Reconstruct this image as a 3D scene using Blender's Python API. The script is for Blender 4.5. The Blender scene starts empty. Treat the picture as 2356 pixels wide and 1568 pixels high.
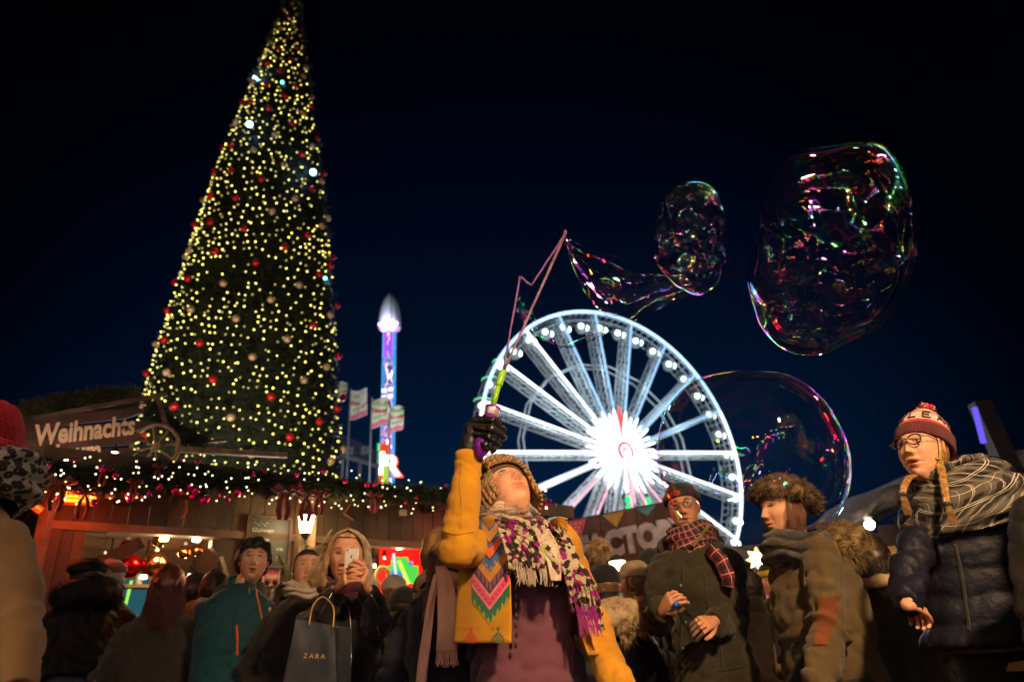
import bpy, math, random
import numpy as np
from mathutils import Vector, Matrix, noise, Euler
R = math.radians
rnd = random.Random(7)
scene = bpy.context.scene
col = scene.collection

# ---------------------------------------------------------------- camera
PITCH, ROLL, CAMZ, FPX = R(25), R(-3.8), 1.0, 1570.0
CW, CH = 2355.0, 1568.0
_f = Vector((0, math.cos(PITCH), math.sin(PITCH)))
_r0 = Vector((1, 0, 0)); _u0 = Vector((0, -math.sin(PITCH), math.cos(PITCH)))
_r = _r0*math.cos(ROLL) + _u0*math.sin(ROLL)
_u = _u0*math.cos(ROLL) - _r0*math.sin(ROLL)
CAM = Vector((0, 0, CAMZ))
def ray(px, py):
    return _f + _r*((px-CW/2)/FPX) + _u*((CH/2-py)/FPX)
def at(px, py, Y):
    d = ray(px, py); return CAM + d*(Y/d.y)
def on_plane(px, py, A, B, off=0.0):
    """where the sight line meets the upright plane through A, B, moved off metres towards the camera"""
    t = Vector((B[0]-A[0], B[1]-A[1], 0)).normalized(); n = Vector((t.y, -t.x, 0))
    P0 = Vector((A[0], A[1], 0)) + n*off
    d = ray(px, py); k = (P0-CAM).dot(n)/d.dot(n)
    return CAM + d*k
cd = bpy.data.cameras.new('camera'); cam = bpy.data.objects.new('camera', cd); col.objects.link(cam)
cd.sensor_width = 36; cd.lens = 24; cd.clip_start = .05; cd.clip_end = 3000
cam.matrix_world = Matrix.Translation(CAM) @ Matrix((( _r.x,_u.x,-_f.x),(_r.y,_u.y,-_f.y),(_r.z,_u.z,-_f.z))).to_4x4()
cd.dof.use_dof = True; cd.dof.focus_distance = 2.62; cd.dof.aperture_fstop = 2.0; cd.dof.aperture_blades = 9
scene.camera = cam
# ---------------------------------------------------------------- world: night sky over a lit fairground
w = bpy.data.worlds.new('World'); scene.world = w; w.use_nodes = True
nt = w.node_tree; nt.nodes.clear()
wo = nt.nodes.new('ShaderNodeOutputWorld'); bg = nt.nodes.new('ShaderNodeBackground')
tc = nt.nodes.new('ShaderNodeTexCoord'); sep = nt.nodes.new('ShaderNodeSeparateXYZ')
nt.links.new(tc.outputs['Generated'], sep.inputs[0])
rp = nt.nodes.new('ShaderNodeValToRGB'); nt.links.new(sep.outputs['Z'], rp.inputs[0])
el = rp.color_ramp.elements
el[0].position = 0.0; el[0].color = (.0013, .0120, .042, 1)
el[1].position = 1.0; el[1].color = (.0003, .0005, .0016, 1)
for p, c in ((.22, (.0012, .0105, .036)), (.40, (.0006, .0046, .017)), (.60, (.0004, .0018, .008)), (.78, (.0003, .0008, .0034))):
    e = el.new(p); e.color = (*c, 1)
dt = nt.nodes.new('ShaderNodeVectorMath'); dt.operation = 'DOT_PRODUCT'
dt.inputs[1].default_value = Vector((-.04, .93, .30)).normalized()
nt.links.new(tc.outputs['Generated'], dt.inputs[0])
mr = nt.nodes.new('ShaderNodeMapRange'); mr.inputs['From Min'].default_value = .74; mr.inputs['From Max'].default_value = 1.0
mr.inputs['To Min'].default_value = .08; mr.inputs['To Max'].default_value = 1.0; mr.interpolation_type = 'SMOOTHSTEP'
nt.links.new(dt.outputs['Value'], mr.inputs['Value'])
nt.links.new(rp.outputs[0], bg.inputs['Color']); nt.links.new(mr.outputs[0], bg.inputs['Strength'])
nt.links.new(bg.outputs[0], wo.inputs['Surface'])
sl = bpy.data.lights.new('sun', 'SUN'); sl.energy = .30; sl.angle = R(14); sl.color = (.55, .66, 1)
so_ = bpy.data.objects.new('sun', sl); col.objects.link(so_)
so_.rotation_euler = Vector((12.3+4, 80, 26)).normalized().to_track_quat('Z', 'Y').to_euler()      # the cool light of the great wheel
# ---------------------------------------------------------------- render look
scene.view_settings.view_transform = 'Standard'; scene.view_settings.look = 'None'
scene.view_settings.exposure = 0; scene.view_settings.gamma = 1
scene.render.engine = 'CYCLES'
cy = scene.cycles
cy.use_denoising = True; cy.max_bounces = 7; cy.diffuse_bounces = 2; cy.glossy_bounces = 4; cy.transmission_bounces = 4
cy.transparent_max_bounces = 24; cy.sample_clamp_indirect = 6; cy.caustics_reflective = False; cy.caustics_refractive = False

# ---------------------------------------------------------------- materials
MATS = {}
def nodes(name):
    m = bpy.data.materials.new(name); m.use_nodes = True; t = m.node_tree; t.nodes.clear()
    o = t.nodes.new('ShaderNodeOutputMaterial'); return m, t, o
def mat(name, c, rough=.8, metal=0, var=.25, vs=8, bump=.0, bs=60, c2=None, attr=False, sheen=0, coat=0, sss=0, wave=None, alpha=None, spec=.5):
    if name in MATS: return MATS[name]
    m, t, o = nodes(name); L = t.links
    b = t.nodes.new('ShaderNodeBsdfPrincipled'); L.new(b.outputs[0], o.inputs[0])
    b.inputs['Roughness'].default_value = rough; b.inputs['Metallic'].default_value = metal
    b.inputs['Specular IOR Level'].default_value = spec
    if sheen: b.inputs['Sheen Weight'].default_value = sheen
    if coat: b.inputs['Coat Weight'].default_value = coat
    if sss: b.inputs['Subsurface Weight'].default_value = sss; b.inputs['Subsurface Radius'].default_value = (.012, .004, .002); b.inputs['Subsurface Scale'].default_value = 1.0
    g = t.nodes.new('ShaderNodeTexCoord')
    n = t.nodes.new('ShaderNodeTexNoise'); n.inputs['Scale'].default_value = vs; n.inputs['Detail'].default_value = 6
    L.new(g.outputs['Object'], n.inputs['Vector'])
    if wave:
        mp = t.nodes.new('ShaderNodeMapping'); mp.inputs['Scale'].default_value = wave; L.new(g.outputs['Object'], mp.inputs[0]); L.new(mp.outputs[0], n.inputs['Vector'])
    r = t.nodes.new('ShaderNodeValToRGB'); e = r.color_ramp.elements
    lo = c2 or tuple(x*(1-var) for x in c); hi = c if c2 else tuple(min(1, x*(1+var)) for x in c)
    e[0].position = .36; e[0].color = (*lo, 1); e[1].position = .64; e[1].color = (*hi, 1)
    L.new(n.outputs['Fac'], r.inputs[0]); out = r.outputs[0]
    if attr:
        a = t.nodes.new('ShaderNodeAttribute'); a.attribute_name = 'tint'
        mx = t.nodes.new('ShaderNodeMix'); mx.data_type = 'RGBA'; mx.blend_type = 'MULTIPLY'; mx.inputs[0].default_value = 1
        L.new(out, mx.inputs[6]); L.new(a.outputs['Color'], mx.inputs[7]); out = mx.outputs[2]
    L.new(out, b.inputs['Base Color'])
    if bump:
        n2 = t.nodes.new('ShaderNodeTexNoise'); n2.inputs['Scale'].default_value = bs; n2.inputs['Detail'].default_value = 4
        L.new(g.outputs['Object'], n2.inputs['Vector'])
        bp = t.nodes.new('ShaderNodeBump'); bp.inputs['Strength'].default_value = bump; bp.inputs['Distance'].default_value = .01
        L.new(n2.outputs['Fac'], bp.inputs['Height']); L.new(bp.outputs[0], b.inputs['Normal'])
    MATS[name] = m; return m
def glow(name, c, s, sample=False):
    if name in MATS: return MATS[name]
    m, t, o = nodes(name); e = t.nodes.new('ShaderNodeEmission'); e.inputs[0].default_value = (*c, 1); e.inputs[1].default_value = s
    t.links.new(e.outputs[0], o.inputs[0]); m.cycles.emission_sampling = 'AUTO' if sample else 'NONE'
    MATS[name] = m; return m
def fabric(name, c, **k):
    d = dict(rough=.92, var=.16, vs=14, bump=.35, bs=420, sheen=.12, spec=.25); d.update(k); return mat(name, c, **d)
def plaid(name, base, lines, scale=28, rough=.9, obj='Object'):
    """woven check: two crossing sets of stripes. lines: (axis, period, lo, hi, colour)"""
    if name in MATS: return MATS[name]
    m, t, o = nodes(name); L = t.links
    b = t.nodes.new('ShaderNodeBsdfPrincipled'); b.inputs['Roughness'].default_value = rough; b.inputs['Specular IOR Level'].default_value = .2; L.new(b.outputs[0], o.inputs[0])
    g = t.nodes.new('ShaderNodeTexCoord'); s = t.nodes.new('ShaderNodeSeparateXYZ'); L.new(g.outputs['UV'], s.inputs[0])
    cur = None
    rgb = t.nodes.new('ShaderNodeRGB'); rgb.outputs[0].default_value = (*base, 1); cur = rgb.outputs[0]
    for ax, per, lo, hi, c, fac in lines:
        m1 = t.nodes.new('ShaderNodeMath'); m1.operation = 'MULTIPLY'; m1.inputs[1].default_value = 1/per; L.new(s.outputs[ax], m1.inputs[0])
        m2 = t.nodes.new('ShaderNodeMath'); m2.operation = 'FRACT'; L.new(m1.outputs[0], m2.inputs[0])
        a = t.nodes.new('ShaderNodeMath'); a.operation = 'GREATER_THAN'; a.inputs[1].default_value = lo; L.new(m2.outputs[0], a.inputs[0])
        c1 = t.nodes.new('ShaderNodeMath'); c1.operation = 'LESS_THAN'; c1.inputs[1].default_value = hi; L.new(m2.outputs[0], c1.inputs[0])
        d = t.nodes.new('ShaderNodeMath'); d.operation = 'MULTIPLY'; L.new(a.outputs[0], d.inputs[0]); L.new(c1.outputs[0], d.inputs[1])
        d2 = t.nodes.new('ShaderNodeMath'); d2.operation = 'MULTIPLY'; d2.inputs[1].default_value = fac; L.new(d.outputs[0], d2.inputs[0])
        mx = t.nodes.new('ShaderNodeMix'); mx.data_type = 'RGBA'; L.new(d2.outputs[0], mx.inputs[0]); L.new(cur, mx.inputs[6]); mx.inputs[7].default_value = (*c, 1); cur = mx.outputs[2]
    L.new(cur, b.inputs['Base Color']); MATS[name] = m; return m

# ---------------------------------------------------------------- mesh builder
class MB:
    def __init__(s): s.v = []; s.f = []; s.m = []; s.mi = 0; s.uv = {}
    def add(s, vs, fs, uvs=None):
        o = len(s.v); s.v += [tuple(p) for p in vs]
        for f in fs:
            s.f.append(tuple(i+o for i in f)); s.m.append(s.mi)
        if uvs is not None:
            for i, q in enumerate(uvs): s.uv[o+i] = q
        return s
    def box(s, c, d, M=None):
        hx, hy, hz = d[0]/2, d[1]/2, d[2]/2
        vs = [Vector((x*hx, y*hy, z*hz)) for z in (-1, 1) for y in (-1, 1) for x in (-1, 1)]
        if M is not None: vs = [M @ v for v in vs]
        c = Vector(c)
        return s.add([v+c for v in vs], [(0, 2, 3, 1), (4, 5, 7, 6), (0, 1, 5, 4), (2, 6, 7, 3), (0, 4, 6, 2), (1, 3, 7, 5)])
    def beam(s, a, b, wdt, hgt, up=(0, 0, 1)):
        a = Vector(a); b = Vector(b); d = b-a; L = d.length; x = d.normalized(); u = Vector(up)
        y = u.cross(x)
        if y.length < 1e-4: y = Vector((1, 0, 0)).cross(x)
        y.normalize(); z = x.cross(y)
        return s.box((a+b)/2, (L, wdt, hgt), Matrix((x, y, z)).transposed())
    def tube(s, pts, rad, n=8, cap=True, flat=1.0, twist=0):
        pts = [Vector(p) for p in pts]; k = len(pts)
        if not hasattr(rad, '__len__'): rad = [rad]*k
        t0 = (pts[1]-pts[0]).normalized(); a = Vector((0, 0, 1)) if abs(t0.z) < .9 else Vector((1, 0, 0))
        nrm = (a - t0*a.dot(t0)).normalized(); vs = []; uv = []; acc = 0
        for i, p in enumerate(pts):
            t = (pts[min(i+1, k-1)]-pts[max(i-1, 0)])
            t = t.normalized() if t.length > 1e-9 else t0
            nrm = nrm - t*nrm.dot(t)
            nrm = nrm.normalized() if nrm.length > 1e-6 else t.orthogonal().normalized()
            bn = t.cross(nrm)
            if i: acc += (p-pts[i-1]).length
            for j in range(n):
                a = 2*math.pi*j/n + twist*i
                vs.append(p + nrm*math.cos(a)*rad[i] + bn*math.sin(a)*rad[i]*flat); uv.append((abs(2*j/n-1)*rad[i]*3.2, acc))
        fs = [(i*n+j, i*n+(j+1) % n, (i+1)*n+(j+1) % n, (i+1)*n+j) for i in range(k-1) for j in range(n)]
        if cap: fs += [tuple(range(n-1, -1, -1)), tuple((k-1)*n+j for j in range(n))]
        return s.add(vs, fs, uv)
    def loft(s, rings, cap=True, closed=True):
        n = len(rings[0]); vs = [p for r in rings for p in r]; k = len(rings)
        fs = [(i*n+j, i*n+(j+1) % n, (i+1)*n+(j+1) % n, (i+1)*n+j) for i in range(k-1) for j in range(n if closed else n-1)]
        if cap: fs += [tuple(range(n-1, -1, -1)), tuple((k-1)*n+j for j in range(n))]
        return s.add(vs, fs)
    def lathe(s, prof, M=None, n=16, cap=True, jit=None):
        M = M or Matrix.Identity(4); rings = []
        for r, z in prof:
            rings.append([M @ Vector((r*math.cos(2*math.pi*j/n), r*math.sin(2*math.pi*j/n), z)) for j in range(n)])
        return s.loft(rings, cap)
    def ball(s, c, r, n=10, m=7, M=None):
        """r may be a triple; M rotates"""
        if not hasattr(r, '__len__'): r = (r, r, r)
        c = Vector(c); vs = []; 
        for i in range(m+1):
            ph = math.pi*i/m
            for j in range(n):
                a = 2*math.pi*j/n; p = Vector((r[0]*math.sin(ph)*math.cos(a), r[1]*math.sin(ph)*math.sin(a), -r[2]*math.cos(ph)))
                vs.append(c + (M @ p if M is not None else p))
        fs = [(i*n+j, i*n+(j+1) % n, (i+1)*n+(j+1) % n, (i+1)*n+j) for i in range(m) for j in range(n)]
        return s.add(vs, fs)
    def prism(s, poly, d, thick=None):
        """poly: 3-D points (counter-clockwise from the front); pushed by vector d"""
        d = Vector(d); n = len(poly); vs = [Vector(p) for p in poly] + [Vector(p)+d for p in poly]
        return s.add(vs, [tuple(range(n)), tuple(range(2*n-1, n-1, -1))] + [(i, n+i, n+(i+1) % n, (i+1) % n) for i in range(n)])
    def build(s, name, m, parent=None, smooth=False, local=False, tints=None, **props):
        me = bpy.data.meshes.new(name)
        off = Vector((0, 0, 0))
        if parent is not None and not local:
            q = parent
            while q is not None: off = off + q.location; q = q.parent
        me.from_pydata([(v[0]-off.x, v[1]-off.y, v[2]-off.z) for v in s.v], [], s.f)
        ms = m if isinstance(m, (list, tuple)) else [m]
        for x in ms: me.materials.append(x)
        if len(ms) > 1: me.polygons.foreach_set('material_index', s.m)
        if smooth: me.polygons.foreach_set('use_smooth', [True]*len(me.polygons))
        if s.uv:
            ul = me.uv_layers.new(name='UVMap'); li = np.zeros(len(me.loops), dtype=np.int32); me.loops.foreach_get('vertex_index', li)
            ua = np.zeros((len(s.v), 2), dtype=np.float32)
            for i, q in s.uv.items(): ua[i] = q
            ul.data.foreach_set('uv', ua[li].ravel())
        if tints is not None:
            at_ = me.color_attributes.new('tint', 'FLOAT_COLOR', 'POINT')
            at_.data.foreach_set('color', np.asarray(tints, dtype=np.float32).ravel())
        me.update()
        o = bpy.data.objects.new(name, me); col.objects.link(o)
        if parent is not None: o.parent = parent
        for k, v in props.items(): o[k] = v
        return o
def empty(name, loc, label=None, cat=None, group=None, rz=0, kind=None):
    o = bpy.data.objects.new(name, None); col.objects.link(o); o.location = loc; o.rotation_euler = (0, 0, rz); o.empty_display_size = .1
    tag(o, label, cat, group, kind); return o
def tag(o, label=None, cat=None, group=None, kind=None):
    if label: o['label'] = label
    if cat: o['category'] = cat
    if group: o['group'] = group
    if kind: o['kind'] = kind
    return o
def copy_tree(o, parent=None):
    c = o.copy(); col.objects.link(c); c.parent = parent
    for ch in list(o.children): copy_tree(ch, c)
    return c
def text(name, body, size, ext, m, parent, M, font=None, shear=0, offset=0, align='CENTER', local=True, bold=0):
    """lettering as solid mesh, placed by matrix M"""
    cu = bpy.data.curves.new(name, 'FONT'); cu.body = body; cu.size = size; cu.extrude = ext; cu.align_x = align; cu.shear = shear; cu.offset = bold; cu.resolution_u = 3
    t = bpy.data.objects.new(name+'_src', cu); col.objects.link(t)
    dg = bpy.context.evaluated_depsgraph_get(); me = bpy.data.meshes.new_from_object(t.evaluated_get(dg))
    bpy.data.objects.remove(t)
    me.transform(M); me.materials.clear(); me.materials.append(m); me.name = name
    o = bpy.data.objects.new(name, me); col.objects.link(o)
    if parent is not None:
        o.parent = parent
        if not local:
            off = Vector((0, 0, 0)); q = parent
            while q is not None: off = off + q.location; q = q.parent
            me.transform(Matrix.Translation(-off))
    return o
def frame(o, x, y):
    """matrix with origin o, text running along x, up along y"""
    x = Vector(x).normalized(); y = Vector(y); y = (y - x*y.dot(x)).normalized(); z = x.cross(y)
    M = Matrix((x, y, z)).transposed().to_4x4(); M.translation = Vector(o); return M
def lamp(name, loc, energy, c, parent, r=.05):
    l = bpy.data.lights.new(name, 'POINT'); l.energy = energy; l.color = c; l.shadow_soft_size = r
    o = bpy.data.objects.new(name, l); col.objects.link(o); o.location = loc
    if parent is not None: o.parent = parent; o.location = Vector(loc)-parent.location
    return o
def fbm(p, o=3): return noise.fractal(p, 1.0, 2.0, o)

# ---------------------------------------------------------------- common materials
M_wood = mat('weathered_plank_wood', (.07, .038, .016), .7, var=.45, vs=3, wave=(1, 1, .12), bump=.5, bs=25)
M_wood2 = mat('pale_beam_wood', (.13, .075, .035), .7, var=.4, vs=5, bump=.4, bs=30)
M_darkwood = mat('dark_brown_board', (.075, .038, .030), .75, var=.4, vs=4, bump=.5, bs=20)
M_cream = mat('cream_lettering', (.85, .58, .40), .7, var=.15, vs=6)
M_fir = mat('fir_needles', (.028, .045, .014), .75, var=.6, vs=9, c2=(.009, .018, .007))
M_fir_pale = mat('frosted_fir_needles', (.11, .12, .05), .8, var=.5, vs=5, c2=(.03, .04, .015))
M_black = mat('black_plastic', (.012, .012, .013), .45, var=.2)
M_iron = mat('black_iron', (.02, .018, .016), .5, metal=.6)
M_steel = mat('galvanised_steel', (.45, .46, .47), .45, metal=.8, var=.2)
M_white_paint = mat('white_painted_steel', (.75, .78, .80), .4, var=.06)
M_bulb = glow('warm_fairy_light', (1, .82, .16), 5.0)
M_bulb2 = glow('soft_fairy_light', (1, .82, .22), 2.6)
M_bulbdim = glow('faint_fairy_light', (.90, .72, .2), 1.0)
M_bulbw = glow('pale_fairy_light', (1, .90, .52), 4.5)
M_red_bauble = mat('glossy_red_bauble', (.72, .012, .02), .25, metal=.3, var=.15)
M_cream_bauble = mat('cream_bauble', (.72, .46, .28), .3, metal=.2, var=.15)
M_pink_bauble = mat('magenta_bauble', (.55, .01, .16), .15, metal=.6, var=.1)
M_bow = fabric('wine_red_ribbon', (.14, .01, .03), rough=.5)
M_cable = mat('black_cable', (.01, .01, .01), .6)
# ================================================================= GROUND
g = MB(); n_ = 40
for i in range(n_+1):
    for j in range(n_+1):
        x = (i/n_*2-1); y = (j/n_*2-1)
        g.v.append((math.copysign(abs(x)**2.4, x)*900, math.copysign(abs(y)**2.4, y)*900, 0))
g.f = [(i*(n_+1)+j, (i+1)*(n_+1)+j, (i+1)*(n_+1)+j+1, i*(n_+1)+j+1) for i in range(n_) for j in range(n_)]; g.m = [0]*len(g.f)
g.build('ground', mat('trodden_asphalt', (.05, .047, .043), .8, var=.4, vs=3, bump=.6, bs=40), kind='structure')

# ================================================================= FERRIS WHEEL
HUB = Vector((12.275, 80, 22.68)); WR = 18.68; WY = 0.50928
ax = Vector((math.cos(WY), math.sin(WY), 0)); up = Vector((0, 0, 1)); nb = Vector((-math.sin(WY), math.cos(WY), 0))   # nb: away from the viewer
def wp(a, r, d=0.0): return HUB + ax*(r*math.cos(a)) + up*(r*math.sin(a)) + nb*d
wheel = empty('ferris_wheel', (HUB.x, HUB.y, 0), 'giant ferris wheel glowing white and blue behind the crowd', 'ferris wheel')
G_white = glow('wheel_white_tube', (.86, .95, 1), 2.6); G_blue = glow('wheel_blue_tube', (.34, .62, 1), 1.5)
G_rim = glow('wheel_rim_tube', (.42, .66, 1), 2.4); G_pink = glow('wheel_pink_tube', (1, .45, .55), 1.5)
G_red = glow('wheel_red_led', (1, .06, .07), 2.2); G_green = glow('wheel_green_led', (.02, .9, .25), 1.6)
G_lamp = glow('gondola_lamp', (.85, 1, .97), 6.0); G_petal = glow('star_petal_led', (.90, .95, 1), 3.2)
G_violet = glow('violet_led', (.35, .05, 1), 2.5)
G_truss = glow('lit_truss_steel', (.42, .56, .58), .42)
M_trussw = mat('wheel_truss_paint', (.72, .76, .78), .5, var=.1)
A0 = R(4.35)
M_tl = M_trussw
def truss_mb(a, r0, r1, d0, d1, hw0, hw1, seg):
    """four chords and zigzag bracing along a spoke"""
    t = Vector(ax)*(-math.sin(a)) + up*math.cos(a); mb = MB()
    def P(k, s, d):
        rr = r0+(r1-r0)*k; hw = hw0+(hw1-hw0)*k; return wp(a, rr, d) + t*(s*hw)
    for d in (d0, d1):
        for s in (-1, 1): mb.tube([P(0, s, d), P(1, s, d)], .085, 5)
    for i in range(seg):
        k0, k1 = i/seg, (i+1)/seg; fl = i % 2
        for s in (-1, 1):
            mb.tube([P(k0, s, d0 if fl else d1), P(k1, s, d1 if fl else d0)], .055, 4)
            mb.tube([P(k0, s, d0), P(k0, s, d1)], .045, 4)
        for d in (d0, d1): mb.tube([P(k0, -1 if fl else 1, d), P(k1, 1 if fl else -1, d)], .045, 4)
    return mb
for i in range(20):
    a = A0 + i*math.pi/10; sa = math.degrees(a) % 360
    mb = truss_mb(a, 3.2, WR-.35, .45, 2.2, .28, .30, 13)
    sp = mb.build('spoke', M_tl, wheel)
    tm = G_white if (sa < 10 or 120 < sa < 215 or sa > 325) else (G_blue if sa < 120 else G_pink)
    rad = .17 if tm is G_white else .13
    MB().tube([wp(a, 4.5, 0), wp(a, WR-.15, 0)], rad, 6).build('light_tube', tm, sp)
    a2 = a+math.pi/10*.985
    MB().tube([wp(a+(a2-a)*k/6+.004, WR, 0) for k in range(7)], .19, 6).build('rim_tube', G_rim if 20 < sa < 150 else G_white, wheel)
mb = MB()
for d, rr in ((.5, WR-.05), (2.3, WR-.05), (.5, WR-1.0), (2.3, WR-1.0)):
    mb.tube([wp(k*math.pi/60, rr, d) for k in range(121)], .07, 5, cap=False)
for k in range(120):
    a = k*math.pi/60
    mb.tube([wp(a, WR-.05, .5), wp(a, WR-1.0, 2.3)], .05, 4); mb.tube([wp(a, WR-.05, 2.3), wp(a, WR-.05, .5)], .05, 4)
mb.build('rim_truss', M_tl, wheel)
for d, q in ((1.0, .66), (2.2, .66)):
    mb = MB(); mb.tube([wp(A0+k*math.pi/8+.2, WR*q, d+1.2) for k in range(17)], .10, 5, cap=False); mb.build('tension_ring', M_tl, wheel)
for k in range(36):
    a = A0 + k*2*math.pi/36 + .05; sa = math.degrees(a) % 360
    L = 4.9 + (.5 if k % 2 else 0); m = G_petal
    if 84 < sa < 97: m = G_red; L += 1.0
    if 262 < sa < 300 and k % 3 == 0: m = G_pink; L += .8
    MB().tube([wp(a, 1.6+(L-1.6)*q, -.25) for q in (0, .1, .35, .7, .92, 1)], [.05, .11, .17, .18, .12, .03], 7).build('star_petal', m, wheel)
for k in range(14):
    a = A0 + k*2*math.pi/14; MB().tube([wp(a, 1.0, -.4), wp(a, 3.0, -.5)], [.16, .2], 6).build('inner_petal', G_petal, wheel)
def disc(a, b, r0, r1, m, name, par, d):
    mb = MB(); mb.loft([[wp(q*math.pi/16, r0, d) for q in range(32)], [wp(q*math.pi/16, r1, d) for q in range(32)], [wp(q*math.pi/16, r1, d+.12) for q in range(32)]], cap=False); return mb.build(name, m, par)
mb = MB(); mb.loft([[wp(q*math.pi/12, r_, d_) for q in range(24)] for r_, d_ in ((.05, -.6), (1.1, -.6), (1.5, -.45), (1.6, .2), (1.6, 2.6), (1.0, 3.2))]); hubo = mb.build('hub', G_petal, wheel)
disc(0, 0, .75, 1.15, G_red, 'emblem_ring', hubo, -.74); disc(0, 0, .05, .6, G_blue, 'emblem_disc', hubo, -.76)
G_star = G_petal
MB().prism([wp(math.pi/2+q*math.pi/5, .55 if q % 2 == 0 else .22, -.80) for q in range(10)], nb*.02).build('emblem_star', G_red, hubo)
for s in (-1, 1):
    for d in (-1.2, 4.2):
        mb = MB(); b0 = Vector((HUB.x, HUB.y, 0)) + ax*(9.5*s) + nb*(d*2.2); t0 = HUB + nb*(d*.8)
        for o_ in (-.28, .28):
            mb.tube([b0+ax*o_, t0+ax*o_*.4], .13, 6)
        for k in range(14):
            p0 = b0.lerp(t0, k/14); p1 = b0.lerp(t0, (k+1)/14); mb.tube([p0-ax*.28*(-1)**k*(1-.6*k/14), p1+ax*.28*(-1)**k*(1-.6*k/14)], .06, 4)
        mb.build('support_leg', M_tl, wheel)
for s, m in ((-.6, G_green), (2.2, G_green)):
    mb = MB()
    for k in range(5): mb.tube([HUB+ax*(s+.22*k*s/2)+nb*-.7-up*(5.5+1.0*k), HUB+ax*(s+.22*(k+.7)*s/2)+nb*-.7-up*(6.2+1.0*k)], .28, 5)
    mb.build('green_led_strip', m, wheel)
for k in range(10):  # bare point lights added in front of the wheel to light its truss
    lamp('wheel_fill_light', tuple(wp(A0+(k+.5)*math.pi/5, 10.5, -1.6)), 420, (.70, .92, 1), wheel, .4)
lamp('wheel_fill_light', tuple(wp(0, 0, -3.0)), 900, (.8, .9, 1), wheel, .5)
lamp('wheel_fill_light', tuple(wp(0, 0, 4.0)), 900, (.7, .9, 1), wheel, .5)
# gondolas
M_gond = mat('gondola_dark_shell', (.05, .055, .06), .4, var=.2); M_gtop = glow('gondola_green_roof_light', (.25, .9, .45), 1.6); M_gglass = mat('gondola_side_panel', (.5, .55, .55), .4)
def gondola():
    mb = MB(); mb.lathe([(.12, .45), (.5, .35), (.92, 0), (.95, -.12), (.85, -.18)], n=14); g_ = mb.build('gondola', M_gond, wheel, smooth=True, local=True)
    def sub(mb, nm, m): o = mb.build(nm, m, g_, smooth=True, local=True); return o
    sub(MB().lathe([(.72, -.2), (.78, -.6), (.74, -1.1), (.5, -1.45), (.2, -1.5)], n=14), 'cabin', M_gglass)
    a = Vector((-.3, -.5, -.95)); sub(MB().ball((-.25, -.62, -.85), (.36, .26, .36), 10, 6), 'lamp', G_lamp)
    sub(MB().ball((.62, -.3, -.95), (.26, .26, .36), 8, 6), 'lamp', G_lamp)
    sub(MB().tube([(0, 0, .4), (0, 0, .75)], .06, 5), 'hanger', M_white_paint)
    return g_
g0 = gondola(); GL_ = []
for k in range(40):
    a = A0 + (k+.5)*math.pi/20
    p = wp(a, WR-.15, 1.4) - Vector((0, 0, .75)) - wheel.location
    o = g0 if k == 0 else copy_tree(g0, wheel)
    o.location = p; o.rotation_euler = (0, 0, WY*.5)
    GL_.append((a, o))
for a, o in GL_:
    if 135 < math.degrees(a) < 200: MB().tube([(.93*math.cos(q*math.pi/6), .93*math.sin(q*math.pi/6), .02) for q in range(13)], .07, 4, cap=False).build('roof_light', M_gtop, o, local=True)

# ================================================================= DROP TOWER RIDE
TB = at(890, 1100, 60); TX, TY = TB.x, 60.0; TT = 35.0
tower = empty('drop_tower_ride', (TX, TY, 0), 'tall slim drop tower with silver dome cap and blue light strips', 'tower ride')
G_tb = glow('tower_blue_strip', (.06, .36, .85), 1.5); G_tp = glow('tower_violet_wash', (.38, .06, 1), 1.5); G_tw = glow('tower_pale_lamp', (1, .72, .86), 2.2)
M_tt = mat('tower_truss_paint', (.65, .62, .66), .5, var=.1)
hw = .50
for sx in (-1, 0, 1):
    for sy in ((-1, 1) if sx else (-1,)):
        MB().box((TX+sx*hw, TY+sy*hw, 16.5), (.10 if sx else .06, .10, 33)).build('light_strip', G_tb, tower)
for side in (-1, 1):
    mb = MB()
    for k in range(30):
        z0 = 1+k*1.05; z1 = z0+1.05; x0 = TX+side*.08; x1 = TX+side*(hw-.1); 
        if k % 2: x0, x1 = x1, x0
        mb.tube([(x0, TY-hw+.1, z0), (x1, TY-hw+.1, z1)], .05, 4); mb.tube([(TX+side*.08, TY-hw+.1, z0), (TX+side*(hw-.1), TY-hw+.1, z0)], .04, 4)
        mb.tube([(x0, TY+hw-.1, z0), (x1, TY+hw-.1, z1)], .05, 4)
    mb.build('lattice', M_tt, tower, kind='stuff')
for z, h, m in ((30.2, 2.6, G_tp), (28.4, .9, G_tp)):
    for s in (-1, 1): MB().box((TX+s*.3, TY-hw+.02, z), (.38, .06, h)).build('violet_panel', m, tower)
for z in (24.6, 23.9, 22.6):
    for s in (-1, 1): MB().box((TX+s*.3, TY-hw-.05, z+ (0 if s > 0 else -.1)), (.42, .1, .34)).build('lamp', G_tw, tower)
for z in (17.4, 18.3, 19.4, 20.4):
    for s in (-1, 1): MB().box((TX+s*.3, TY-hw-.05, z), (.36, .1, .55)).build('pink_panel', glow('tower_pink_panel', (1, .25, .5), .9), tower)
capo = MB().lathe([(1.0, 32.0), (1.08, 32.1), (1.05, 33.2), (.92, 34.2), (.68, 35.1), (.36, 35.8), (.05, 36.15)], Matrix.Translation((TX, TY, -.9)), n=20)
co = capo.build('dome_cap', mat('silver_cap_panels', (.62, .66, .72), .45, metal=.1, var=.12), tower, smooth=True)
for q in range(4):
    a = q*math.pi/2 + .3
    MB().tube([(TX+math.cos(a)*r_, TY+math.sin(a)*r_, z_-.9) for r_, z_ in ((1.09, 32.1), (1.07, 33.2), (.93, 34.2), (.69, 35.1), (.37, 35.8), (.06, 36.2))], .035, 4).build('seam', M_steel, co)
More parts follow.
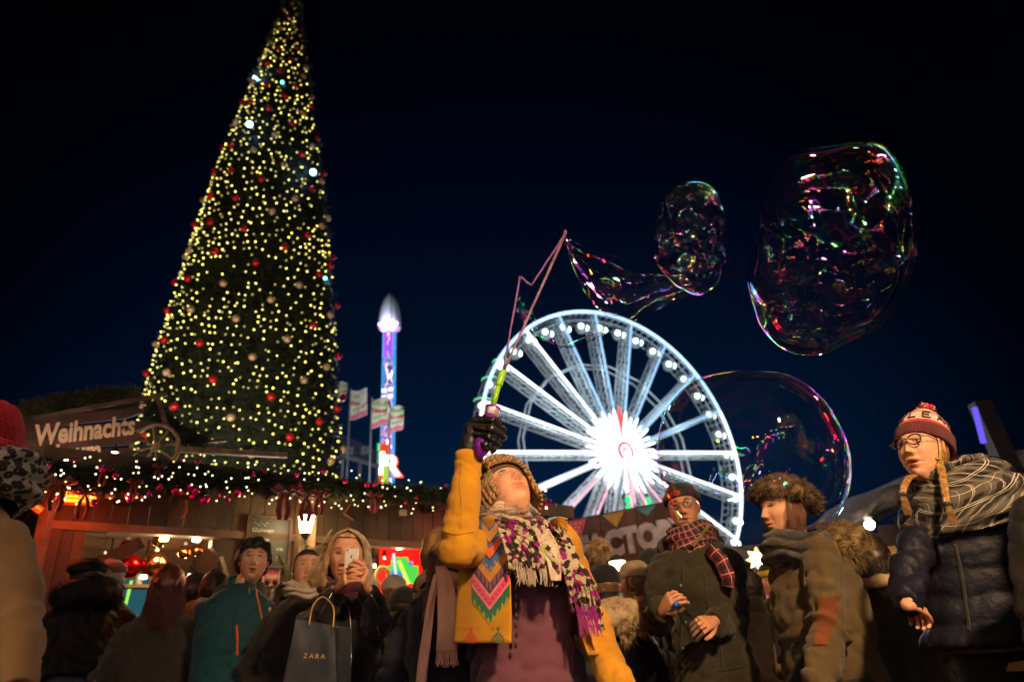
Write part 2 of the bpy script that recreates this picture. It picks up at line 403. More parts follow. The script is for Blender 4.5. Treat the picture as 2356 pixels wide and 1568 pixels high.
for s in (-1, 1): MB().ball((TX+s*.36, TY-.7, 30.9), (.3, .2, .3), 8, 6).build('lamp', glow('tower_cap_lamp', (.95, .5, 1), 6), tower)
for s in (-.7, 0, .7): MB().ball((TX+s, TY-.75, 31.35), (.3, .15, .16), 8, 6).build('lamp', glow('tower_cap_lamp', (.95, .5, 1), 6), tower)
# lit letters on the coaster sign beside the tower
sg = empty('letter_sign', tuple(at(885, 1048, 52)), 'big glowing red and white letters ending in ER beside the drop tower', 'sign')
p = at(898, 1092, 52)
text('letters', 'R', 2.2, .12, glow('letter_white', (1, .80, .74), 5), sg, frame(p, (1, .1, 0), (0, 0, 1)), local=False, bold=.05)
text('letters', 'R', 2.2, .06, glow('letter_red_edge', (1, .08, .04), 3), sg, frame(p+Vector((0, .15, 0)), (1, .1, 0), (0, 0, 1)), local=False, bold=.16)
p = at(877, 1064, 52)
text('letters', 'E', 1.15, .12, glow('letter_white', (1, .80, .74), 5), sg, frame(p, (.8, -.9, 0), (0, 0, 1)), local=False, bold=.05)
text('letters', 'E', 1.15, .12, glow('letter_white', (1, .80, .74), 5), sg, frame(at(877, 1088, 52), (.8, -.9, 0), (0, 0, 1)), local=False, bold=.05)
MB().box(tuple(at(881, 1066, 52.4)), (.9, .12, 3.2)).build('backing_panel', glow('letter_red_board', (1, .07, .02), .9), sg)
MB().box(tuple(at(870, 1062, 52.3)), (.16, .12, 3.0)).build('green_edge', glow('letter_green', (.05, .8, .3), 1.3), sg)
MB().box(tuple(at(887, 1092, 51.8)), (.45, .1, 1.5)).build('lime_panel', glow('letter_lime', (.5, .85, .1), .9), sg)
pb = at(885, 1110, 52.4); MB().beam((pb.x, pb.y, 0), (pb.x, pb.y, pb.z), .3, .3).build('post', M_steel, sg)
# coaster track lattice
P1, P2 = at(782, 1046, 50), at(872, 1073, 50); Q1, Q2 = at(782, 1000, 50), at(872, 1040, 50)
trk = empty('coaster_lattice', (P1.x, P1.y, 0), 'grey steel coaster fence and rail running from the tree to the letters', 'ride structure')
mb = MB(); mb.tube([P1, P2], .16, 6); mb.build('rail', mat('rail_paint', (.5, .52, .5), .5), trk)
mb = MB()
for k in range(13):
    a, b = P1.lerp(P2, k/12), Q1.lerp(Q2, k/12); mb.tube([a, b], .05, 4)
for k in range(1, 6):
    mb.tube([P1.lerp(Q1, k/5), P2.lerp(Q2, k/5)], .06, 4)
mb.build('mesh_panel', mat('lattice_paint', (.16, .17, .2), .6), trk)
for k in (0.05, .5, .95):
    a = P1.lerp(P2, k); MB().tube([(a.x, a.y, 0), tuple(a)], .14, 6).build('post', M_steel, trk)
for k in (.18, .3, .6, .72):
    a = P1.lerp(P2, k)+Vector((0, -.2, .25+k)); MB().box(a, (.3, .1, .6)).build('panel', mat('lattice_board', (.45, .5, .5), .6), trk)
for z in (4, 8, 12, 16, 19.5, 23, 26.5): lamp('tower_fill_light', (TX, TY-.1, z), 420, (1, .45, .75), tower, .12)  # point lights without fittings, added to brighten the lattice
lamp('tower_fill_light', (TX-.5, TY-3.5, 31.0), 420, (.8, .85, 1), tower, .2); lamp('tower_fill_light', (TX, TY-1.6, 30.4), 500, (.75, .6, 1), tower, .2); lamp('tower_fill_light', (TX, TY, 30), 250, (.4, .1, 1), tower, .1)  # more of these added outside and below to light the dome cap
# added floodlight, hidden behind the stall, put in to brighten the flags
fl = empty('floodlight', (-6.2, 25, 0), 'added floodlight on a short post, brightening the fairground flags', 'floodlight')
MB().tube([(-6.2, 25, 0), (-6.2, 25, 5)], .06, 6).build('post', M_iron, fl); MB().box((-6.2, 25, 5.2), (.5, .3, .35)).build('head', M_black, fl)
lamp('added_flood', (-6.2, 25.3, 5.7), 4200, (.9, .9, 1), fl, .3)

# ================================================================= FLAGS
def flag(px0, py0, px1, py1, Y, ly, label, ph):
    """banner flag hoisted on a vertical pole, wavy; p0 = top at pole, p1 = bottom free corner"""
    a = at(px0, py0, Y); b = at(px1, py1, Y); wd = b.x-a.x; hgt = a.z-b.z
    r_ = empty('flag', (a.x, Y, 0), label, 'flag', 'candy coloured flags beside the drop tower')
    MB().tube([(a.x-.04, Y, 0), (a.x-.04, Y, a.z+.1)], .045, 6).build('pole', M_steel, r_)
    def S(u, v): return Vector((a.x+wd*u, Y + .10*math.sin(u*5+ph+v*2)*(.3+u), a.z-hgt*v-.12*wd*math.sin(u*4+ph)*.5+ (.12*hgt*u*u*(1 if v > .5 else 0))))
    def patch(u0, u1, v0, v1, m, nm, off, nu=8, nv=8, wob=0):
        mb = MB(); vs = []
        for i in range(nu+1):
            for j in range(nv+1):
                u = u0+(u1-u0)*i/nu; v = v0+(v1-v0)*j/nv
                if wob and j == 0: v += wob*math.sin(u*9)
                vs.append(S(u, v)+Vector((0, off, 0)))
        n2 = len(vs)
        vs2 = [v+Vector((0, .008, 0)) for v in vs]
        fs = [(i*(nv+1)+j, i*(nv+1)+j+1, (i+1)*(nv+1)+j+1, (i+1)*(nv+1)+j) for i in range(nu) for j in range(nv)]
        mb.add(vs, fs); 
        if off == 0: mb.add(vs2, [tuple(reversed(f)) for f in fs])
        return mb.build(nm, m, r_, smooth=True)
    patch(0, 1, 0, 1, fabric('flag_cream_cloth', (.62, .60, .50)), 'cloth', 0)
    patch(.02, .98, .82, .99, fabric('flag_pink_cloth', (.65, .16, .20)), 'pink_hem', -.012, wob=.03)
    for v0, txt, c, sz in ((.30, 'Candy', (.35, .50, .10), .30), (.56, 'Coaster', (.60, .12, .05), .26)):
        M = frame(S(.5, v0)+Vector((0, -.03, 0)), (1, 0, -.05), (0, 0, 1))
        t = text('lettering', txt, hgt*.21 if txt == 'Candy' else hgt*.16, .002, mat('flag_print_%d' % int(v0*100), c, .8), r_, M, local=False, bold=.012)
        t.data.update()
    for k in range(3):
        c = S(.25+.25*k, .70); MB().ball(c+Vector((0, -.03, 0)), (.07*hgt, .01, .05*hgt), 7, 5).build('spot', mat('flag_print_green', (.30, .45, .12), .8), r_)
    return r_
flag(808, 897, 843, 962, 34, 0, 'white flag with green and red lettering, alone on its pole between tree and tower', .2)
flag(857, 917, 892, 981, 32, 0, 'white flag hanging partly in front of the drop tower, middle of the row', 1.2)
flag(899, 936, 927, 992, 31, 0, 'rightmost white flag, small and just right of the drop tower', 2.2)
flag(775, 880, 796, 925, 36, 0, 'white flag half hidden behind the right edge of the Christmas tree', 3.0)

# ================================================================= CHRISTMAS TREE
TXC, TYC = -5.9, 14.0
tree = empty('christmas_tree', (TXC, TYC, 0), 'towering cone shaped Christmas tree covered in tiny yellow lights', 'christmas tree')
RT = [(0, 2.45), (3, 2.3)]
for py, wpx in ((1090, 440), (1000, 424), (800, 366), (600, 296), (420, 226), (200, 116), (50, 40)):
    xm = 555+(1090-py)*.101; z = at(xm, py, TYC).z; dep = (Vector((TXC, TYC, z))-CAM).dot(_f); RT.append((z, wpx/2*dep/FPX))
RT.append((20.3, .03))
def trad(z):
    for (a, ra), (b, rb) in zip(RT, RT[1:]):
        if a <= z <= b: return ra+(rb-ra)*(z-a)/(b-a)
    return RT[0][1] if z < RT[0][0] else .03
MB().tube([(TXC, TYC, 0), (TXC, TYC, 10), (TXC, TYC, 20)], [.28, .17, .03], 10).build('trunk', M_darkwood, tree)
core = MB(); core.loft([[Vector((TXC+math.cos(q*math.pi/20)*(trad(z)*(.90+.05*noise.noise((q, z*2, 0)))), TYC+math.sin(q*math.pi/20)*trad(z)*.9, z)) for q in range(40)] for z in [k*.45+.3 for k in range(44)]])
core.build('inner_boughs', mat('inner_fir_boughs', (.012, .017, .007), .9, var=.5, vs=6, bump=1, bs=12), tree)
def sprigs(mb, c, nrm, size, n, rr):
    for _ in range(n):
        d = (Vector(nrm) + Vector((rr.gauss(0, .75), rr.gauss(0, .75), rr.gauss(0, .75)-.1))).normalized()
        s = d.cross(Vector((rr.random()-.5, rr.random()-.5, rr.random()-.5))).normalized()*size*.07
        t = Vector(c) + d*size*rr.uniform(.6, 1.2); b = Vector(c)-d*size*.1
        mb.add([b-s, b+s, t], [(0, 1, 2)])
mb = MB(); rr = random.Random(3)
for k in range(11000):
    z = 1.5+18.6*(rr.random()**1.35); a = rr.uniform(math.pi*.88, math.pi*2.25); r_ = trad(z)*rr.uniform(.86, 1.0)
    a += 0; c = (TXC+math.cos(a)*r_, TYC+math.sin(a)*r_, z)
    sprigs(mb, c, (math.cos(a), math.sin(a), .05), .17 if rr.random() > .06 else .30, 6, rr)
mb.build('needles', M_fir, tree, kind='stuff')
# bulbs
ico = MB().ball((0, 0, 0), .024, 6, 4); bulb_me = {}
lights = empty('fairy_light_string', (TXC, TYC, 0), 'hundreds of tiny yellow fairy lights wound around the tall tree', 'fairy lights')
bm_ = [M_bulb, M_bulb2, M_bulbdim]
protos = {}
def bulb(p, r, m, parent, nm='bulb'):
    key = (m.name, round(r, 3))
    if key not in protos:
        o = MB().ball((0, 0, 0), r, 6, 4).build(nm, m, None); protos[key] = o.data
    else:
        o = bpy.data.objects.new(nm, protos[key]); col.objects.link(o)
    o.parent = parent
    off = Vector((0, 0, 0)); q = parent
    while q is not None: off = off+q.location; q = q.parent
    o.location = Vector(p)-off; return o
bl = []
rr = random.Random(11)
z = 2.6
while z < 19.6:
    rad = trad(z); circ = rad*math.pi*1.2; nb_ = max(2, int(circ/(.155 if z > 5 else .14)))
    for k in range(nb_):
        if rr.random() < .24 + (.25 if 8.2 < z < 9.0 or 12.0 < z < 12.6 else 0): continue
        a = math.pi*.95 + math.pi*1.1*(k+rr.uniform(-.4, .4))/nb_
        if rr.random() > .30+1.0*abs(math.sin(a))**1.0 or math.sin(a) > .05: continue
        zz = z + rr.uniform(-.055, .055) + .10*math.sin(a*3+z); r_ = trad(zz)*1.04+.02
        bl.append((TXC+math.cos(a)*r_, TYC+math.sin(a)*r_, zz))
    z += .19 + .03*math.sin(z*3)
bl.sort(key=lambda p: p[2])
for i, p in enumerate(bl[:300]): bulb(p, .017, bm_[rr.choice((0, 0, 1, 1, 2))], lights)
for mi in range(3):
    mb = MB()
    for p in bl[300+mi::3]:
        mb.ball(p, .018, 6, 4)
    mb.build('distant_bulbs', bm_[mi], lights, kind='stuff')
print('bulbs', len(bl))
mb = MB()
for k in range(36):
    z0 = 2.8+k*.46
    pts = [(TXC+math.cos(a)*(trad(z0)*1.02), TYC+math.sin(a)*(trad(z0)*1.02), z0+.05*math.sin(a*9)) for a in [math.pi*.9+math.pi*1.3*q/24 for q in range(25)]]
    mb.tube(pts, .006, 3)
mb.build('cable', M_cable, lights, kind='stuff')
# baubles on the tree, placed over the visible half
rr = random.Random(5)
base = {}
def bauble(p, r, m, name, label, cat, group):
    key = (m.name, round(r, 3))
    if key not in base:
        e = MB().ball((0, 0, 0), r, 12, 8).build(name, m, None, smooth=True)
        c_ = MB().lathe([(.16*r+.002, .96*r), (.16*r+.002, 1.12*r), (.05*r, 1.16*r)], n=8).build('cap', M_steel, e, local=True)
        base[key] = e
    else: e = copy_tree(base[key])
    e.location = p; tag(e, label, cat, group); return e
used_ = []
for k in range(128):
    z = 4.6+14.6*((k+.5)/128)**1.12; a = math.pi*.96+math.pi*1.12*((k*.6180339) % 1); r_ = trad(z)*1.06+.03
    isr = rr.random() < .55; p = (TXC+math.cos(a)*r_, TYC+math.sin(a)*r_, z)
    hb_ = ('just above the stall roof', 'in the lower third', 'at middle height', 'in the upper third', 'near the very top')[min(4, int((z-4.6)/14.6*5))]
    ca_ = math.cos(a); sb_ = 'left edge' if ca_ < -.6 else ('left half' if ca_ < 0 else ('right half' if ca_ < .6 else 'right edge'))
    bauble(p, .078 if isr else .076, M_red_bauble if isr else M_cream_bauble, 'bauble', ('red' if isr else 'cream')+' bauble '+hb_+' of the tall Christmas tree, '+sb_, 'bauble', 'red baubles on the Christmas tree' if isr else 'cream baubles on the Christmas tree')
for fx, fy_, fz in ((-3.6, 9.6, 2.7), (-7.4, 9.6, 2.7)):  # added stands, out of sight, to brighten baubles and needles
    e = empty('added_tree_flood', (fx, fy_, 0), 'added floodlight on a stand brightening the tree from behind the stall, '+('right' if fx > -5 else 'left'), 'floodlight')
    MB().tube([(fx, fy_, 0), (fx, fy_, fz-.3)], .04, 6).build('stand', M_iron, e); MB().box((fx, fy_, fz-.2), (.3, .2, .12)).build('head', M_black, e); lamp('added_flood', (fx, fy_, fz), 400, (1, .86, .66), e, .12)
G_cy = glow('cold_blue_spot', (.25, .62, 1), 14)
for px, py, fy, lab in ((587, 184, .25, 'highest cold blue spotlight, at the left edge of the tree'), (649, 190, 1.15, 'small cyan spotlight in the middle of the upper tree'), (574, 286, .8, 'cold blue spotlight low among the upper left baubles'), (720, 396, .2, 'cold blue spotlight on the right edge of the tree'), (748, 640, .3, 'tiny cyan spotlight low on the right edge of the tree')):
    q = at(px, py, TYC-trad(at(px, py, TYC).z)*fy-.52)
    e = empty('spotlight', tuple(q), lab, 'spotlight')
    s = .075 if px not in (649, 748) else .04
    MB().ball(q, s, 10, 6).build('lens', G_cy if px not in (649, 748) else glow('cyan_spot', (.15, .9, .8), 6), e)
    MB().box((q.x, q.y+.12, q.z), (.14, .1, .14)).build('housing', M_black, e)
    if s > .05: lamp('spot_glow', tuple(q+Vector((0, -.12, 0))), 12, (.2, .5, 1), e, .05)
# ================================================================= MARKET STALL (left)
SA, SB = (-3.39, 5.10), (-0.93, 7.22)
ST = Vector((SB[0]-SA[0], SB[1]-SA[1], 0)).normalized(); SN = Vector((ST.y, -ST.x, 0)); SAV = Vector((*SA, 0))
def S(px, py, off=0.0): return on_plane(px, py, SA, SB, off)
def sp(s, z, off=0.0): return SAV + ST*s + SN*off + Vector((0, 0, z))      # point on the stall front
def s_of(px, py=1240, off=0): return (S(px, py, off)-SAV).dot(ST)
sL, sR = s_of(124, 1170), s_of(198, 1215)
MS = Matrix((ST, SN*-1, Vector((0, 0, 1)))).transposed()
stall = empty('market_stall', tuple(SAV), 'long wooden Christmas market stall with plank fascia under the garland', 'market stall')
def sbox(s0, s1, z0, z1, o0, o1, nm, m, par=stall, mesh=None):
    c = sp((s0+s1)/2, (z0+z1)/2, (o0+o1)/2)
    return MB().box(c, (s1-s0, abs(o1-o0), z1-z0), MS).build(nm, m, par)
plk = [mat('fascia_plank_%d' % i, c, .7, var=.45, vs=3.5, wave=(1, 1, .15), bump=.6, bs=22) for i, c in enumerate(((.052, .030, .012), (.038, .022, .0095), (.064, .036, .015)))]
rr = random.Random(2); s = s_of(124, 1170)-.02; S_END = 4.75
while s < S_END:
    wd = rr.uniform(.115, .15); sbox(s+.004, s+wd-.004, 2.13+rr.uniform(-.005, .005), 2.50, 0, .022+rr.uniform(0, .008), 'plank', rr.choice(plk)); s += wd
sbox(sL, S_END, 2.07, 2.13, -.05, .055, 'lower_beam', M_wood2)
ZE = min(S(x, y, .46).z for x, y in ((80, 1068), (300, 1092), (560, 1108), (1000, 1140)))-.02; print('ZE', ZE, [round(S(x, y, .46).z, 2) for x, y in ((80, 1068), (300, 1092), (560, 1108), (1000, 1140))])
sbox(sL-.15, S_END+.1, 2.50, 2.54, -2.6, .42, 'roof', M_darkwood)
for k in range(9): sbox(-.2+k*.55, -.14+k*.55, 2.42, 2.495, .03, .40, 'rafter_end', M_darkwood)
sbox(sL-.18, S_END+.1, 2.42, 2.56, .42, .45, 'eaves_board', M_wood)
# upright boards at the left end
for i, (a, b) in enumerate([(sL+(sR-sL)*q/3+.004, sL+(sR-sL)*(q+1)/3-.004) for q in range(3)]):
    sbox(a, b, 0, 2.065, .0, .03+(.02 if i == 0 else 0), 'board', plk[i % 3])
MB().beam(sp(sL-.04, 0, .05), sp(sL-.04, 2.48, .05), .07, .07).build('corner_post', M_wood2, stall)
# pillar between the bar and the shop
sPx0, sPx1 = s_of(676, 1200), s_of(712, 1200)
sbox(sPx0, sPx1, 0, 2.48, .025, .15, 'pillar', mat('pale_pillar_wood', (.26, .17, .10), .7, var=.35, vs=4, wave=(1, 1, .2), bump=.4, bs=20))
sbox(s_of(548, 1250), sPx0, 0, 2.06, -.02, .02, 'wall_boards', plk[1])
# curved brackets under the beam
def bracket(s0, dr, l=.5):
    pts = [(s0, 2.06), (s0+dr*l, 2.06), (s0+dr*l, 2.0), (s0+dr*l*.85, 1.97), (s0+dr*l*.55, 1.93), (s0+dr*l*.3, 1.80), (s0+dr*l*.12, 1.62), (s0, 1.50)]
    if dr < 0: pts = pts[::-1]
    MB().prism([sp(a, z, .02) for a, z in pts], SN*-.09).build('bracket', plk[2], stall)
MB().beam(S(203, 1312, -.03), S(325, 1246, -.03), .05, .10).build('brace', plk[2], stall); bracket(s_of(548, 1250), -1, .22); bracket(sPx1, 1, .45); bracket(S_END-.1, -1, .5)
# inside
s1, s2 = sR, s_of(548, 1250)
sbox(-.2, S_END, 0, 2.45, -2.3, -2.25, 'back_wall', mat('dark_bar_wall', (.06, .03, .015), .8, var=.5, vs=3))
sbox(-.2, S_END, 2.3, 2.33, -2.25, -.06, 'ceiling', mat('dim_ceiling_boards', (.12, .06, .03), .8))
sbox(sL-.02, sL+.02, 0, 2.4, -2.25, -.06, 'side_wall', plk[0]); sbox(S_END-.04, S_END, 0, 2.4, -2.25, -.06, 'side_wall', plk[0])
cn = sbox(sR+.01, s2, .98, 1.04, -.35, .22, 'counter_top', mat('bar_counter', (.30, .14, .06), .35, var=.3, vs=4))
sbox(sR+.01, s2, 0, .97, -.02, .03, 'counter_front', plk[0])
sbox(sL-.1, sR, 1.03, 1.065, .055, .22, 'ledge', mat('ledge_wood', (.35, .12, .08), .4))
for k in range(2): sbox(.5, s2-.1, 1.55+.35*k, 1.58+.35*k, -2.22, -2.0, 'shelf', M_wood2)
M_glassb = [mat('bottle_dark', (.02, .035, .015), .15), mat('bottle_amber', (.20, .07, .01), .15), mat('bottle_clear', (.4, .42, .4), .15)]
rr = random.Random(4)
for k in range(16):
    a = .6+k*.13; z = 1.58+.35*(k % 2); c = sp(a, z, -2.12); m = rr.choice(M_glassb); 
    b = MB().lathe([(.032, .002), (.034, .13), (.03, .16), (.012, .20), (.012, .26)], Matrix.Translation(c), n=8).build('bottle', m, None, smooth=True)
    tag(b, ('green', 'amber', 'clear')[M_glassb.index(m)]+' bottle on the '+('lower', 'upper')[k % 2]+' bar shelf, '+('left', 'middle', 'right')[min(2, k*3//16)]+' part', 'bottle', 'bottles on the bar shelf')
# ceiling spots: small lit lamps under the beam
G_spot = glow('ceiling_spot', (1, .82, .55), 14)
def spot(px, py, off, e=14):
    q = S(px, py, off); e_ = empty('ceiling_spot', tuple(q), None, 'spotlight')
    MB().lathe([(.03, 0), (.034, .01), (.03, .03)], Matrix.Translation(q-Vector((0, 0, .02))), n=12).build('lens', G_spot, e_)
    MB().lathe([(.04, .03), (.045, .05), (.04, .10)], Matrix.Translation(q-Vector((0, 0, .02))), n=12).build('housing', M_iron, e_)
    MB().tube([q+Vector((0, 0, .07)), (q.x, q.y, 2.3)], .008, 5).build('stem', M_iron, e_)
    if e: lamp('spot_light', tuple(q-Vector((0, 0, .06))), e, (1, .68, .34), e_, .03)
    return e_
for i, (px, py, off, e, lb) in enumerate(((378, 1237, -.2, 10, 'bright ceiling spot above the gold mirror ball, leftmost of the bar'), (452, 1239, -.2, 9, 'second ceiling spot of the bar, above the pair of gold balls'),
        (246, 1322, -1.6, 8, 'low spot far inside the bar behind the man in a flat cap'), (330, 1325, -1.6, 8, 'small spot at the back of the bar above the teal window'), (440, 1322, -1.6, 8, 'small spot at the back of the bar beside the curly hair'),
        (836, 1250, -.2, 10, 'first ceiling spot of the shop, right of the blonde woman'), (881, 1282, -1.0, 7, 'lit spot inside the shop above the toy display'), (918, 1258, -.2, 8, 'ceiling spot at the edge of the red wall'), (858, 1300, -1.2, 7, 'tiny spot inside the shop beside the fair hair'), (846, 1310, -1.4, 7, 'lowest tiny spot inside the shop'))):
    tag(spot(px, py, off, e), lb)
# hanging balls
M_gold = mat('gold_mirror_ball', (.75, .45, .12), .16, metal=1, var=.1, bump=.6, bs=40); M_redm = mat('red_mirror_ball', (.55, .01, .01), .15, metal=.9, var=.1, bump=.5, bs=30)
for px, py, off, r_, m, lb in ((356, 1296, -.45, 28, M_gold, 'largest gold mirror ball hanging in the middle of the bar'), (298, 1300, -.5, 27, M_redm, 'big red mirror ball hanging beside the large gold one'), (366, 1243, -.7, 15, M_gold, 'small gold ball hanging high under the beam'),
        (424, 1268, -.7, 15, M_gold, 'left one of the pair of small gold balls'), (452, 1264, -.8, 14, M_gold, 'right one of the pair of small gold balls'), (236, 1288, -.6, 14, M_gold, 'small gold ball hanging above the flat cap'), (290, 1254, -.8, 13, M_redm, 'small red ball hanging near the bracket')):
    q = S(px, py, off); r3 = r_*(q-CAM).dot(_f)/FPX
    e = empty('hanging_ball', tuple(q), lb, 'mirror ball', 'mirror balls hanging in the bar')
    MB().ball(q, r3, 20, 14).build('ball', m, e, smooth=True); MB().tube([q+Vector((0, 0, r3)), (q.x, q.y, 2.3)], .004, 4).build('wire', M_cable, e)
    MB().lathe([(.02, r3*.97), (.02, r3+.02), (.005, r3+.03)], Matrix.Translation(q), n=8).build('cap', M_steel, e)
# window at the back with teal light + green strip
q = S(322, 1385, -2.2)
e = empty('back_window', tuple(q), 'small teal lit window with green strip at the back of the bar', 'window')
sa = (q-SAV).dot(ST); zz = q.z
sbox(sa-.36, sa+.36, zz-.12, zz+.22, -2.24, -2.20, 'pane', glow('teal_pane', (.03, .13, .16), .7), e)
MB().beam(sp(sa-.14, zz-.05, -2.17), sp(sa-.12, zz+.21, -2.17), .05, .02).build('green_strip', glow('green_strip', (.35, .9, .08), 1.2), e)
for a, b, c, d in ((sa-.40, sa-.36, zz-.16, zz+.26), (sa+.36, sa+.40, zz-.16, zz+.26), (sa-.36, sa+.36, zz+.22, zz+.26), (sa-.36, sa+.36, zz-.16, zz-.12)): sbox(a, b, c, d, -2.24, -2.18, 'frame', M_wood2, e)
# chalkboard menu
cb = empty('chalkboard', tuple(S(618, 1240, .06)), 'dark chalkboard menu with pale chalk lines hung by the pillar', 'chalkboard')
a0, a1 = s_of(572, 1220, .05), s_of(664, 1220, .05); zt, zb = S(618, 1192, .05).z, S(618, 1300, .05).z
sbox(a0, a1, zb, zt, .035, .055, 'board', mat('chalkboard_black', (.018, .02, .018), .6), cb)
for a, b, c, d in ((a0-.025, a0, zb-.02, zt+.02), (a1, a1+.025, zb-.02, zt+.02), (a0, a1, zt, zt+.02), (a0, a1, zb-.02, zb)): sbox(a, b, c, d, .03, .07, 'frame', M_darkwood, cb)
M_chalk = mat('chalk', (.5, .5, .45), .9)
for k, (tx_, u, hh) in enumerate((('Glühwein', .35, .050), ('Heisse', .35, .045), ('4.50', .8, .035), ('Kakao', .3, .035), ('3.50', .8, .035), ('Punsch', .35, .035), ('5.00', .8, .035))):
    row = (0, 1, 2, 2, 3, 4, 4)[k]; P = sp(a0+(a1-a0)*u, zt-.12-.075*row, .058)
    text('chalk_line', tx_, hh, .0008, M_chalk, cb, frame(P, ST, (0, 0, 1)), local=False)
for k in range(7): MB().ball(sp(a0+.04+.018*k, zt-.04-.012*(k % 3), .058), .007, 6, 4).build('chalk_flower', M_chalk, cb)
# lantern on the pillar
lq = S(704, 1206, .22)
ln = empty('wall_lantern', tuple(lq), 'brightly lit lantern bracketed to the pale pillar with fir sprays', 'lantern')
G_lant = glow('lantern_glass', (1, .80, .45), 9, True)
MB().lathe([(.045, -.075), (.06, -.02), (.075, .075)], Matrix.Translation(lq), n=6).build('glass', G_lant, ln)
MB().lathe([(.085, .078), (.05, .12), (.012, .14), (.012, .17)], Matrix.Translation(lq), n=6).build('cap', M_iron, ln)
MB().lathe([(.02, -.12), (.05, -.08), (.05, -.076)], Matrix.Translation(lq), n=6).build('base', M_iron, ln)
mb = MB()
for q in range(6):
    a = q*math.pi/3; mb.tube([lq+Vector((.047*math.cos(a), .047*math.sin(a), -.076)), lq+Vector((.077*math.cos(a), .077*math.sin(a), .077))], .004, 4)
mb.build('cage', M_iron, ln, kind='stuff')
MB().tube([lq+Vector((.0, 0, -.11)), lq+ST*.02+Vector((0, 0, -.2)), lq+ST*.1-SN*.1+Vector((0, 0, -.24))], .012, 6).build('bracket', M_iron, ln)
lamp('lantern_bulb', tuple(lq+SN*.16), 13, (1, .66, .30), ln, .06)
lamp('lantern_bulb', tuple(lq+ST*-.12+Vector((0, 0, 0))), 3, (1, .7, .35), ln, .05)
rr = random.Random(8)
def fir_spray(name, pts, label, n=60, size=.05, m=None):
    e = empty(name, tuple(pts[0]), label, 'fir branch'); pts = [Vector(p) for p in pts]
    MB().tube(pts, [.006]*len(pts), 5).build('stem', M_darkwood, e)
    mb = MB()
    for k in range(n):
        u = rr.random()*(len(pts)-1.001); i = int(u); c = pts[i].lerp(pts[i+1], u-i); sprigs(mb, c, (pts[i+1]-pts[i]).normalized(), size, 3, rr)
    mb.build('needles', m or mat('bright_fir_needles', (.10, .13, .025), .7, var=.5), e, kind='stuff'); return e
fir_spray('fir_branch', [S(700, 1235, .2), S(708, 1255, .25), S(725, 1262, .25)], 'fir spray curving under the lantern on the left', 50, .03)
fir_spray('fir_branch', [S(722, 1262, .25), S(742, 1252, .26), S(762, 1218, .3)], 'fir spray rising right of the lantern', 60, .035)
fir_spray('fir_branch', [S(715, 1285, .2), S(740, 1292, .22), S(755, 1280, .2)], 'low fir spray between lantern and hooded woman', 70, .05)
fir_spray('fir_branch', [S(640, 1275, .25), S(652, 1300, .25), S(668, 1325, .25)], 'fir spray beside the red bus picture', 90, .055)
fir_spray('fir_branch', [S(610, 1345, .25), S(632, 1365, .25), S(640, 1390, .25)], 'fir spray behind the teal jacket', 90, .055)
for px, py in ((640, 1355), (641, 1372)):
    q = S(px, py, .2); e = empty('tea_light', tuple(q), ('upper' if py == 1355 else 'lower')+' tiny orange light among the fir sprays behind the teal jacket', 'light', 'tiny orange lights'); MB().ball(q, .02, 8, 6).build('glass', glow('tiny_orange_light', (1, .5, .2), 4), e); MB().lathe([(.022, -.03), (.022, -.01)], Matrix.Translation(q), n=8).build('cup', M_iron, e)
# framed red bus picture
a0, a1 = s_of(606, 1320, .06), s_of(645, 1320, .06); zt, zb = S(625, 1291, .06).z, S(625, 1346, .06).z
bp = empty('bus_picture', tuple(sp((a0+a1)/2, zb, .05)), 'small framed picture of a red double decker bus', 'picture')
sbox(a0, a1, zb, zt, .035, .05, 'print', mat('picture_pale', (.55, .42, .38), .6), bp)
w_ = a1-a0; h_ = zt-zb
def pic(u0, u1, v0, v1, c, nm, o=0): MB().prism([sp(a0+w_*u0, zb+h_*v0, .053+o), sp(a0+w_*u1, zb+h_*v0, .053+o), sp(a0+w_*u1, zb+h_*v1, .053+o), sp(a0+w_*u0, zb+h_*v1, .053+o)], SN*-.002).build(nm, mat('print_'+nm, c, .5), bp)
pic(.08, .95, .12, .88, (.50, .05, .06), 'bus_body'); pic(.14, .5, .55, .72, (.08, .06, .08), 'bus_window', .003); pic(.58, .9, .55, .72, (.08, .06, .08), 'bus_window_dark', .003); pic(.14, .9, .30, .44, (.35, .25, .25), 'bus_window_low', .003)
for u in (.28, .75): MB().ball(sp(a0+w_*u, zb+h_*.14, .056), (.025, .025, .025), 10, 6).build('bus_wheel', M_black, bp)
# ---- shop on the right end: red-lit niche with toys
s3, s4 = sPx1+.02, S_END
red = mat('red_painted_boards', (.55, .015, .012), .6, var=.2, vs=3)
sA, sB = s_of(885, 1290, -.6), S_END
rs = s_of(880, 1290, -.9)
for k in range(10): sbox(rs+k*.12, rs+.115+k*.12, 1.0, 2.28, -1.0, -.97, 'red_board', red)
sbox(s3, S_END, 0, 1.12, -.02, .03, 'shop_counter', plk[1])
sbox(s3, S_END, 1.12, 1.16, -.3, .2, 'shop_shelf', M_wood2)
e = empty('red_heater', tuple(sp(rs+.5, 2.2, -.3)), 'red infrared lamp under the shop ceiling', 'heater')
sbox(rs+.2, rs+.9, 2.19, 2.22, -.36, -.30, 'tube', glow('red_heater_tube', (1, .02, .01), 3.5), e); sbox(rs+.15, rs+.95, 2.225, 2.25, -.4, -.26, 'reflector', M_steel, e)
lamp('red_glow', tuple(sp(rs+.35, 2.1, -.45)), 60, (1, .03, .02), e, .1); lamp('red_glow', tuple(sp(rs+.75, 1.7, -.4)), 45, (1, .03, .02), e, .1)
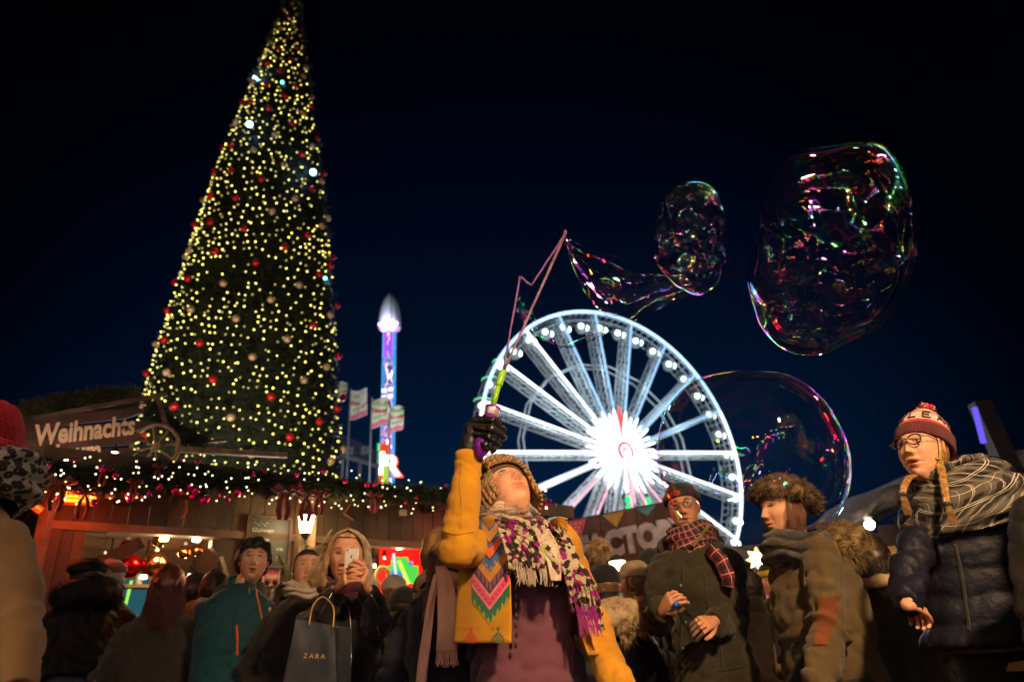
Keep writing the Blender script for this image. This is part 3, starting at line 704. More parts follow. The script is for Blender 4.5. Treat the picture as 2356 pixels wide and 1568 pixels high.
MB().tube([sp(rs+.1, 2.075, .1), sp(rs+.9, 2.075, .1)], .012, 6).build('front_strip', glow('red_strip', (1, .03, .02), 1.6), e)
lamp('red_glow_front', tuple(sp(rs+.35, 2.2, .35)), 7, (1, .03, .02), e, .05)
# toy display: green / blue / yellow glowing castle
tq = S(925, 1330, -.3); toy = empty('toy_castle', tuple(tq), 'glowing green and blue toy castle display in the shop', 'toy display')
G = {'g': glow('toy_green', (.10, .75, .08), 1.0), 'b': glow('toy_blue', (.10, .35, .75), .9), 'y': glow('toy_lime', (.65, .95, .10), 1.3), 'w': glow('toy_pale', (.8, .8, 1), 1.1)}
def tb(px0, py0, px1, py1, k, d=0):
    P = [S(px0, py1, -.3+d), S(px1, py1, -.3+d), S(px1, py0, -.3+d), S(px0, py0, -.3+d)]; MB().prism(P, SN*-.05).build({'g': 'green_block', 'b': 'blue_block', 'y': 'lime_beam', 'w': 'pale_block'}[k], G[k], toy)
tb(894, 1300, 905, 1360, 'g'); tb(896, 1312, 915, 1345, 'b', .02); tb(905, 1285, 940, 1312, 'g'); tb(915, 1290, 950, 1325, 'b', -.06); tb(930, 1300, 962, 1340, 'g', -.02); tb(908, 1325, 935, 1350, 'w', .04); tb(898, 1345, 930, 1362, 'y', .03)
for k in range(4): tb(906+k*9, 1280, 911+k*9, 1285, 'g')
MB().beam(S(917, 1288, -.22), S(940, 1342, -.22), .04, .02).build('lime_beam', G['y'], toy)
MB().beam(S(905, 1272, -.22), S(911, 1330, -.22), .02, .02).build('pale_stick', G['w'], toy)
wre = empty('straw_wreath', tuple(S(875, 1325, -.2)), 'straw wreath hanging at the left of the toy display', 'wreath')
c = S(880, 1325, -.2); MB().tube([c+ST*(.075*math.cos(q*math.pi/8))+Vector((0, 0, .085*math.sin(q*math.pi/8))) for q in range(17)], .022, 6, cap=False).build('ring', mat('straw', (.5, .33, .12), .8, bump=.8), wre)
MB().ball(c+Vector((0, 0, -.09)), (.03, .02, .025), 8, 6).build('ribbon', M_bow, wre)
# heaters
G_heat = glow('heater_element', (1, .17, .006), 6.5, True); M_hbody = mat('heater_housing', (.28, .12, .07), .4, metal=.5)
def heater(p0, p1, p2, p3, off, label, tiltn):
    P = [S(*p, off) for p in (p0, p1, p2, p3)]; c = sum(P, Vector())/4; x = (P[1]-P[0]); y = (P[3]-P[0]); L, Hh = x.length, y.length
    x.normalize(); y = (y-x*y.dot(x)).normalized(); nn = x.cross(y)
    if nn.dot(CAM-c) < 0: nn = -nn
    Mx = Matrix((x, y, nn)).transposed()
    e = empty('patio_heater', tuple(c), label, 'heater', 'infrared heaters under the eaves')
    MB().box(c+nn*.001, (L, Hh, .006), Mx).build('element', G_heat, e)
    MB().box(c-nn*.03, (L*1.06, Hh*1.15, .05), Mx).build('housing', M_hbody, e)
    for k in range(2): MB().box(c+y*(Hh*(-.17+.34*k))+nn*.012, (L, .006, .006), Mx).build('guard_bar', mat('hot_guard_bar', (.4, .08, .02), .5, metal=.6), e)
    for sgn in (-1, 1): MB().box(c+y*sgn*(Hh*.55)+nn*.012, (L*1.06, .01, .03), Mx).build('rim', M_hbody, e)
    MB().tube([c-nn*.05, c-nn*.12+Vector((0, 0, .1)), (c-SN*.3)+Vector((0, 0, .25))], .012, 6).build('arm', M_iron, e)
    lamp('heater_glow', tuple(c+nn*.05-Vector((0, 0, .08))), 9, (1, .09, .02), e, .1)
    return e
heater((150, 1155), (221, 1158), (222, 1130), (151, 1126), .30, 'glowing orange infrared heater flat under the garland', 0)
heater((59, 1154), (92, 1180), (98, 1168), (62, 1144), .34, 'tilted glowing heater beside the leopard scarf', 0)
# small white loudspeaker boxes & wires on the fascia
for px, py in ((253, 1136), (308, 1137), (927, 1179)):
    q = S(px, py, .2); MB2 = MB().box(q, (.055, .05, .055), MS); o = MB2.build('junction_box', mat('cream_plastic', (.55, .45, .33), .5), None)
    o.location = (0, 0, 0); tag(o, {253: 'left one of two small cream boxes under the garland', 308: 'right one of two small cream boxes under the garland', 927: 'small cream box hanging near the right end of the garland'}[px], 'junction box')
cbx = empty('floodlight_box', tuple(S(425, 1126, .25)), 'black floodlight box on the eaves above the bar', 'floodlight')
MB().box(S(425, 1126, .25), (.30, .14, .12), MS).build('housing', M_black, cbx); MB().box(S(425, 1126, .25)+SN*.075, (.26, .01, .09), MS).build('lens', mat('dark_lens', (.02, .02, .02), .1), cbx)
for i, (a, b, c_, m) in enumerate((((668-240, 1150), (430, 1175), (415, 1192), 0), ((805, 1160), (790, 1180), (812, 1195), 0), ((240, 1145), (280, 1165), (330, 1155), 1))):
    pts = [S(*a, .05), S(*b, .07), S(*c_, .06)]; MB().tube([pts[0], pts[0].lerp(pts[1], .6)+Vector((0, 0, -.01)), pts[1], pts[2]], .008, 5).build('hose', mat('pinkish_hose', (.35, .12, .08), .5) if not m else M_cable, stall)
# ================================================================= SIGN WITH CART WHEEL
so = -.28
sgn = empty('carved_sign', tuple(S(200, 1010, so)), 'dark brown pointed board sign reading Weihnachtsbaum in cream letters', 'sign')
for k in range(4):
    y0 = 962+25*k; y1 = y0+24; Rk = (335, 346, 338, 318)[k]
    def yy(x, y): return y-.108*(x-62)*(1-.22*k)
    pl = [S(40, yy(40, y1), so), S(Rk-45+(k % 2)*8, yy(Rk-45, y1), so), S(Rk, yy(Rk, y0+13), so), S(Rk-18, yy(Rk-20, y0+1), so), S(40, yy(40, y0), so)]
    MB().prism(pl, -SN*(.03)).build('plank', [M_darkwood, mat('dark_brown_board_b', (.055, .026, .02), .7, var=.4, vs=4, bump=.5)][k % 2], sgn)
def fit_text(name, body, pa, pb, hpx, off, m, par, shear=.28, bold=.02, ext=.012, plane=S):
    A_, B_ = plane(*pa, off), plane(*pb, off); x = B_-A_; mid = (A_+B_)/2; up_ = plane((pa[0]+pb[0])/2, (pa[1]+pb[1])/2-hpx, off)
    cu = bpy.data.curves.new(name, 'FONT'); cu.body = body; cu.size = 1; cu.extrude = 0; cu.shear = shear; cu.offset = bold; cu.resolution_u = 3
    t = bpy.data.objects.new('src', cu); col.objects.link(t); dg = bpy.context.evaluated_depsgraph_get(); t.data.extrude = .06
    me = bpy.data.meshes.new_from_object(t.evaluated_get(dg)); bpy.data.objects.remove(t)
    xs = [v.co.x for v in me.vertices]; ys = [v.co.y for v in me.vertices]; wx = max(xs)-min(xs)
    Mf = frame(A_, x, (0, 0, 1)); sx = x.length/wx; cap = (up_-mid).length/.70
    me.transform(Mf @ Matrix.Diagonal((sx, cap, ext/.06, 1)) @ Matrix.Translation((-min(xs), 0, 0)))
    me.materials.clear(); me.materials.append(m); me.transform(Matrix.Translation(-par.location)); o = bpy.data.objects.new(name, me); col.objects.link(o); o.parent = par; return o
fit_text('lettering', 'Weihnachts', (86, 1023), (314, 996), 44, so+.015, M_cream, sgn, bold=.034)
fit_text('lettering', 'baum', (124, 1066), (234, 1052), 42, so+.015, M_cream, sgn, bold=.034)
for i, (x_, y_) in enumerate(((120, 1046), (265, 1040))):  # added lamps, put in so the sign and garland read brighter
    q = S(x_, y_, .16); e = empty('added_sign_lamp', tuple(q), ('left', 'right')[i]+' small added lamp in the garland, brightening the carved sign', 'lamp')
    MB().lathe([(.004, .05), (.02, .03), (.028, 0), (.024, 0)], Matrix.Translation(q), n=12).build('shade', M_iron, e); MB().tube([q+Vector((0, 0, .05)), q+Vector((0, 0, .09))-SN*.05, q-SN*.12+Vector((0, 0, -.12))], .005, 5).build('arm', M_iron, e)
    lamp('added_sign_light', tuple(q-SN*.03-Vector((0, 0, .02))), 3.2, (1, .70, .45), e, .03)
fr = empty('roof_frame', tuple(S(200, 935, so)), 'weathered dark beam framework above the sign', 'timber frame')
def pbeam(a, b, o1, wd, nm, m, par): return MB().beam(S(*a, o1), S(*b, o1), wd, wd).build(nm, m, par)
M_greyw = mat('grey_brown_beam', (.13, .075, .06), .8, var=.4, vs=6, bump=.5)
pbeam((20, 972), (383, 906), so, .035, 'ridge_beam', M_greyw, fr); pbeam((361, 912), (383, 980), so, .035, 'upright', M_greyw, fr)
cart = empty('cart_wheel', tuple(S(357, 1028, so+.02)), 'wooden spoked cart wheel and shaft standing on the stall roof', 'cart wheel')
cc = S(357, 1028, so+.02); rw = 54*(cc-CAM).dot(_f)/FPX; wa = (ST*.93 + SN*.35).normalized()
M_cart = mat('cart_wheel_wood', (.26, .15, .09), .7, var=.35, vs=10, bump=.4)
MB().tube([cc+wa*(rw*math.cos(q*math.pi/20))*.92+Vector((0, 0, rw*math.sin(q*math.pi/20))) for q in range(41)], .017, 6, cap=False, flat=1.3).build('rim', M_cart, cart)
MB().tube([cc-SN*.05, cc+SN*.06], .03, 10).build('hub', M_cart, cart)
for q in range(8):
    a = q*math.pi/4+.25; MB().tube([cc+wa*.025*math.cos(a)+Vector((0, 0, .025*math.sin(a))), cc+wa*(rw*math.cos(a))*.92+Vector((0, 0, rw*math.sin(a)))], [.008, .012], 6).build('spoke', M_cart, cart)
pbeam((405, 1033), (660, 1047), so-.1, .05, 'shaft', M_cart, cart); pbeam((398, 1021), (520, 1012), so-.25, .03, 'side_rail', M_cart, cart)
# greenery over the sign
def garland(name, pts, rad, n, size, label, m, seed, core=True):
    rr = random.Random(seed); e = empty(name, tuple(pts[0]), label, 'garland'); pts = [Vector(p) for p in pts]
    if core: MB().tube(pts, rad*.5, 8).build('core', mat('dark_garland_core', (.012, .016, .007), .9, bump=1, bs=20), e)
    mb = MB()
    for k in range(n):
        u = rr.random()*(len(pts)-1.001); i = int(u); c = pts[i].lerp(pts[i+1], u-i)
        d = Vector((rr.gauss(0, 1), rr.gauss(0, 1), rr.gauss(0, 1))).normalized(); lump = .75+.5*abs(noise.noise((u*2.3, seed, 0)))
        c = c + d*rad*lump*rr.uniform(.35, .95); sprigs(mb, c, d, size, 3, rr)
    mb.build('needles', m, e, kind='stuff'); return e
garland('fir_garland', [S(x, y, -.35) for x, y in ((40, 975), (66, 955), (110, 942), (160, 930), (210, 922), (260, 918), (310, 915))], .13, 3600, .065, 'pale frosted fir boughs heaped along the beam above the sign', M_fir_pale, 1, False)
garland('fir_garland', [S(x, y, -.38) for x, y in ((345, 935), (370, 960), (405, 985), (430, 1010), (470, 1015))], .10, 1200, .06, 'dark fir boughs behind the cart wheel', mat('blue_green_fir', (.05, .065, .035), .8, var=.5, c2=(.015, .022, .01)), 2, False)
GP = [S(x, y, .46) for x, y in ((-80, 1062), (30, 1084), (80, 1088), (150, 1096), (215, 1106), (300, 1104), (360, 1090), (420, 1096), (480, 1100), (560, 1108), (640, 1112), (720, 1118), (800, 1126), (900, 1134), (1000, 1140), (1080, 1142), (1160, 1142), (1225, 1142))]
garland('fir_garland', GP, .112, 9500, .075, 'long fir garland with fairy lights running along the whole stall roof', M_fir, 3)
# bulbs, pink baubles and bows on that garland
gl = empty('garland_lights', tuple(GP[0]), 'string of pale fairy lights threaded through the roof garland', 'fairy lights')
rr = random.Random(21)
for k in range(230):
    u = rr.random()*(len(GP)-1.001); i = int(u); c = GP[i].lerp(GP[i+1], u-i)
    a = rr.uniform(-2.5, .9); d = (SN*math.cos(a)+Vector((0, 0, math.sin(a)))); bulb(c+d*.16*rr.uniform(.8, 1.15)+SN*.03, .0062, rr.choice((M_bulbw, M_bulbw, M_bulb2)), gl)
MB().tube([p+SN*.12+Vector((0, 0, .03*math.sin(i*2))) for i, p in enumerate(GP)], .004, 4).build('cable', M_cable, gl)
rr = random.Random(31)
for k in range(46):
    u = (k+.5)/46*(len(GP)-1.001) + rr.uniform(-.2, .2); u = max(0, min(len(GP)-1.01, u)); i = int(u); c = GP[i].lerp(GP[i+1], u-i); a = rr.uniform(-2, .7)
    d = (SN*math.cos(a)+Vector((0, 0, math.sin(a)))); bauble(tuple(c+d*.16+SN*.03), rr.choice((.018, .024)), M_pink_bauble, 'bauble', 'small magenta bauble on the roof garland '+('under the sign', 'below the cart wheel', 'below the left side of the tree', 'below the foot of the tree', 'above the shop window', 'near its right end')[min(5, k*6//46)], 'bauble', 'magenta baubles on the roof garland')
for i, (x, y) in enumerate(((298, 1138), (405, 1128), (436, 1120), (450, 1128), (470, 1150), (545, 1132))):
    bauble(tuple(S(x, y, .5)), .034, M_pink_bauble, 'bauble', ('largest magenta bauble hanging low over the bar, left', 'magenta bauble left of the hanging cluster', 'topmost magenta bauble of the hanging cluster', 'right magenta bauble of the hanging cluster', 'magenta bauble just right of the black floodlight', 'magenta bauble hanging above the chalkboard')[i], 'bauble', 'large magenta baubles under the garland')
def bow(px, py, s, label):
    q = S(px, py, .62); e = empty('bow', tuple(q), label, 'bow', 'wine red bows on the garland')
    up_ = Vector((0, 0, 1))
    for sg in (-1, 1):
        mb = MB(); pts = [q, q+ST*sg*s*.5+up_*s*.35, q+ST*sg*s*.95+up_*s*.1, q+ST*sg*s*.5-up_*s*.15, q]; mb.tube([p+SN*.01*i for i, p in enumerate(pts)], [s*.05, s*.2, s*.22, s*.15, s*.05], 6, flat=.35); mb.build('loop', M_bow, e, smooth=True)
        mb = MB(); pts = [q, q+ST*sg*s*.25-up_*s*.6, q+ST*sg*s*.35-up_*s*1.3, q+ST*sg*s*.2-up_*s*1.9]; mb.tube(pts, [s*.06, s*.18, s*.2, s*.16], 6, flat=.3); mb.build('tail', M_bow, e, smooth=True)
    MB().ball(q+SN*.02, s*.13, 8, 6).build('knot', M_bow, e, smooth=True)
for i, (x, y, s_) in enumerate(((137, 1110, .10), (240, 1080, .06), (310, 1110, .055), (197, 1135, .09), (365, 1075, .05), (655, 1130, .12), (705, 1140, .11), (735, 1138, .09), (860, 1140, .08))):
    bow(x, y, s_, ('big wine red bow at the left end with tails reaching the heater', 'small red bow near the letter u of the sign', 'small dark red bow right of the sign', 'wine red bow draped over the orange heater', 'faint red bow under the cart wheel', 'largest wine red bow below the foot of the tree', 'wine red bow directly above the pillar', 'wine red bow just right of the pillar', 'small wine red bow near the right end')[i])
# hanging bauble cluster seen right of the raised arm
gq = on_plane(1243, 1148, SA, SB, .5)
e = empty('bauble_cluster', tuple(gq), 'dark cluster of baubles and lights hanging right of the woman in the knitted hat', 'decoration')
MB().ball(gq, .075, 12, 8).build('ball', mat('dark_red_ball', (.05, .005, .006), .4), e, smooth=True)
for dx, dz, m in ((-.02, .1, M_bulbw), (.04, .09, M_bulbw), (-.05, .02, M_bulbw), (.03, -.1, M_bulbw), (.05, -.06, M_pink_bauble), (.0, -.07, M_pink_bauble), (.09, -.02, M_pink_bauble)):
    MB().ball(gq+ST*dx+Vector((0, 0, dz))+SN*.05, .012 if m is M_bulbw else .022, 8, 6).build('bulb' if m is M_bulbw else 'bauble', m, e)

# ================================================================= FACTORY HOARDING (centre)
FA = at(1290, 1200, 9.6); FB = at(1545, 1152, 9.0); FT = Vector((FB.x-FA.x, FB.y-FA.y, 0)).normalized(); FN = Vector((FT.y, -FT.x, 0))
def Fp(px, py, off=0): return on_plane(px, py, (FA.x, FA.y), (FB.x, FB.y), off)
hd = empty('printed_hoarding', (FA.x, FA.y, 0), 'brown wood printed hoarding with bunting and white FACTORY lettering', 'hoarding')
M_hb = [mat('hoarding_board_%d' % i, c, .6, var=.5, vs=5, bump=.2, c2=d) for i, (c, d) in enumerate((((.11, .040, .026), (.04, .014, .012)), ((.09, .034, .023), (.035, .013, .011)), ((.13, .048, .032), (.05, .016, .014))))]
x = 1230
i = 0
while x < 1560:
    x1 = x+46; P = [Fp(x+.7, 1500), Fp(x1-.7, 1500)]; zt = lambda q: Fp(q, 1204-.19*(q-1270)).z
    MB().prism([Vector((P[0].x, P[0].y, 0)), Vector((P[1].x, P[1].y, 0)), Vector((P[1].x, P[1].y, zt(x1))), Vector((P[0].x, P[0].y, zt(x)))], -FN*.04).build('board', M_hb[i % 3], hd); x = x1; i += 1
for (xa, xb, xt, yt, c, nm) in ((1300, 1348, 1336, 1238, (.50, .08, .10), 'pink'), (1385, 1436, 1418, 1212, (.45, .24, .06), 'ochre'), (1462, 1510, 1488, 1185, (.10, .25, .30), 'blue'), (1232, 1270, 1255, 1252, (.35, .05, .06), 'red')):
    yt0 = lambda q: 1206-.19*(q-1270)
    e_ = MB().prism([Fp(xa, yt0(xa), .006), Fp(xt, yt, .006), Fp(xb, yt0(xb), .006)], -FN*.004).build('pennant', fabric('pennant_'+nm, c), hd)
    if nm == 'pink':
        for k in range(9):
            u, v = (k % 3+1)/4, (k//3+.5)/4; xx = xa+(xb-xa)*(.5+(u-.5)*(1-v)); yy_ = yt0(xx)+(yt-yt0(xx))*v*.9
            MB().ball(Fp(xx, yy_+3, .010), (.012, .003, .012), 6, 4).build('dot', mat('pennant_dot', (.6, .4, .35), .8), e_)
M_fl = mat('white_block_letters', (.40, .35, .38), .6)
fit_text('lettering', 'FACTORY', (1333, 1290), (1602, 1237), 52, .008, M_fl, hd, shear=0, bold=.075, ext=.012, plane=Fp)
MB().tube([Fp(1232, 1262, .05), Fp(1300, 1248, .05)], .03, 6).build('red_tube', glow('red_tube', (.8, .03, .03), .9), hd)
MB().tube([Fp(1289, 1265, .05), Fp(1290, 1295, .05)], .02, 6).build('amber_tube', glow('amber_tube', (.9, .35, .04), .9), hd)
# lantern in front of the hoarding
lq2 = at(1421, 1306, 6.5); e = empty('lit_lantern', tuple(lq2), 'white glowing tapered lantern between the pompom hat and cream beanie', 'lantern')
MB().lathe([(.035, -.09), (.075, .06)], Matrix.Translation(lq2), n=6).build('glass', glow('white_lantern_glass', (1, .9, .62), 6), e)
MB().lathe([(.08, .062), (.04, .10), (.01, .12)], Matrix.Translation(lq2), n=6).build('cap', M_iron, e); MB().tube([(lq2.x, lq2.y, 0), lq2-Vector((0, 0, .09))], .02, 8).build('post', M_iron, e)
lamp('lantern_bulb', tuple(lq2+Vector((0, -.15, 0))), 22, (1, .8, .5), e, .06)
# star lamp
sq = at(1745, 1284, 6.5); e = empty('star_lamp', tuple(sq), 'warm white star shaped lamp below the big round bubble', 'star lamp')
mb = MB(); cpts = [Vector((sq.x+(.105 if q % 2 == 0 else .062)*math.cos(q*math.pi/8), sq.y, sq.z+(.105 if q % 2 == 0 else .062)*math.sin(q*math.pi/8))) for q in range(16)]
mb.prism(cpts, (0, .05, 0)); mb.build('star', glow('star_lamp_glow', (1, .66, .28), 3.4), e); MB().ball(sq-Vector((0, .02, 0)), (.05, .03, .05), 8, 6).build('bulb', glow('star_lamp_core', (1, .85, .5), 9), e)
MB().tube([sq+Vector((0, .02, 0)), (sq.x, 7.66, sq.z+.02)], .006, 4).build('cable', M_cable, e)

lamp('star_glow', tuple(sq+Vector((0, -.25, 0))), 12, (1, .62, .3), e, .08)
# dark reddish back stall behind the men (centre right)
q0, q1 = at(1600, 1275, 8), at(1790, 1262, 8)
e = empty('dark_stall', (q0.x, 8, 0), 'dim maroon stall with pale awning edge behind the olive coats', 'market stall')
MB().box(((q0.x+q1.x)/2, 8.2, q0.z/2-.1), (q1.x-q0.x+.5, .3, q0.z-.2)).build('wall', mat('maroon_boards', (.045, .012, .016), .7, var=.4), e)
MB().box(((q0.x+q1.x)/2, 7.9, q0.z-.06), (q1.x-q0.x+.8, .5, .16)).build('awning', mat('awning_violet', (.06, .045, .07), .7), e)
# ================================================================= SNOWY HUT (right)
hp = [(1875, 1235), (1915, 1196), (1960, 1166), (2010, 1132), (2060, 1100), (2130, 1070), (2200, 1048), (2290, 1026), (2400, 1008)]
hut = empty('snowy_hut', tuple(at(2100, 1100, 9)), 'market hut with thick lumpy snow on its sloping roof, right', 'hut')
hx = [at(x, y, 9) for x, y in hp]
mb = MB(); rings = []
def interp(u):
    u *= len(hx)-1; i = min(int(u), len(hx)-2); return hx[i].lerp(hx[i+1], u-i)
for i in range(70):
    c = interp(i/69); th = .14+.05*noise.noise((i*.5, 0, 1)); ring = []
    for j in range(16):
        a = j/16*2*math.pi; y = 1.6*math.cos(a); z = th*math.sin(a)*(1.6 if math.sin(a) < 0 else 1)
        nz = (.10*noise.noise((c.x*3.5, y*4+a, 3))+.03*abs(noise.noise((c.x*9, a*2, 5))))+.03*noise.noise((c.x*16, y*12+a*2, 7)); ring.append(Vector((c.x, 10.4+y*.9, c.z-th+z+nz+(.35 if math.sin(a) > .5 and abs(math.cos(a)) < .3 else 0)*0)))
    rings.append(ring)
mb.loft(rings); mb.build('snow_roof', mat('dirty_snow', (.20, .165, .15), .85, var=.22, vs=9, bump=1, bs=20), hut, smooth=True)
mb = MB(); b0, b1 = hx[0], hx[-1]
for k in range(14):
    x0 = b0.x+(b1.x-b0.x)*k/14; x1 = b0.x+(b1.x-b0.x)*(k+1)/14; zz = interp((k+.5)/14).z-.3
    MB().box(((x0+x1)/2, 9.3, zz/2), (x1-x0-.008, .04, zz)).build('wall_board', mat('hut_brown_board_%d' % (k % 2), ((.045, .026, .022), (.035, .02, .018))[k % 2], .7, var=.4, vs=3), hut)
# bright lamp on the hut
lq3 = at(2000, 1206, 7.6); e = empty('bright_lamp', tuple(lq3), 'dazzling white lamp below the snowy roof', 'lamp')
MB().ball(lq3, .05, 12, 8).build('bulb', glow('dazzling_bulb', (1, .95, .78), 60), e); MB().lathe([(.02, .05), (.05, .07), (.02, .12)], Matrix.Translation(lq3), n=10).build('socket', M_iron, e)
MB().tube([lq3+Vector((0, 0, .1)), (lq3.x, 9.2, lq3.z+.2)], .012, 5).build('arm', M_iron, e)
lamp('bright_light', tuple(lq3+Vector((-.12, -.12, 0))), 120, (1, .82, .62), e, .06)
# leaning beam with violet led strip
p0, p1 = at(2252, 925, 8), at(2325, 1085, 8)
e = empty('leaning_beam', (p1.x, 8, 0), 'dark leaning beam with violet led strip behind the bobble hat', 'ride beam')
MB().beam(p0, p1, .15, .21).build('beam', mat('dark_ride_steel', (.012, .010, .010), .7), e)
a, b = at(2241, 937, 7.8), at(2262, 1018, 7.8); MB().tube([a, b], .032, 8).build('led_strip', glow('violet_strip', (.16, .12, .95), 1.0), e)
MB().beam(p1, (p1.x+.3, 8, 0), .25, .33).build('foot', mat('dark_ride_steel', (.03, .025, .022), .6), e)

# ================================================================= BEHIND THE PHOTOGRAPHER: the lamps that light the crowd
def street_lamp(x, y, h, e_, c, label, r=.14):
    e = empty('market_lamp', (x, y, 0), label, 'street lamp')
    MB().lathe([(.12, 0), (.12, .1), (.05, .3), (.04, h-.1)], Matrix.Translation((x, y, 0)), n=12).build('post', M_iron, e)
    MB().ball((x, y, h+.1), .15, 14, 10).build('globe', glow('lamp_globe', (1, .70, .38), 26), e, smooth=True)
    MB().lathe([(.16, .25), (.10, .32), (.02, .36)], Matrix.Translation((x, y, h-.03)), n=12).build('cap', M_iron, e)
    if e_: lamp('lamp_bulb', (x, y+.0, h+.1), e_, c, e, r)
    return e
WARM = (1, .62, .30)
def place_lamps():
    for x, y, h, en, lb in ((1.5, -.5, 3.1, 0, 'warm globe lamp post behind the photographer on the right'), (-2.2, -.4, 3.2, 26, 'warm globe lamp post behind the photographer on the left'), (.2, -5.0, 4.0, 60, 'far warm globe lamp post behind the photographer')):
        o = street_lamp(x, y, h, 0, WARM, lb)
        # the globe itself must not shadow its own bulb: the light sits just in front of the globe
        if en: lamp('lamp_bulb', (x*.93, y+.28, h+.05), en, WARM, o, .16)
        else:
            l = bpy.data.lights.new('lamp_spot', 'SPOT'); l.energy = 950; l.color = (1, .61, .31); l.shadow_soft_size = .10; l.spot_size = R(70); l.spot_blend = .75
            q = bpy.data.objects.new('lamp_spot', l); col.objects.link(q); q.parent = o; q.location = Vector((x*.93, y+.28, h+.05))-o.location
            q.rotation_euler = (Vector((x*.93, y+.28, h+.05))-Vector((1.05, 2.8, 1.5))).to_track_quat('Z', 'Y').to_euler()
    # festoon strings and a lit ride front that the bubbles mirror
    fes = [((1, .25, .6), 14), ((.1, .9, .35), 9), ((.2, .45, 1), 14), ((1, .55, .12), 16), ((1, .9, .7), 20)]
    for k, (y, z, n) in enumerate(((-3.0, 3.8, 11),)):
        e = empty('festoon', (0, y, 0), ('near', 'far')[k]+' string of coloured bulbs hung behind the photographer', 'festoon lights')
        pts = [Vector((-6+12*i/(n-1), y+.3*math.sin(i), z-.5*(1-((i/(n-1))*2-1)**2))) for i in range(n)]
        MB().tube(pts, .008, 4).build('cable', M_cable, e)
        for i, p in enumerate(pts):
            c, s_ = fes[(i+k) % 5]; MB().ball(p-Vector((0, 0, .09)), (.07, .07, .09), 8, 6).build('bulb', glow('festoon_%d' % ((i+k) % 5), c, s_*4), e)
        for sx in (-6, 6): MB().tube([(sx, y, 0), (sx, y, z+.2)], .05, 8).build('pole', M_iron, e)
    e = empty('ride_front', (0, -9, 0), 'lit fairground ride front behind the photographer', 'ride')
    MB().box((0, -9.2, 2.2), (11, .2, 4.4)).build('wall', mat('ride_front_paint', (.35, .05, .10), .5), e)
    for i in range(5):
        c, s_ = fes[(i*2+1) % 5]; x = -4.6+i*2.3
        MB().tube([(x+.9*math.cos(q*math.pi/8), -9.0, 2.7+.9*math.sin(q*math.pi/8)) for q in range(9)], .06, 6).build('neon_arch', glow('neon_%d' % (i % 5), c, 38), e)
        MB().box((x, -9.0, 1.6), (.5, .06, .9)).build('lit_window', glow('ride_window_%d' % (i % 3), ((1, .6, .25), (1, .35, .5), (.4, .9, .8))[i % 3], 8), e)
place_lamps()
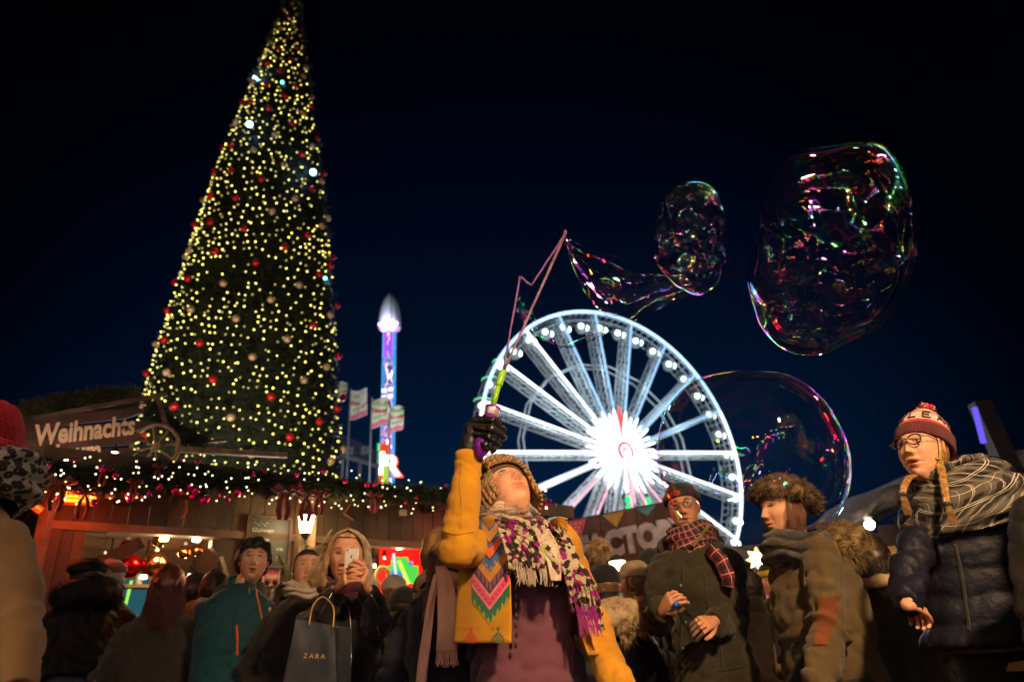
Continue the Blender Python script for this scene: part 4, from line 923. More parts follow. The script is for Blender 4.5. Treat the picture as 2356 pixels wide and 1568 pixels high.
# ================================================================= PEOPLE: builders
def skin_mat(nm, c): return mat(nm, c, .55, var=.13, vs=34, attr=True, sss=.0, bump=.22, bs=220, spec=.35)
SK_light = skin_mat('skin_fair', (.58, .305, .175)); SK_mid = skin_mat('skin_warm', (.52, .29, .17))
M_eye = mat('eye_white', (.40, .35, .31), .25, var=.04); M_pupil = mat('pupil', (.01, .008, .006), .1)
IR = {'brown': mat('iris_brown', (.06, .028, .012), .2), 'blue': mat('iris_blue', (.10, .15, .16), .2)}
M_lash = mat('lashes', (.02, .012, .008), .6)
def gau(x, z, cx, cz, sx, sz): return np.exp(-((x-cx)/sx)**2-((z-cz)/sz)**2)
def sst(a, b, x): t = np.clip((x-a)/(b-a), 0, 1); return t*t*(3-2*t)
def head_arrays(nu=96, nv=100, wide=1.0, jaw=.30, nose=1.0, mouth=0.0, chin=1.0, lips=1.0, cheek=1.0):
    u = np.arange(nu)/nu-.5; az = 2*np.pi*u-.62*np.sin(2*np.pi*u)
    t = np.arange(nv+1)/nv; el = -np.pi/2+np.pi*t; el = el - .42*np.sin(2*(el+.35)) + .42*np.sin(2*(-np.pi/2+.35))*(1-t) + .42*np.sin(2*(np.pi/2+.35))*t
    AZ, EL = np.meshgrid(az, el)
    ce = np.cos(EL); ce = np.where(EL < 0, np.abs(ce)**.72, np.abs(ce)**.9)
    x = .077*wide*np.sin(AZ)*ce; cf = np.cos(AZ); y = -np.where(cf > 0, .094*np.abs(cf)**.92, -.104*np.abs(cf))*ce; z = np.where(EL > 0, .118, .126)*np.sin(EL)
    s = np.clip(-z/.126, 0, 1); x = x*(1-jaw*s**1.5); y = np.where(y > 0, y*(1-.62*s), y*(1-.05*s**2))
    x = x*(1+.05*sst(0, .06, z)*(1-sst(.06, .118, z)))
    front = (y < -.02).astype(float)*sst(.01, .05, -y)
    d = np.zeros_like(x)
    tt = np.clip((.026-z)/.058, 0, 1); prof = .002+.0235*nose*tt**1.35; prof = prof*(1-sst(.030, .044, -z))*sst(-.034, -.014, -z+ -.0)
    sg = .0085+.0055*tt
    d += np.exp(-(x/sg)**2)*np.where(z < .034, prof, 0)
    for q in (-1, 1):
        d += .0075*nose*gau(x, z, q*.0135, -.034, .0072, .0068)
        d -= .0100*gau(x, z, q*.031, .012, .019, .012)
        d += .0042*gau(x, z, q*.030, .034, .024, .008)
        d += .0048*cheek*gau(x, z, q*.043, -.022, .020, .020)
        d -= .0030*gau(x, z, q*.028, -.052, .008, .020)
    d += .0065*lips*gau(x, z, 0, -.0575-.000, .021, .0062) + .0078*lips*gau(x, z, 0, -.0725-mouth*.008, .017, .0065)
    d -= (.0055+.016*mouth)*gau(x, z, 0, -.0650-mouth*.003, .021, .0024+.004*mouth)
    d -= .0042*gau(x, z, 0, -.0850-mouth*.006, .013, .0055); d += .0080*chin*gau(x, z, 0, -.104-mouth*.004, .020, .014)
    d -= .0016*gau(x, z, 0, -.048, .004, .006)
    y = y - d*front
    tint = np.ones(x.shape+(4,)); 
    lipm = np.clip(gau(x, z, 0, -.0582, .024, .0052)*1.25 + gau(x, z, 0, -.0722-mouth*.008, .021, .0058)*1.25, 0, 1)*front
    lipc = np.array([.88, .56, .54]); 
    for k in range(3): tint[..., k] = 1-(1-lipc[k])*np.clip(lipm*1.3, 0, 1)
    bl = np.clip(gau(x, z, .045, -.03, .025, .022)+gau(x, z, -.045, -.03, .025, .022)+.8*gau(x, z, 0, -.03, .014, .012), 0, 1)*front
    for k, v in enumerate((0, .16, .14)): tint[..., k] *= 1-v*bl
    if mouth > .2:
        mm = np.clip(gau(x, z, 0, -.0650-mouth*.003, .017, .0022+.0035*mouth)*1.6-.3, 0, 1)*front
        for k, v in enumerate((.85, .93, .93)): tint[..., k] *= 1-v*mm
    nos = np.clip(gau(x, z, .0075, -.0435, .0036, .0028)+gau(x, z, -.0075, -.0435, .0036, .0028), 0, 1)*front
    for k in range(3): tint[..., k] *= 1-.75*nos  # shade of the nostrils painted into the tint
    return x, y, z, tint
def surf_y(x, y, z, px, pz):
    m = (y < 0); dd = (x-px)**2+(z-pz)**2+np.where(m, 0, 1); k = np.argsort(dd.ravel())[:4]; w_ = 1/(dd.ravel()[k]+1e-8); return float((y.ravel()[k]*w_).sum()/w_.sum())
def head_matrix(c, yaw=0, pitch=0, roll=0, s=1.0):
    """yaw: + turns towards the viewer's right when facing the viewer; pitch: + looks up"""
    return Matrix.Translation(Vector(c)) @ Matrix.Rotation(yaw, 4, 'Z') @ Matrix.Rotation(-pitch, 4, 'X') @ Matrix.Rotation(roll, 4, 'Y') @ Matrix.Scale(s, 4)
def head_into(mb, tints, H, nu=96, nv=100, ears=True, **k):
    x, y, z, tn = head_arrays(nu, nv, **k); n = x.shape[1]; r_ = x.shape[0]
    P = np.stack([x, y, z, np.ones_like(x)], -1).reshape(-1, 4) @ np.array(H).T
    fs = [(i*n+j, i*n+(j+1) % n, (i+1)*n+(j+1) % n, (i+1)*n+j) for i in range(r_-1) for j in range(n)]
    mb.add([tuple(p[:3]) for p in P], fs); tints += [tuple(q) for q in tn.reshape(-1, 4)]
    if ears:
        for q in (-1, 1):
            o = len(mb.v); mb.ball((0, 0, 0), (.011, .021, .033), 10, 8)
            for i in range(o, len(mb.v)):
                v = Vector(mb.v[i]); 
                if v.x*q > 0: v.x *= .5-.4*math.exp(-((v.y/.012)**2+(v.z/.02)**2))
                v = Matrix.Rotation(q*R(22), 3, 'Z') @ Matrix.Rotation(R(12), 3, 'X') @ v
                mb.v[i] = tuple(H @ (v+Vector((q*.079*k.get('wide', 1), .012, .002)))); tints.append((.97, .80, .78, 1))
    return x, y, z
def eyes(root, H, hx, iris='brown', gaze=(0, 0), openk=1.0, brow=(.05, .03, .015), browk=1.0, one=0):
    x, y, z = hx
    bm = mat('brow_%d' % int(brow[0]*1000), brow, .9)
    for q in (-1, 1):
        if one and q != one: continue
        cx, cz = q*.0315, .0125; mb = MB(); N, K = 12, 5; vs = []; hw_, hh = .0138, .0052*openk
        def Sy(u, v): return surf_y(x, y, z, cx+u*hw_, cz+v*hh)
        ys = [Sy(-1, 0), Sy(0, 0), Sy(1, 0)]
        def base(u): return ys[1]+(ys[2]-ys[0])/2*u+((ys[2]+ys[0])/2-ys[1])*u*u
        for i in range(N+1):
            u = -1+2*i/N; hz = hh*(max(0, 1-abs(u)**2.0))**.75
            for j in range(K+1):
                v = -1+2*j/K; vs.append(H @ Vector((cx+u*hw_, base(u)-.0028-.0042*(1-u*u)*(1-.35*v*v), cz+hz*v*(1.15 if v > 0 else .85)+.0010*u*q)))
        mb.mi = 0; mb.add(vs, [(i*(K+1)+j, (i+1)*(K+1)+j, (i+1)*(K+1)+j+1, i*(K+1)+j+1) for i in range(N) for j in range(K)])
        gx, gz = gaze[0]*.0065, gaze[1]*.0035
        def dsc(r, dy, mi):
            mb.mi = mi; vs = [H @ Vector((cx+gx, base(gx/hw_)-.0070-dy, cz+gz))]
            for a in range(14):
                an = a*2*math.pi/14; zz = gz+r*math.sin(an); zz = max(-hh*.88, min(hh*1.02, zz)); vs.append(H @ Vector((cx+gx+r*math.cos(an), base(0)-.0068-dy, cz+zz)))
            mb.add(vs, [(0, (a+1) % 14+1, a+1) for a in range(14)])
        dsc(.0058, .0004, 1); dsc(.0028, .0009, 2)
        mb.build('eye', [M_eye, IR[iris], M_pupil], root, smooth=True, local=True)
        lid = [H @ Vector((cx+u*hw_*1.04, base(u)-.0045-.0038*(1-u*u), cz+hh*1.2*(max(0, 1-u*u))**.75+.0008+.0010*u*q)) for u in [-1+2*i/10 for i in range(11)]]
        MB().tube(lid, [.0004]+[.0017]*9+[.0004], 5).build('upper_lashes', M_lash, root, local=True)
        bp_ = []
        for i in range(9):
            u = -1+2*i/8; bx = cx+q*.002+u*.019; bz = cz+.0215*browk+.004*(1-u*u)-.0015*u*q*1.0
            bp_.append(H @ Vector((bx, surf_y(x, y, z, bx, bz)-.0012, bz)))
        rr_ = [.0009, .002, .0027, .003, .003, .0028, .0022, .0015, .0006]
        if q < 0: rr_ = rr_[::-1]
        MB().tube(bp_, rr_, 6).build('eyebrow', bm, root, local=True)
def hand_into(mb, tints, W, d, nrm, s=1.0, side=1, curl=.9, spread=.14, thumb=.6, fingers=(1, 1.08, 1.0, .82), curls=None, tcurl=.5):
    """hand rooted at wrist W, fingers towards d, back of the hand towards nrm; thumb on the side cross(d,nrm)*side"""
    W = Vector(W); d = Vector(d).normalized(); nrm = Vector(nrm); nrm = (nrm-d*nrm.dot(d)).normalized(); lat = d.cross(nrm)*side
    o0 = len(mb.v)
    def T(pts, rad, n=8): mb.tube(pts, rad, n)
    # palm as a lofted flat form
    rings = []
    for t, wd, th in ((-.03, .024, .020), (0, .027, .019), (.02, .033, .017), (.05, .040, .0155), (.08, .043, .0135), (.092, .040, .011)):
        c = W+d*t*s; rings.append([c+lat*(wd*s*math.copysign(abs(math.cos(a))**.8, math.cos(a)))+nrm*(th*s*math.copysign(abs(math.sin(a))**.8, math.sin(a))) for a in [2*math.pi*k/12 for k in range(12)]])
    mb.loft(rings)
    for i in range(4):
        off = (.031-.0205*i)*s; b = W+d*(.082-.006*abs(i-1.2))*s+lat*off; dd = (d+lat*spread*(1.2-i)*.6).normalized()
        L = [x*s*fingers[i] for x in (.043, .027, .021)]; rad0 = (.0098-.0008*(i == 3))*s
        pts = [b-d*.012*s, b]; rad = [rad0*1.05, rad0*1.08]; ang = 0; p = b; cu = curls[i] if curls else curl
        for j, l in enumerate(L):
            ang += cu*(.75, 1.0, .7)[j]; v = dd*math.cos(ang)-nrm*math.sin(ang); p2 = p+v*l; pts += [p.lerp(p2, .5), p2]; rad += [rad0*(.95-.1*j), rad0*(.98-.12*j)]; p = p2
        pts.append(p+v*rad0*.6); rad.append(rad0*.35); T(pts, rad)
    b = W+d*.018*s+lat*.022*s-nrm*.004*s; td = (d*.62+lat*(.75*thumb+.15)-nrm*.25*tcurl*2).normalized()
    p1 = b+td*.040*s; td2 = (td+d*.55-nrm*tcurl*.5-lat*.25).normalized(); p2 = p1+td2*.033*s; td3 = (td2+d*.35-nrm*tcurl*.5-lat*.25).normalized(); p3 = p2+td3*.026*s
    T([b-td*.01*s, b, b.lerp(p1, .5), p1, p1.lerp(p2, .5), p2, p2.lerp(p3, .5), p3, p3+td3*.006*s], [.013*s, .015*s, .0135*s, .0118*s, .0105*s, .0108*s, .0098*s, .0085*s, .003*s])
    tints += [(1, .93, .90, 1)]*(len(mb.v)-o0)
def remesh(mb, vox, smooth=2, name='tmp'):
    me = bpy.data.meshes.new(name); me.from_pydata([tuple(v) for v in mb.v], [], mb.f); me.update()
    o = bpy.data.objects.new(name, me); col.objects.link(o)
    m = o.modifiers.new('r', 'REMESH'); m.mode = 'VOXEL'; m.voxel_size = vox; m.adaptivity = 0
    if smooth: s_ = o.modifiers.new('s', 'SMOOTH'); s_.iterations = smooth; s_.factor = .5
    dg = bpy.context.evaluated_depsgraph_get(); dg.update(); out = bpy.data.meshes.new_from_object(o.evaluated_get(dg)); bpy.data.objects.remove(o); bpy.data.meshes.remove(me)
    n = len(out.vertices); co = np.zeros(n*3); out.vertices.foreach_get('co', co); no = np.zeros(n*3); out.vertices.foreach_get('normal', no) if hasattr(out.vertices[0], 'normal') else None
    return out, co.reshape(-1, 3), no.reshape(-1, 3)
def seg_dist(P, a, b):
    a = np.array(a); b = np.array(b); ab = b-a; t = np.clip(((P-a)@ab)/(ab@ab), 0, 1); return np.linalg.norm(P-(a+t[:, None]*ab), axis=1), t
from mathutils.bvhtree import BVHTree
BV = {}
def drape(root, px, py, off=.003, which='coat'):
    """where the sight line first meets the person's garment, lifted off metres"""
    key = (root.name, which)
    if key not in BV:
        BV[key] = [BVHTree.FromPolygons([tuple(v.co) for v in c.data.vertices], [tuple(p.vertices) for p in c.data.polygons]) for c in root.children if c.type == 'MESH' and c.name.split('.')[0] in which.split('+')]
    o = inv(root, CAM); d = (inv(root, CAM+ray(px, py))-o).normalized(); best = None
    for b in BV[key]:
        h = b.ray_cast(o, d)
        if h[0] is not None and (best is None or h[3] < best[3]): best = h
    if best is None: return None
    return best[0]-d*off
def on_cloth(root, pts, m, w_=.003, name='seam', which='coat', off=.002, flat=.6):
    P = [drape(root, p[0], p[1], off, which) for p in catmull([(a, b, 0) for a, b in pts], 8)]; P = [p for p in P if p is not None]
    if len(P) < 3: return None
    Q = [P[0]]+[(P[i-1]+P[i]*2+P[i+1])/4 for i in range(1, len(P)-1)]+[P[-1]]
    return MB().tube(Q, w_, 6).build(name, m, root, smooth=True, local=True)
def finish(me, name, m, root, co=None, tint=None):
    me.name = name; me.materials.clear(); me.materials.append(m)
    if co is not None: me.vertices.foreach_set('co', co.ravel())
    me.polygons.foreach_set('use_smooth', [True]*len(me.polygons)); me.update()
    o = bpy.data.objects.new(name, me); col.objects.link(o); o.parent = root; return o
TORSO = ((.075, .062, .062, .01), (.055, .080, .076, .01), (.025, .118, .094, .005), (-.015, .162, .112, 0), (-.05, .180, .122, 0), (-.10, .188, .130, 0), (-.20, .198, .138, -.005), (-.32, .188, .135, 0), (-.44, .190, .140, .0), (-.56, .205, .150, .0), (-.70, .215, .158, 0), (-.85, .222, .16, 0))
def garment(root, m, zs, hem, arms, puff=(1, 1), vox=.013, fold=.007, seed=0, flare=1.0, quilt=0, lean=0, extra=None, name='coat', shift=(0, 0), collar=None, hemring=None, arm_r=(.072, .060, .050), smooth=2, bottom_open=False):
    """torso loft plus sleeves, fused by voxel remesh, then creased"""
    mb = MB(); rings = []; L = [t for t in TORSO if zs+t[0] > hem] ; last = L[-1]
    rows = list(L)+[(hem-zs, last[1]*flare, last[2]*flare, last[3])]
    for dz, rx, ry, cyy in rows:
        fl = 1+(flare-1)*max(0, min(1, (-dz-.4)/max(.05, -(hem-zs)-.4))) if -dz > .4 else 1
        ring = []
        for k in range(28):
            a = 2*math.pi*k/28; ca, sa = math.cos(a), math.sin(a)
            ring.append(Vector((shift[0]+rx*puff[0]*fl*math.copysign(abs(ca)**.85, ca), shift[1]+cyy+lean*dz+ry*puff[1]*fl*math.copysign(abs(sa)**.9, sa), zs+dz)))
        rings.append(ring)
    mb.loft(rings[::-1])
    for A in arms:
        pts = [Vector(p) for p in A['p']]; r0, r1, r2 = A.get('r', arm_r)
        if len(pts) == 3:
            sh, eb, wr = pts; P = [sh, sh.lerp(eb, .35), sh.lerp(eb, .75), eb, eb.lerp(wr, .25), eb.lerp(wr, .65), wr]; rd = [r0*.98, r0, (r0+r1)/2, r1*1.04, r1, (r1+r2)/2, r2]
        else: P, rd = pts, A['rr']
        mb.tube(P, rd, 14); mb.ball(P[0], rd[0]*.98, 12, 8); mb.ball(P[len(P)//2], rd[len(P)//2]*.97, 12, 8)
    if extra: extra(mb)
    me, co, no = remesh(mb, vox, smooth); me.update()
    segs = [( [Vector(p) for p in A['p']]) for A in arms]
    D = np.zeros(len(co)); arm_w = np.zeros(len(co))
    nz = np.array([noise.fractal((p[0]*7+seed, p[1]*7, p[2]*3.4), 1, 2, 3) for p in co])
    def rg(fx, fz, sd): return np.array([(1-abs(noise.noise((p[0]*fx+sd+p[2]*3, p[1]*fx, p[2]*fz-p[0]*4))))**5 for p in co])
    r1 = rg(7.5, 11, seed); r2 = rg(15, 19, seed+40)
    D += fold*.9*nz*(1+np.clip((zs-.35-co[:, 2])*1.5, 0, 1)) - fold*1.25*(r1-.35) - fold*.55*(r2-.35)
    for sg in segs:
        for i in range(len(sg)-1):
            dd, t = seg_dist(co, sg[i], sg[i+1]); w_ = np.clip(1-(dd-.07)/.04, 0, 1)
            Ls = (sg[i+1]-sg[i]).length; near = np.exp(-(((t if i == 1 else 1-t)*Ls)/.12)**2) + .35 + (.8*np.exp(-(((1-t)*Ls)/.08)**2) if i == len(sg)-2 else 0)
            axd = np.array((sg[i+1]-sg[i]).normalized()); side = np.cross(axd, [0.3, -.8, .52])
            ph = np.array([noise.noise((p[0]*8+seed, p[1]*8, p[2]*8)) for p in co])+(co-np.array(sg[i]))@side*7
            D += w_*near*fold*1.1*(np.maximum(0, np.sin((t*Ls*52)+ph*3.4))**1.5-.45)
    if quilt:
        q = np.abs(np.sin((co[:, 2]+.006*nz)*math.pi/quilt)); D += .011*(q**.5-.6)
    co = co+no*D[:, None]
    return finish(me, name, m, root, co)
def core_into(mb, tints, zs, arms, hem):
    """the body under the clothes: torso, arms and legs"""
    o0 = len(mb.v); rings = []
    for dz, rx, ry, cyy in ((.09, .05, .05, .02), (.04, .06, .06, .01), (0, .13, .085, 0), (-.08, .165, .10, 0), (-.3, .14, .10, 0), (-.45, .15, .11, 0), (-.6, .155, .11, 0)):
        rings.append([Vector((rx*math.cos(2*math.pi*k/16), cyy+ry*math.sin(2*math.pi*k/16), zs+dz)) for k in range(16)])
    mb.loft(rings[::-1])
    for A in arms: mb.tube([Vector(p) for p in A['p']], [.045]+[.038]*(len(A['p'])-2)+[.027], 8)
    for q in (-1, 1):
        mb.tube([(q*.085, 0, zs-.52), (q*.09, -.01, .48), (q*.095, .0, .10), (q*.1, -.02, .05)], [.085, .055, .04, .035], 8); mb.tube([(q*.1, .03, .045), (q*.1, -.06, .04), (q*.105, -.13, .03)], [.035, .04, .025], 8)
    tints += [(1, .95, .92, 1)]*(len(mb.v)-o0)
def legs(root, m, zs, top=None, s=1.0, shoe=None):
    mb = MB(); z0 = top or zs-.45
    for q in (-1, 1):
        mb.tube([(q*.09, 0, z0), (q*.10, 0, z0-.3), (q*.105, -.01, .5), (q*.11, .0, .3), (q*.11, .0, .09)], [.115*s, .105*s, .078*s, .068*s, .062*s], 14)
    rings = [[Vector((.175*s*math.cos(2*math.pi*k/16)*q, .125*s*math.sin(2*math.pi*k/16)*q, z0+d)) for k in range(16)] for d, q in ((.15, .95), (0, 1.05), (-.12, .9))]
    mb.loft(rings[::-1]); me, co, no = remesh(mb, .018, 2)
    nz = np.array([noise.fractal((p[0]*10, p[1]*10, p[2]*6), 1, 2, 3) for p in co]); finish(me, 'trousers', m, root, co+no*(nz*.008)[:, None])
    for q in (-1, 1):
        sh = MB(); sh.loft([[Vector((q*.11+w_*math.cos(a), y+0, h_*max(0, math.sin(a)) + (.0 if math.sin(a) > 0 else .002))) for a in [2*math.pi*k/14 for k in range(14)]] for y, w_, h_ in ((.10, .02, .06), (.08, .04, .10), (0, .045, .11), (-.06, .048, .08), (-.13, .045, .055), (-.165, .02, .03))])
        sh.build('shoe', shoe or M_black, root, smooth=True, local=True)
def cords(name, guides, rad, m, root, n=6, lump=0, step=.01, seed=0, local=True):
    mb = MB(); rr = random.Random(seed)
    for gd in guides:
        gd = [Vector(p) for p in gd]; pts = []
        for a, b in zip(gd, gd[1:]):
            k = max(1, int((b-a).length/step)); pts += [a.lerp(b, i/k) for i in range(k)]
        pts.append(gd[-1]); ph = rr.random()*9
        mb.tube(pts, [rad*(1+lump*math.sin(i*1.35+ph)) for i in range(len(pts))], n)
    return mb.build(name, m, root, smooth=True, local=local)
def catmull(P, k=6):
    P = [Vector(p) for p in P]; out = []
    for i in range(len(P)-1):
        p0 = P[max(0, i-1)]; p1 = P[i]; p2 = P[i+1]; p3 = P[min(len(P)-1, i+2)]
        for j in range(k):
            t = j/k; out.append(.5*((2*p1)+(p2-p0)*t+(2*p0-5*p1+4*p2-p3)*t*t+(3*p1-p0-3*p2+p3)*t**3))
    out.append(P[-1]); return out
def strands(name, root, guides, n, spread, width, m, seed=0, wav=.004, taper=.25, k=7, local=True, under=None):
    """hair as many thin tapering strands following guide curves; extra solid tresses underneath"""
    rr = random.Random(seed); mb = MB()
    G = [catmull(g_, k) for g_ in guides]; L = min(len(g_) for g_ in G)
    for i in range(n):
        a = rr.random()*(len(G)-1); i0 = int(a); f_ = a-i0; g0, g1 = G[i0], G[min(i0+1, len(G)-1)]
        off = Vector((rr.gauss(0, 1), rr.gauss(0, 1), rr.gauss(0, 1)))*spread; ph = rr.random()*6; e = rr.uniform(.82, 1); pts = []
        for q in range(L):
            p = g0[q].lerp(g1[q], f_); t = q/(L-1)
            if t > e: break
            p = p+off*(.35+.65*t)+Vector((math.sin(q*.9+ph), math.cos(q*.8+ph), 0))*wav*t; pts.append(p)
        if len(pts) > 2: mb.tube(pts, [width*(1-(1-taper)*j/(len(pts)-1)) for j in range(len(pts))], 3, cap=False)
    return mb.build(name, m, root, smooth=True, local=local)
def shell(root, name, H, m, z0=.0, grow=.012, zmax=2, face=.0, rough=.004, back=-.03, freq=35, side=.02):
    """scalp shell: covers the head above a hairline that drops from the forehead to the nape"""
    x, y, z, tn = head_arrays(56, 48); n = x.shape[1]; rws = x.shape[0]; mb = MB(); vs = []
    for i in range(rws):
        for j in range(n):
            p = Vector((x[i, j], y[i, j], z[i, j])); d = p.normalized(); front = max(0, -p.y/.095)
            f_ = 1+(grow+rough*noise.noise(p*freq))/p.length; vs.append(p*f_)
    def keep(p):
        t = max(-1, min(1, p.y/.09)); hl = z0+face*max(0, -t)+(back if t > .3 else back*max(0, t)/.3)
        if abs(p.x) > .05 and -.4 < t < .45: hl = min(hl, z0-side)
        return p.z > hl
    fs = []
    for i in range(rws-1):
        for j in range(n):
            q = (i*n+j, i*n+(j+1) % n, (i+1)*n+(j+1) % n, (i+1)*n+j)
            if all(keep(Vector((x.ravel()[t], y.ravel()[t], z.ravel()[t]))) for t in q): fs.append(q)
    inner = [Vector((x.ravel()[t], y.ravel()[t], z.ravel()[t]))*1.005 for t in range(n*rws)]
    mb.add([H @ v for v in vs], fs); 
    o = mb.build(name, m, root, smooth=True, local=True); s_ = o.modifiers.new('thick', 'SOLIDIFY'); s_.thickness = grow*.9; s_.offset = -1; return o
def beanie(root, H, m, r=.098, h=.15, z0=.035, tilt=0, cuff=None, name='hat', sag=0, ribs=0, ysc=1.12, cuffw=.05, seg=40, cuffname='cuff', droop=0.0):
    mb = MB(); rings = []; K = 16
    M = H @ Matrix.Rotation(tilt, 4, 'X')
    for i in range(K+1):
        t = i/K*.97; ang = t*math.pi/2; rr_ = r*math.cos(ang)**.62; zz = z0+h*math.sin(ang)**.95
        rings.append([M @ Vector(((rr_*(1+.018*ribs*math.cos(a*22)))*math.cos(a)+.004*noise.noise((a*2, t*4, 1)), rr_*ysc*(1+.018*ribs*math.cos(a*22))*math.sin(a)+.008+sag*t*t, zz+.006*noise.noise((math.cos(a)*3, math.sin(a)*3, t*3))-droop*t*t*max(0, math.sin(a)))) for a in [2*math.pi*j/seg for j in range(seg)]])
    mb.loft(rings); o = mb.build(name, m, root, smooth=True, local=True)
    if cuff:
        mb = MB(); rings = []
        for rr_, zz in ((r*.985, z0-.004), (r*1.05, z0-.002), (r*1.075, z0+.01), (r*1.075, z0+cuffw-.01), (r*1.05, z0+cuffw), (r*.97, z0+cuffw)):
            rings.append([M @ Vector((rr_*(1+.012*math.cos(a*30))*math.cos(a), rr_*ysc*(1+.012*math.cos(a*30))*math.sin(a)+.008, zz)) for a in [2*math.pi*j/90 for j in range(90)]])
        rings.append(rings[0]); mb.loft(rings, cap=False); mb.build(cuffname, cuff, o, smooth=True, local=True)
    return o
def fur(root, name, pts_nrm, n, L, m, seed=0, w=.0016, local=True):
    rr = random.Random(seed); mb = MB()
    for i in range(n):
        p, d = rr.choice(pts_nrm); p = Vector(p)+Vector((rr.gauss(0, 1), rr.gauss(0, 1), rr.gauss(0, 1)))*.006; d = (Vector(d)+Vector((rr.gauss(0, .45), rr.gauss(0, .45), rr.gauss(0, .45)))).normalized()
        s_ = d.cross(Vector((rr.random()-.5, rr.random()-.5, rr.random()-.5))).normalized()*w*rr.uniform(.8, 1.6); t = p+d*L*rr.uniform(.6, 1.3)+Vector((0, 0, -L*.25))
        mb.add([p-s_, p+s_, t], [(0, 1, 2)])
    return mb.build(name, m, root, local=local)
def torus_pts(C_, r, tub, H=None, n=60, m_=10, arc=(0, 2*math.pi), sy=1, wob=0, tilt=0):
    out = []
    for i in range(n):
        a = arc[0]+(arc[1]-arc[0])*i/(n-1)
        for j in range(m_):
            b = 2*math.pi*j/m_; d = Vector((math.cos(a)*math.cos(b), sy*math.sin(a)*math.cos(b), math.sin(b))); p = Vector((r*math.cos(a), r*sy*math.sin(a), 0))+d*tub
            p = Matrix.Rotation(tilt, 3, 'X') @ p; d = Matrix.Rotation(tilt, 3, 'X') @ d
            out.append((Vector(C_)+p, d))
    return out
def scarf_ring(root, m, C_, r=.10, tub=.035, turns=2, sy=.9, seed=0, name='scarf', lump=.012, drop=.03, tilt=0, nseg=56, flat=1):
    """cloth wound round the neck: one sheet of overlapping soft folds"""
    mb = MB(); n = 90; hgt = tub*1.5+abs(drop)*turns*.9; K = 26; rings = []; uv = []
    for j in range(K+1):
        v = j/K; prof = math.sin(math.pi*min(1, v*1.06))**.55 if 0 < v < 1 else 0
        ring = []
        for i in range(n):
            a = 2*math.pi*i/n; d = Vector((math.cos(a), math.sin(a)*sy, 0))
            fold_ = math.sin(v*math.pi*2*(turns+1.2)+1.5*math.sin(a+seed)+2.2*noise.noise((math.cos(a)*1.2, math.sin(a)*1.2, seed)))
            rr_ = r-.018+prof*tub*.95+fold_*.0085*(prof**.5)+.012*noise.noise((a*1.2, v*3, seed))*prof
            p = d*rr_+Vector((0, 0, hgt*(.5-v)+.014*math.sin(a*2+seed)*1+.010*noise.noise((math.cos(a)*2, math.sin(a)*2, v*2+seed)))); p = Matrix.Rotation(tilt, 3, 'X') @ p
            ring.append(Vector(C_)+p); uv.append((i/n*.72*2+v*.10*math.sin(a), v*.25+.05*math.sin(a+seed)))
        rings.append(ring)
    vs = [p for q in rings for p in q]; mb.add(vs, [(i*n+j, i*n+(j+1) % n, (i+1)*n+(j+1) % n, (i+1)*n+j) for i in range(K) for j in range(n)], uv)
    o = mb.build(name, m, root, smooth=True, local=True); s_ = o.modifiers.new('thick', 'SOLIDIFY'); s_.thickness = .004; return o
def glasses(root, H, m, r=.0225, hx=None, yo=-.108, z=.010):
    e = empty('glasses', (0, 0, 0)); e.parent = root
    for q in (-1, 1):
        MB().tube([H @ Vector((q*.033+r*math.cos(a), yo+.012*abs(math.cos(a)*.5+q*.5*math.cos(a))*0+.004*(q*math.cos(a)+1), z+r*.88*math.sin(a))) for a in [2*math.pi*k/20 for k in range(21)]],   .0027, 6, cap=False).build('rim', m, e, local=True)
        MB().tube([H @ Vector((q*(.033+r), yo+.006, z+.006)), H @ Vector((q*.076, yo+.022, z+.008)), H @ Vector((q*.083, .0, z+.004)), H @ Vector((q*.082, .015, z-.008))], .0018, 5).build('temple', m, e, local=True)
        MB().add([H @ Vector((q*.033, yo+.003, z))]+[H @ Vector((q*.033+r*math.cos(a), yo+.002+.004*(q*math.cos(a)+1), z+r*.88*math.sin(a))) for a in [2*math.pi*k/20 for k in range(20)]], [(0, k+1, (k+1) % 20+1) for k in range(20)]).build('lens', M_lens, e, local=True)
    MB().tube([H @ Vector((-.012, yo, z+.004)), H @ Vector((0, yo-.004, z+.009)), H @ Vector((.012, yo, z+.004))], .0019, 5).build('bridge', m, e, local=True); return e
m_, t_, o_ = nodes('spectacle_lens'); a_ = t_.nodes.new('ShaderNodeBsdfTransparent'); b_ = t_.nodes.new('ShaderNodeBsdfGlossy'); b_.inputs['Roughness'].default_value = .03
x_ = t_.nodes.new('ShaderNodeMixShader'); x_.inputs[0].default_value = .08; t_.links.new(a_.outputs[0], x_.inputs[1]); t_.links.new(b_.outputs[0], x_.inputs[2]); t_.links.new(x_.outputs[0], o_.inputs[0]); M_lens = m_
def loc_arms(zs, w_=.19, kind='down', s=1):
    """two arms hanging (local coordinates, person faces -Y)"""
    out = []
    for q in (-1, 1):
        sh = Vector((q*(w_-.025), 0, zs-.085))
        if kind == 'down': out.append({'p': [sh, Vector((q*(w_+.055), .03, zs-.33)), Vector((q*(w_+.04), -.06, zs-.57))]})
        elif kind == 'pocket': out.append({'p': [sh, Vector((q*(w_+.085), .05, zs-.31)), Vector((q*(w_-.01), -.10, zs-.50))]})
        elif kind == 'front': out.append({'p': [sh, Vector((q*(w_+.06), -.02, zs-.29)), Vector((q*(w_-.09), -.25, zs-.22))]})
    return out
def person(px, py, Y, rz, label, group=None, hat=0.0):
    """root under the point where the crown of the head shows; returns root, crown height"""
    T = at(px, py, Y); r_ = empty('person', (T.x, T.y, 0), label, 'person', group, rz=rz); return r_, T.z-hat
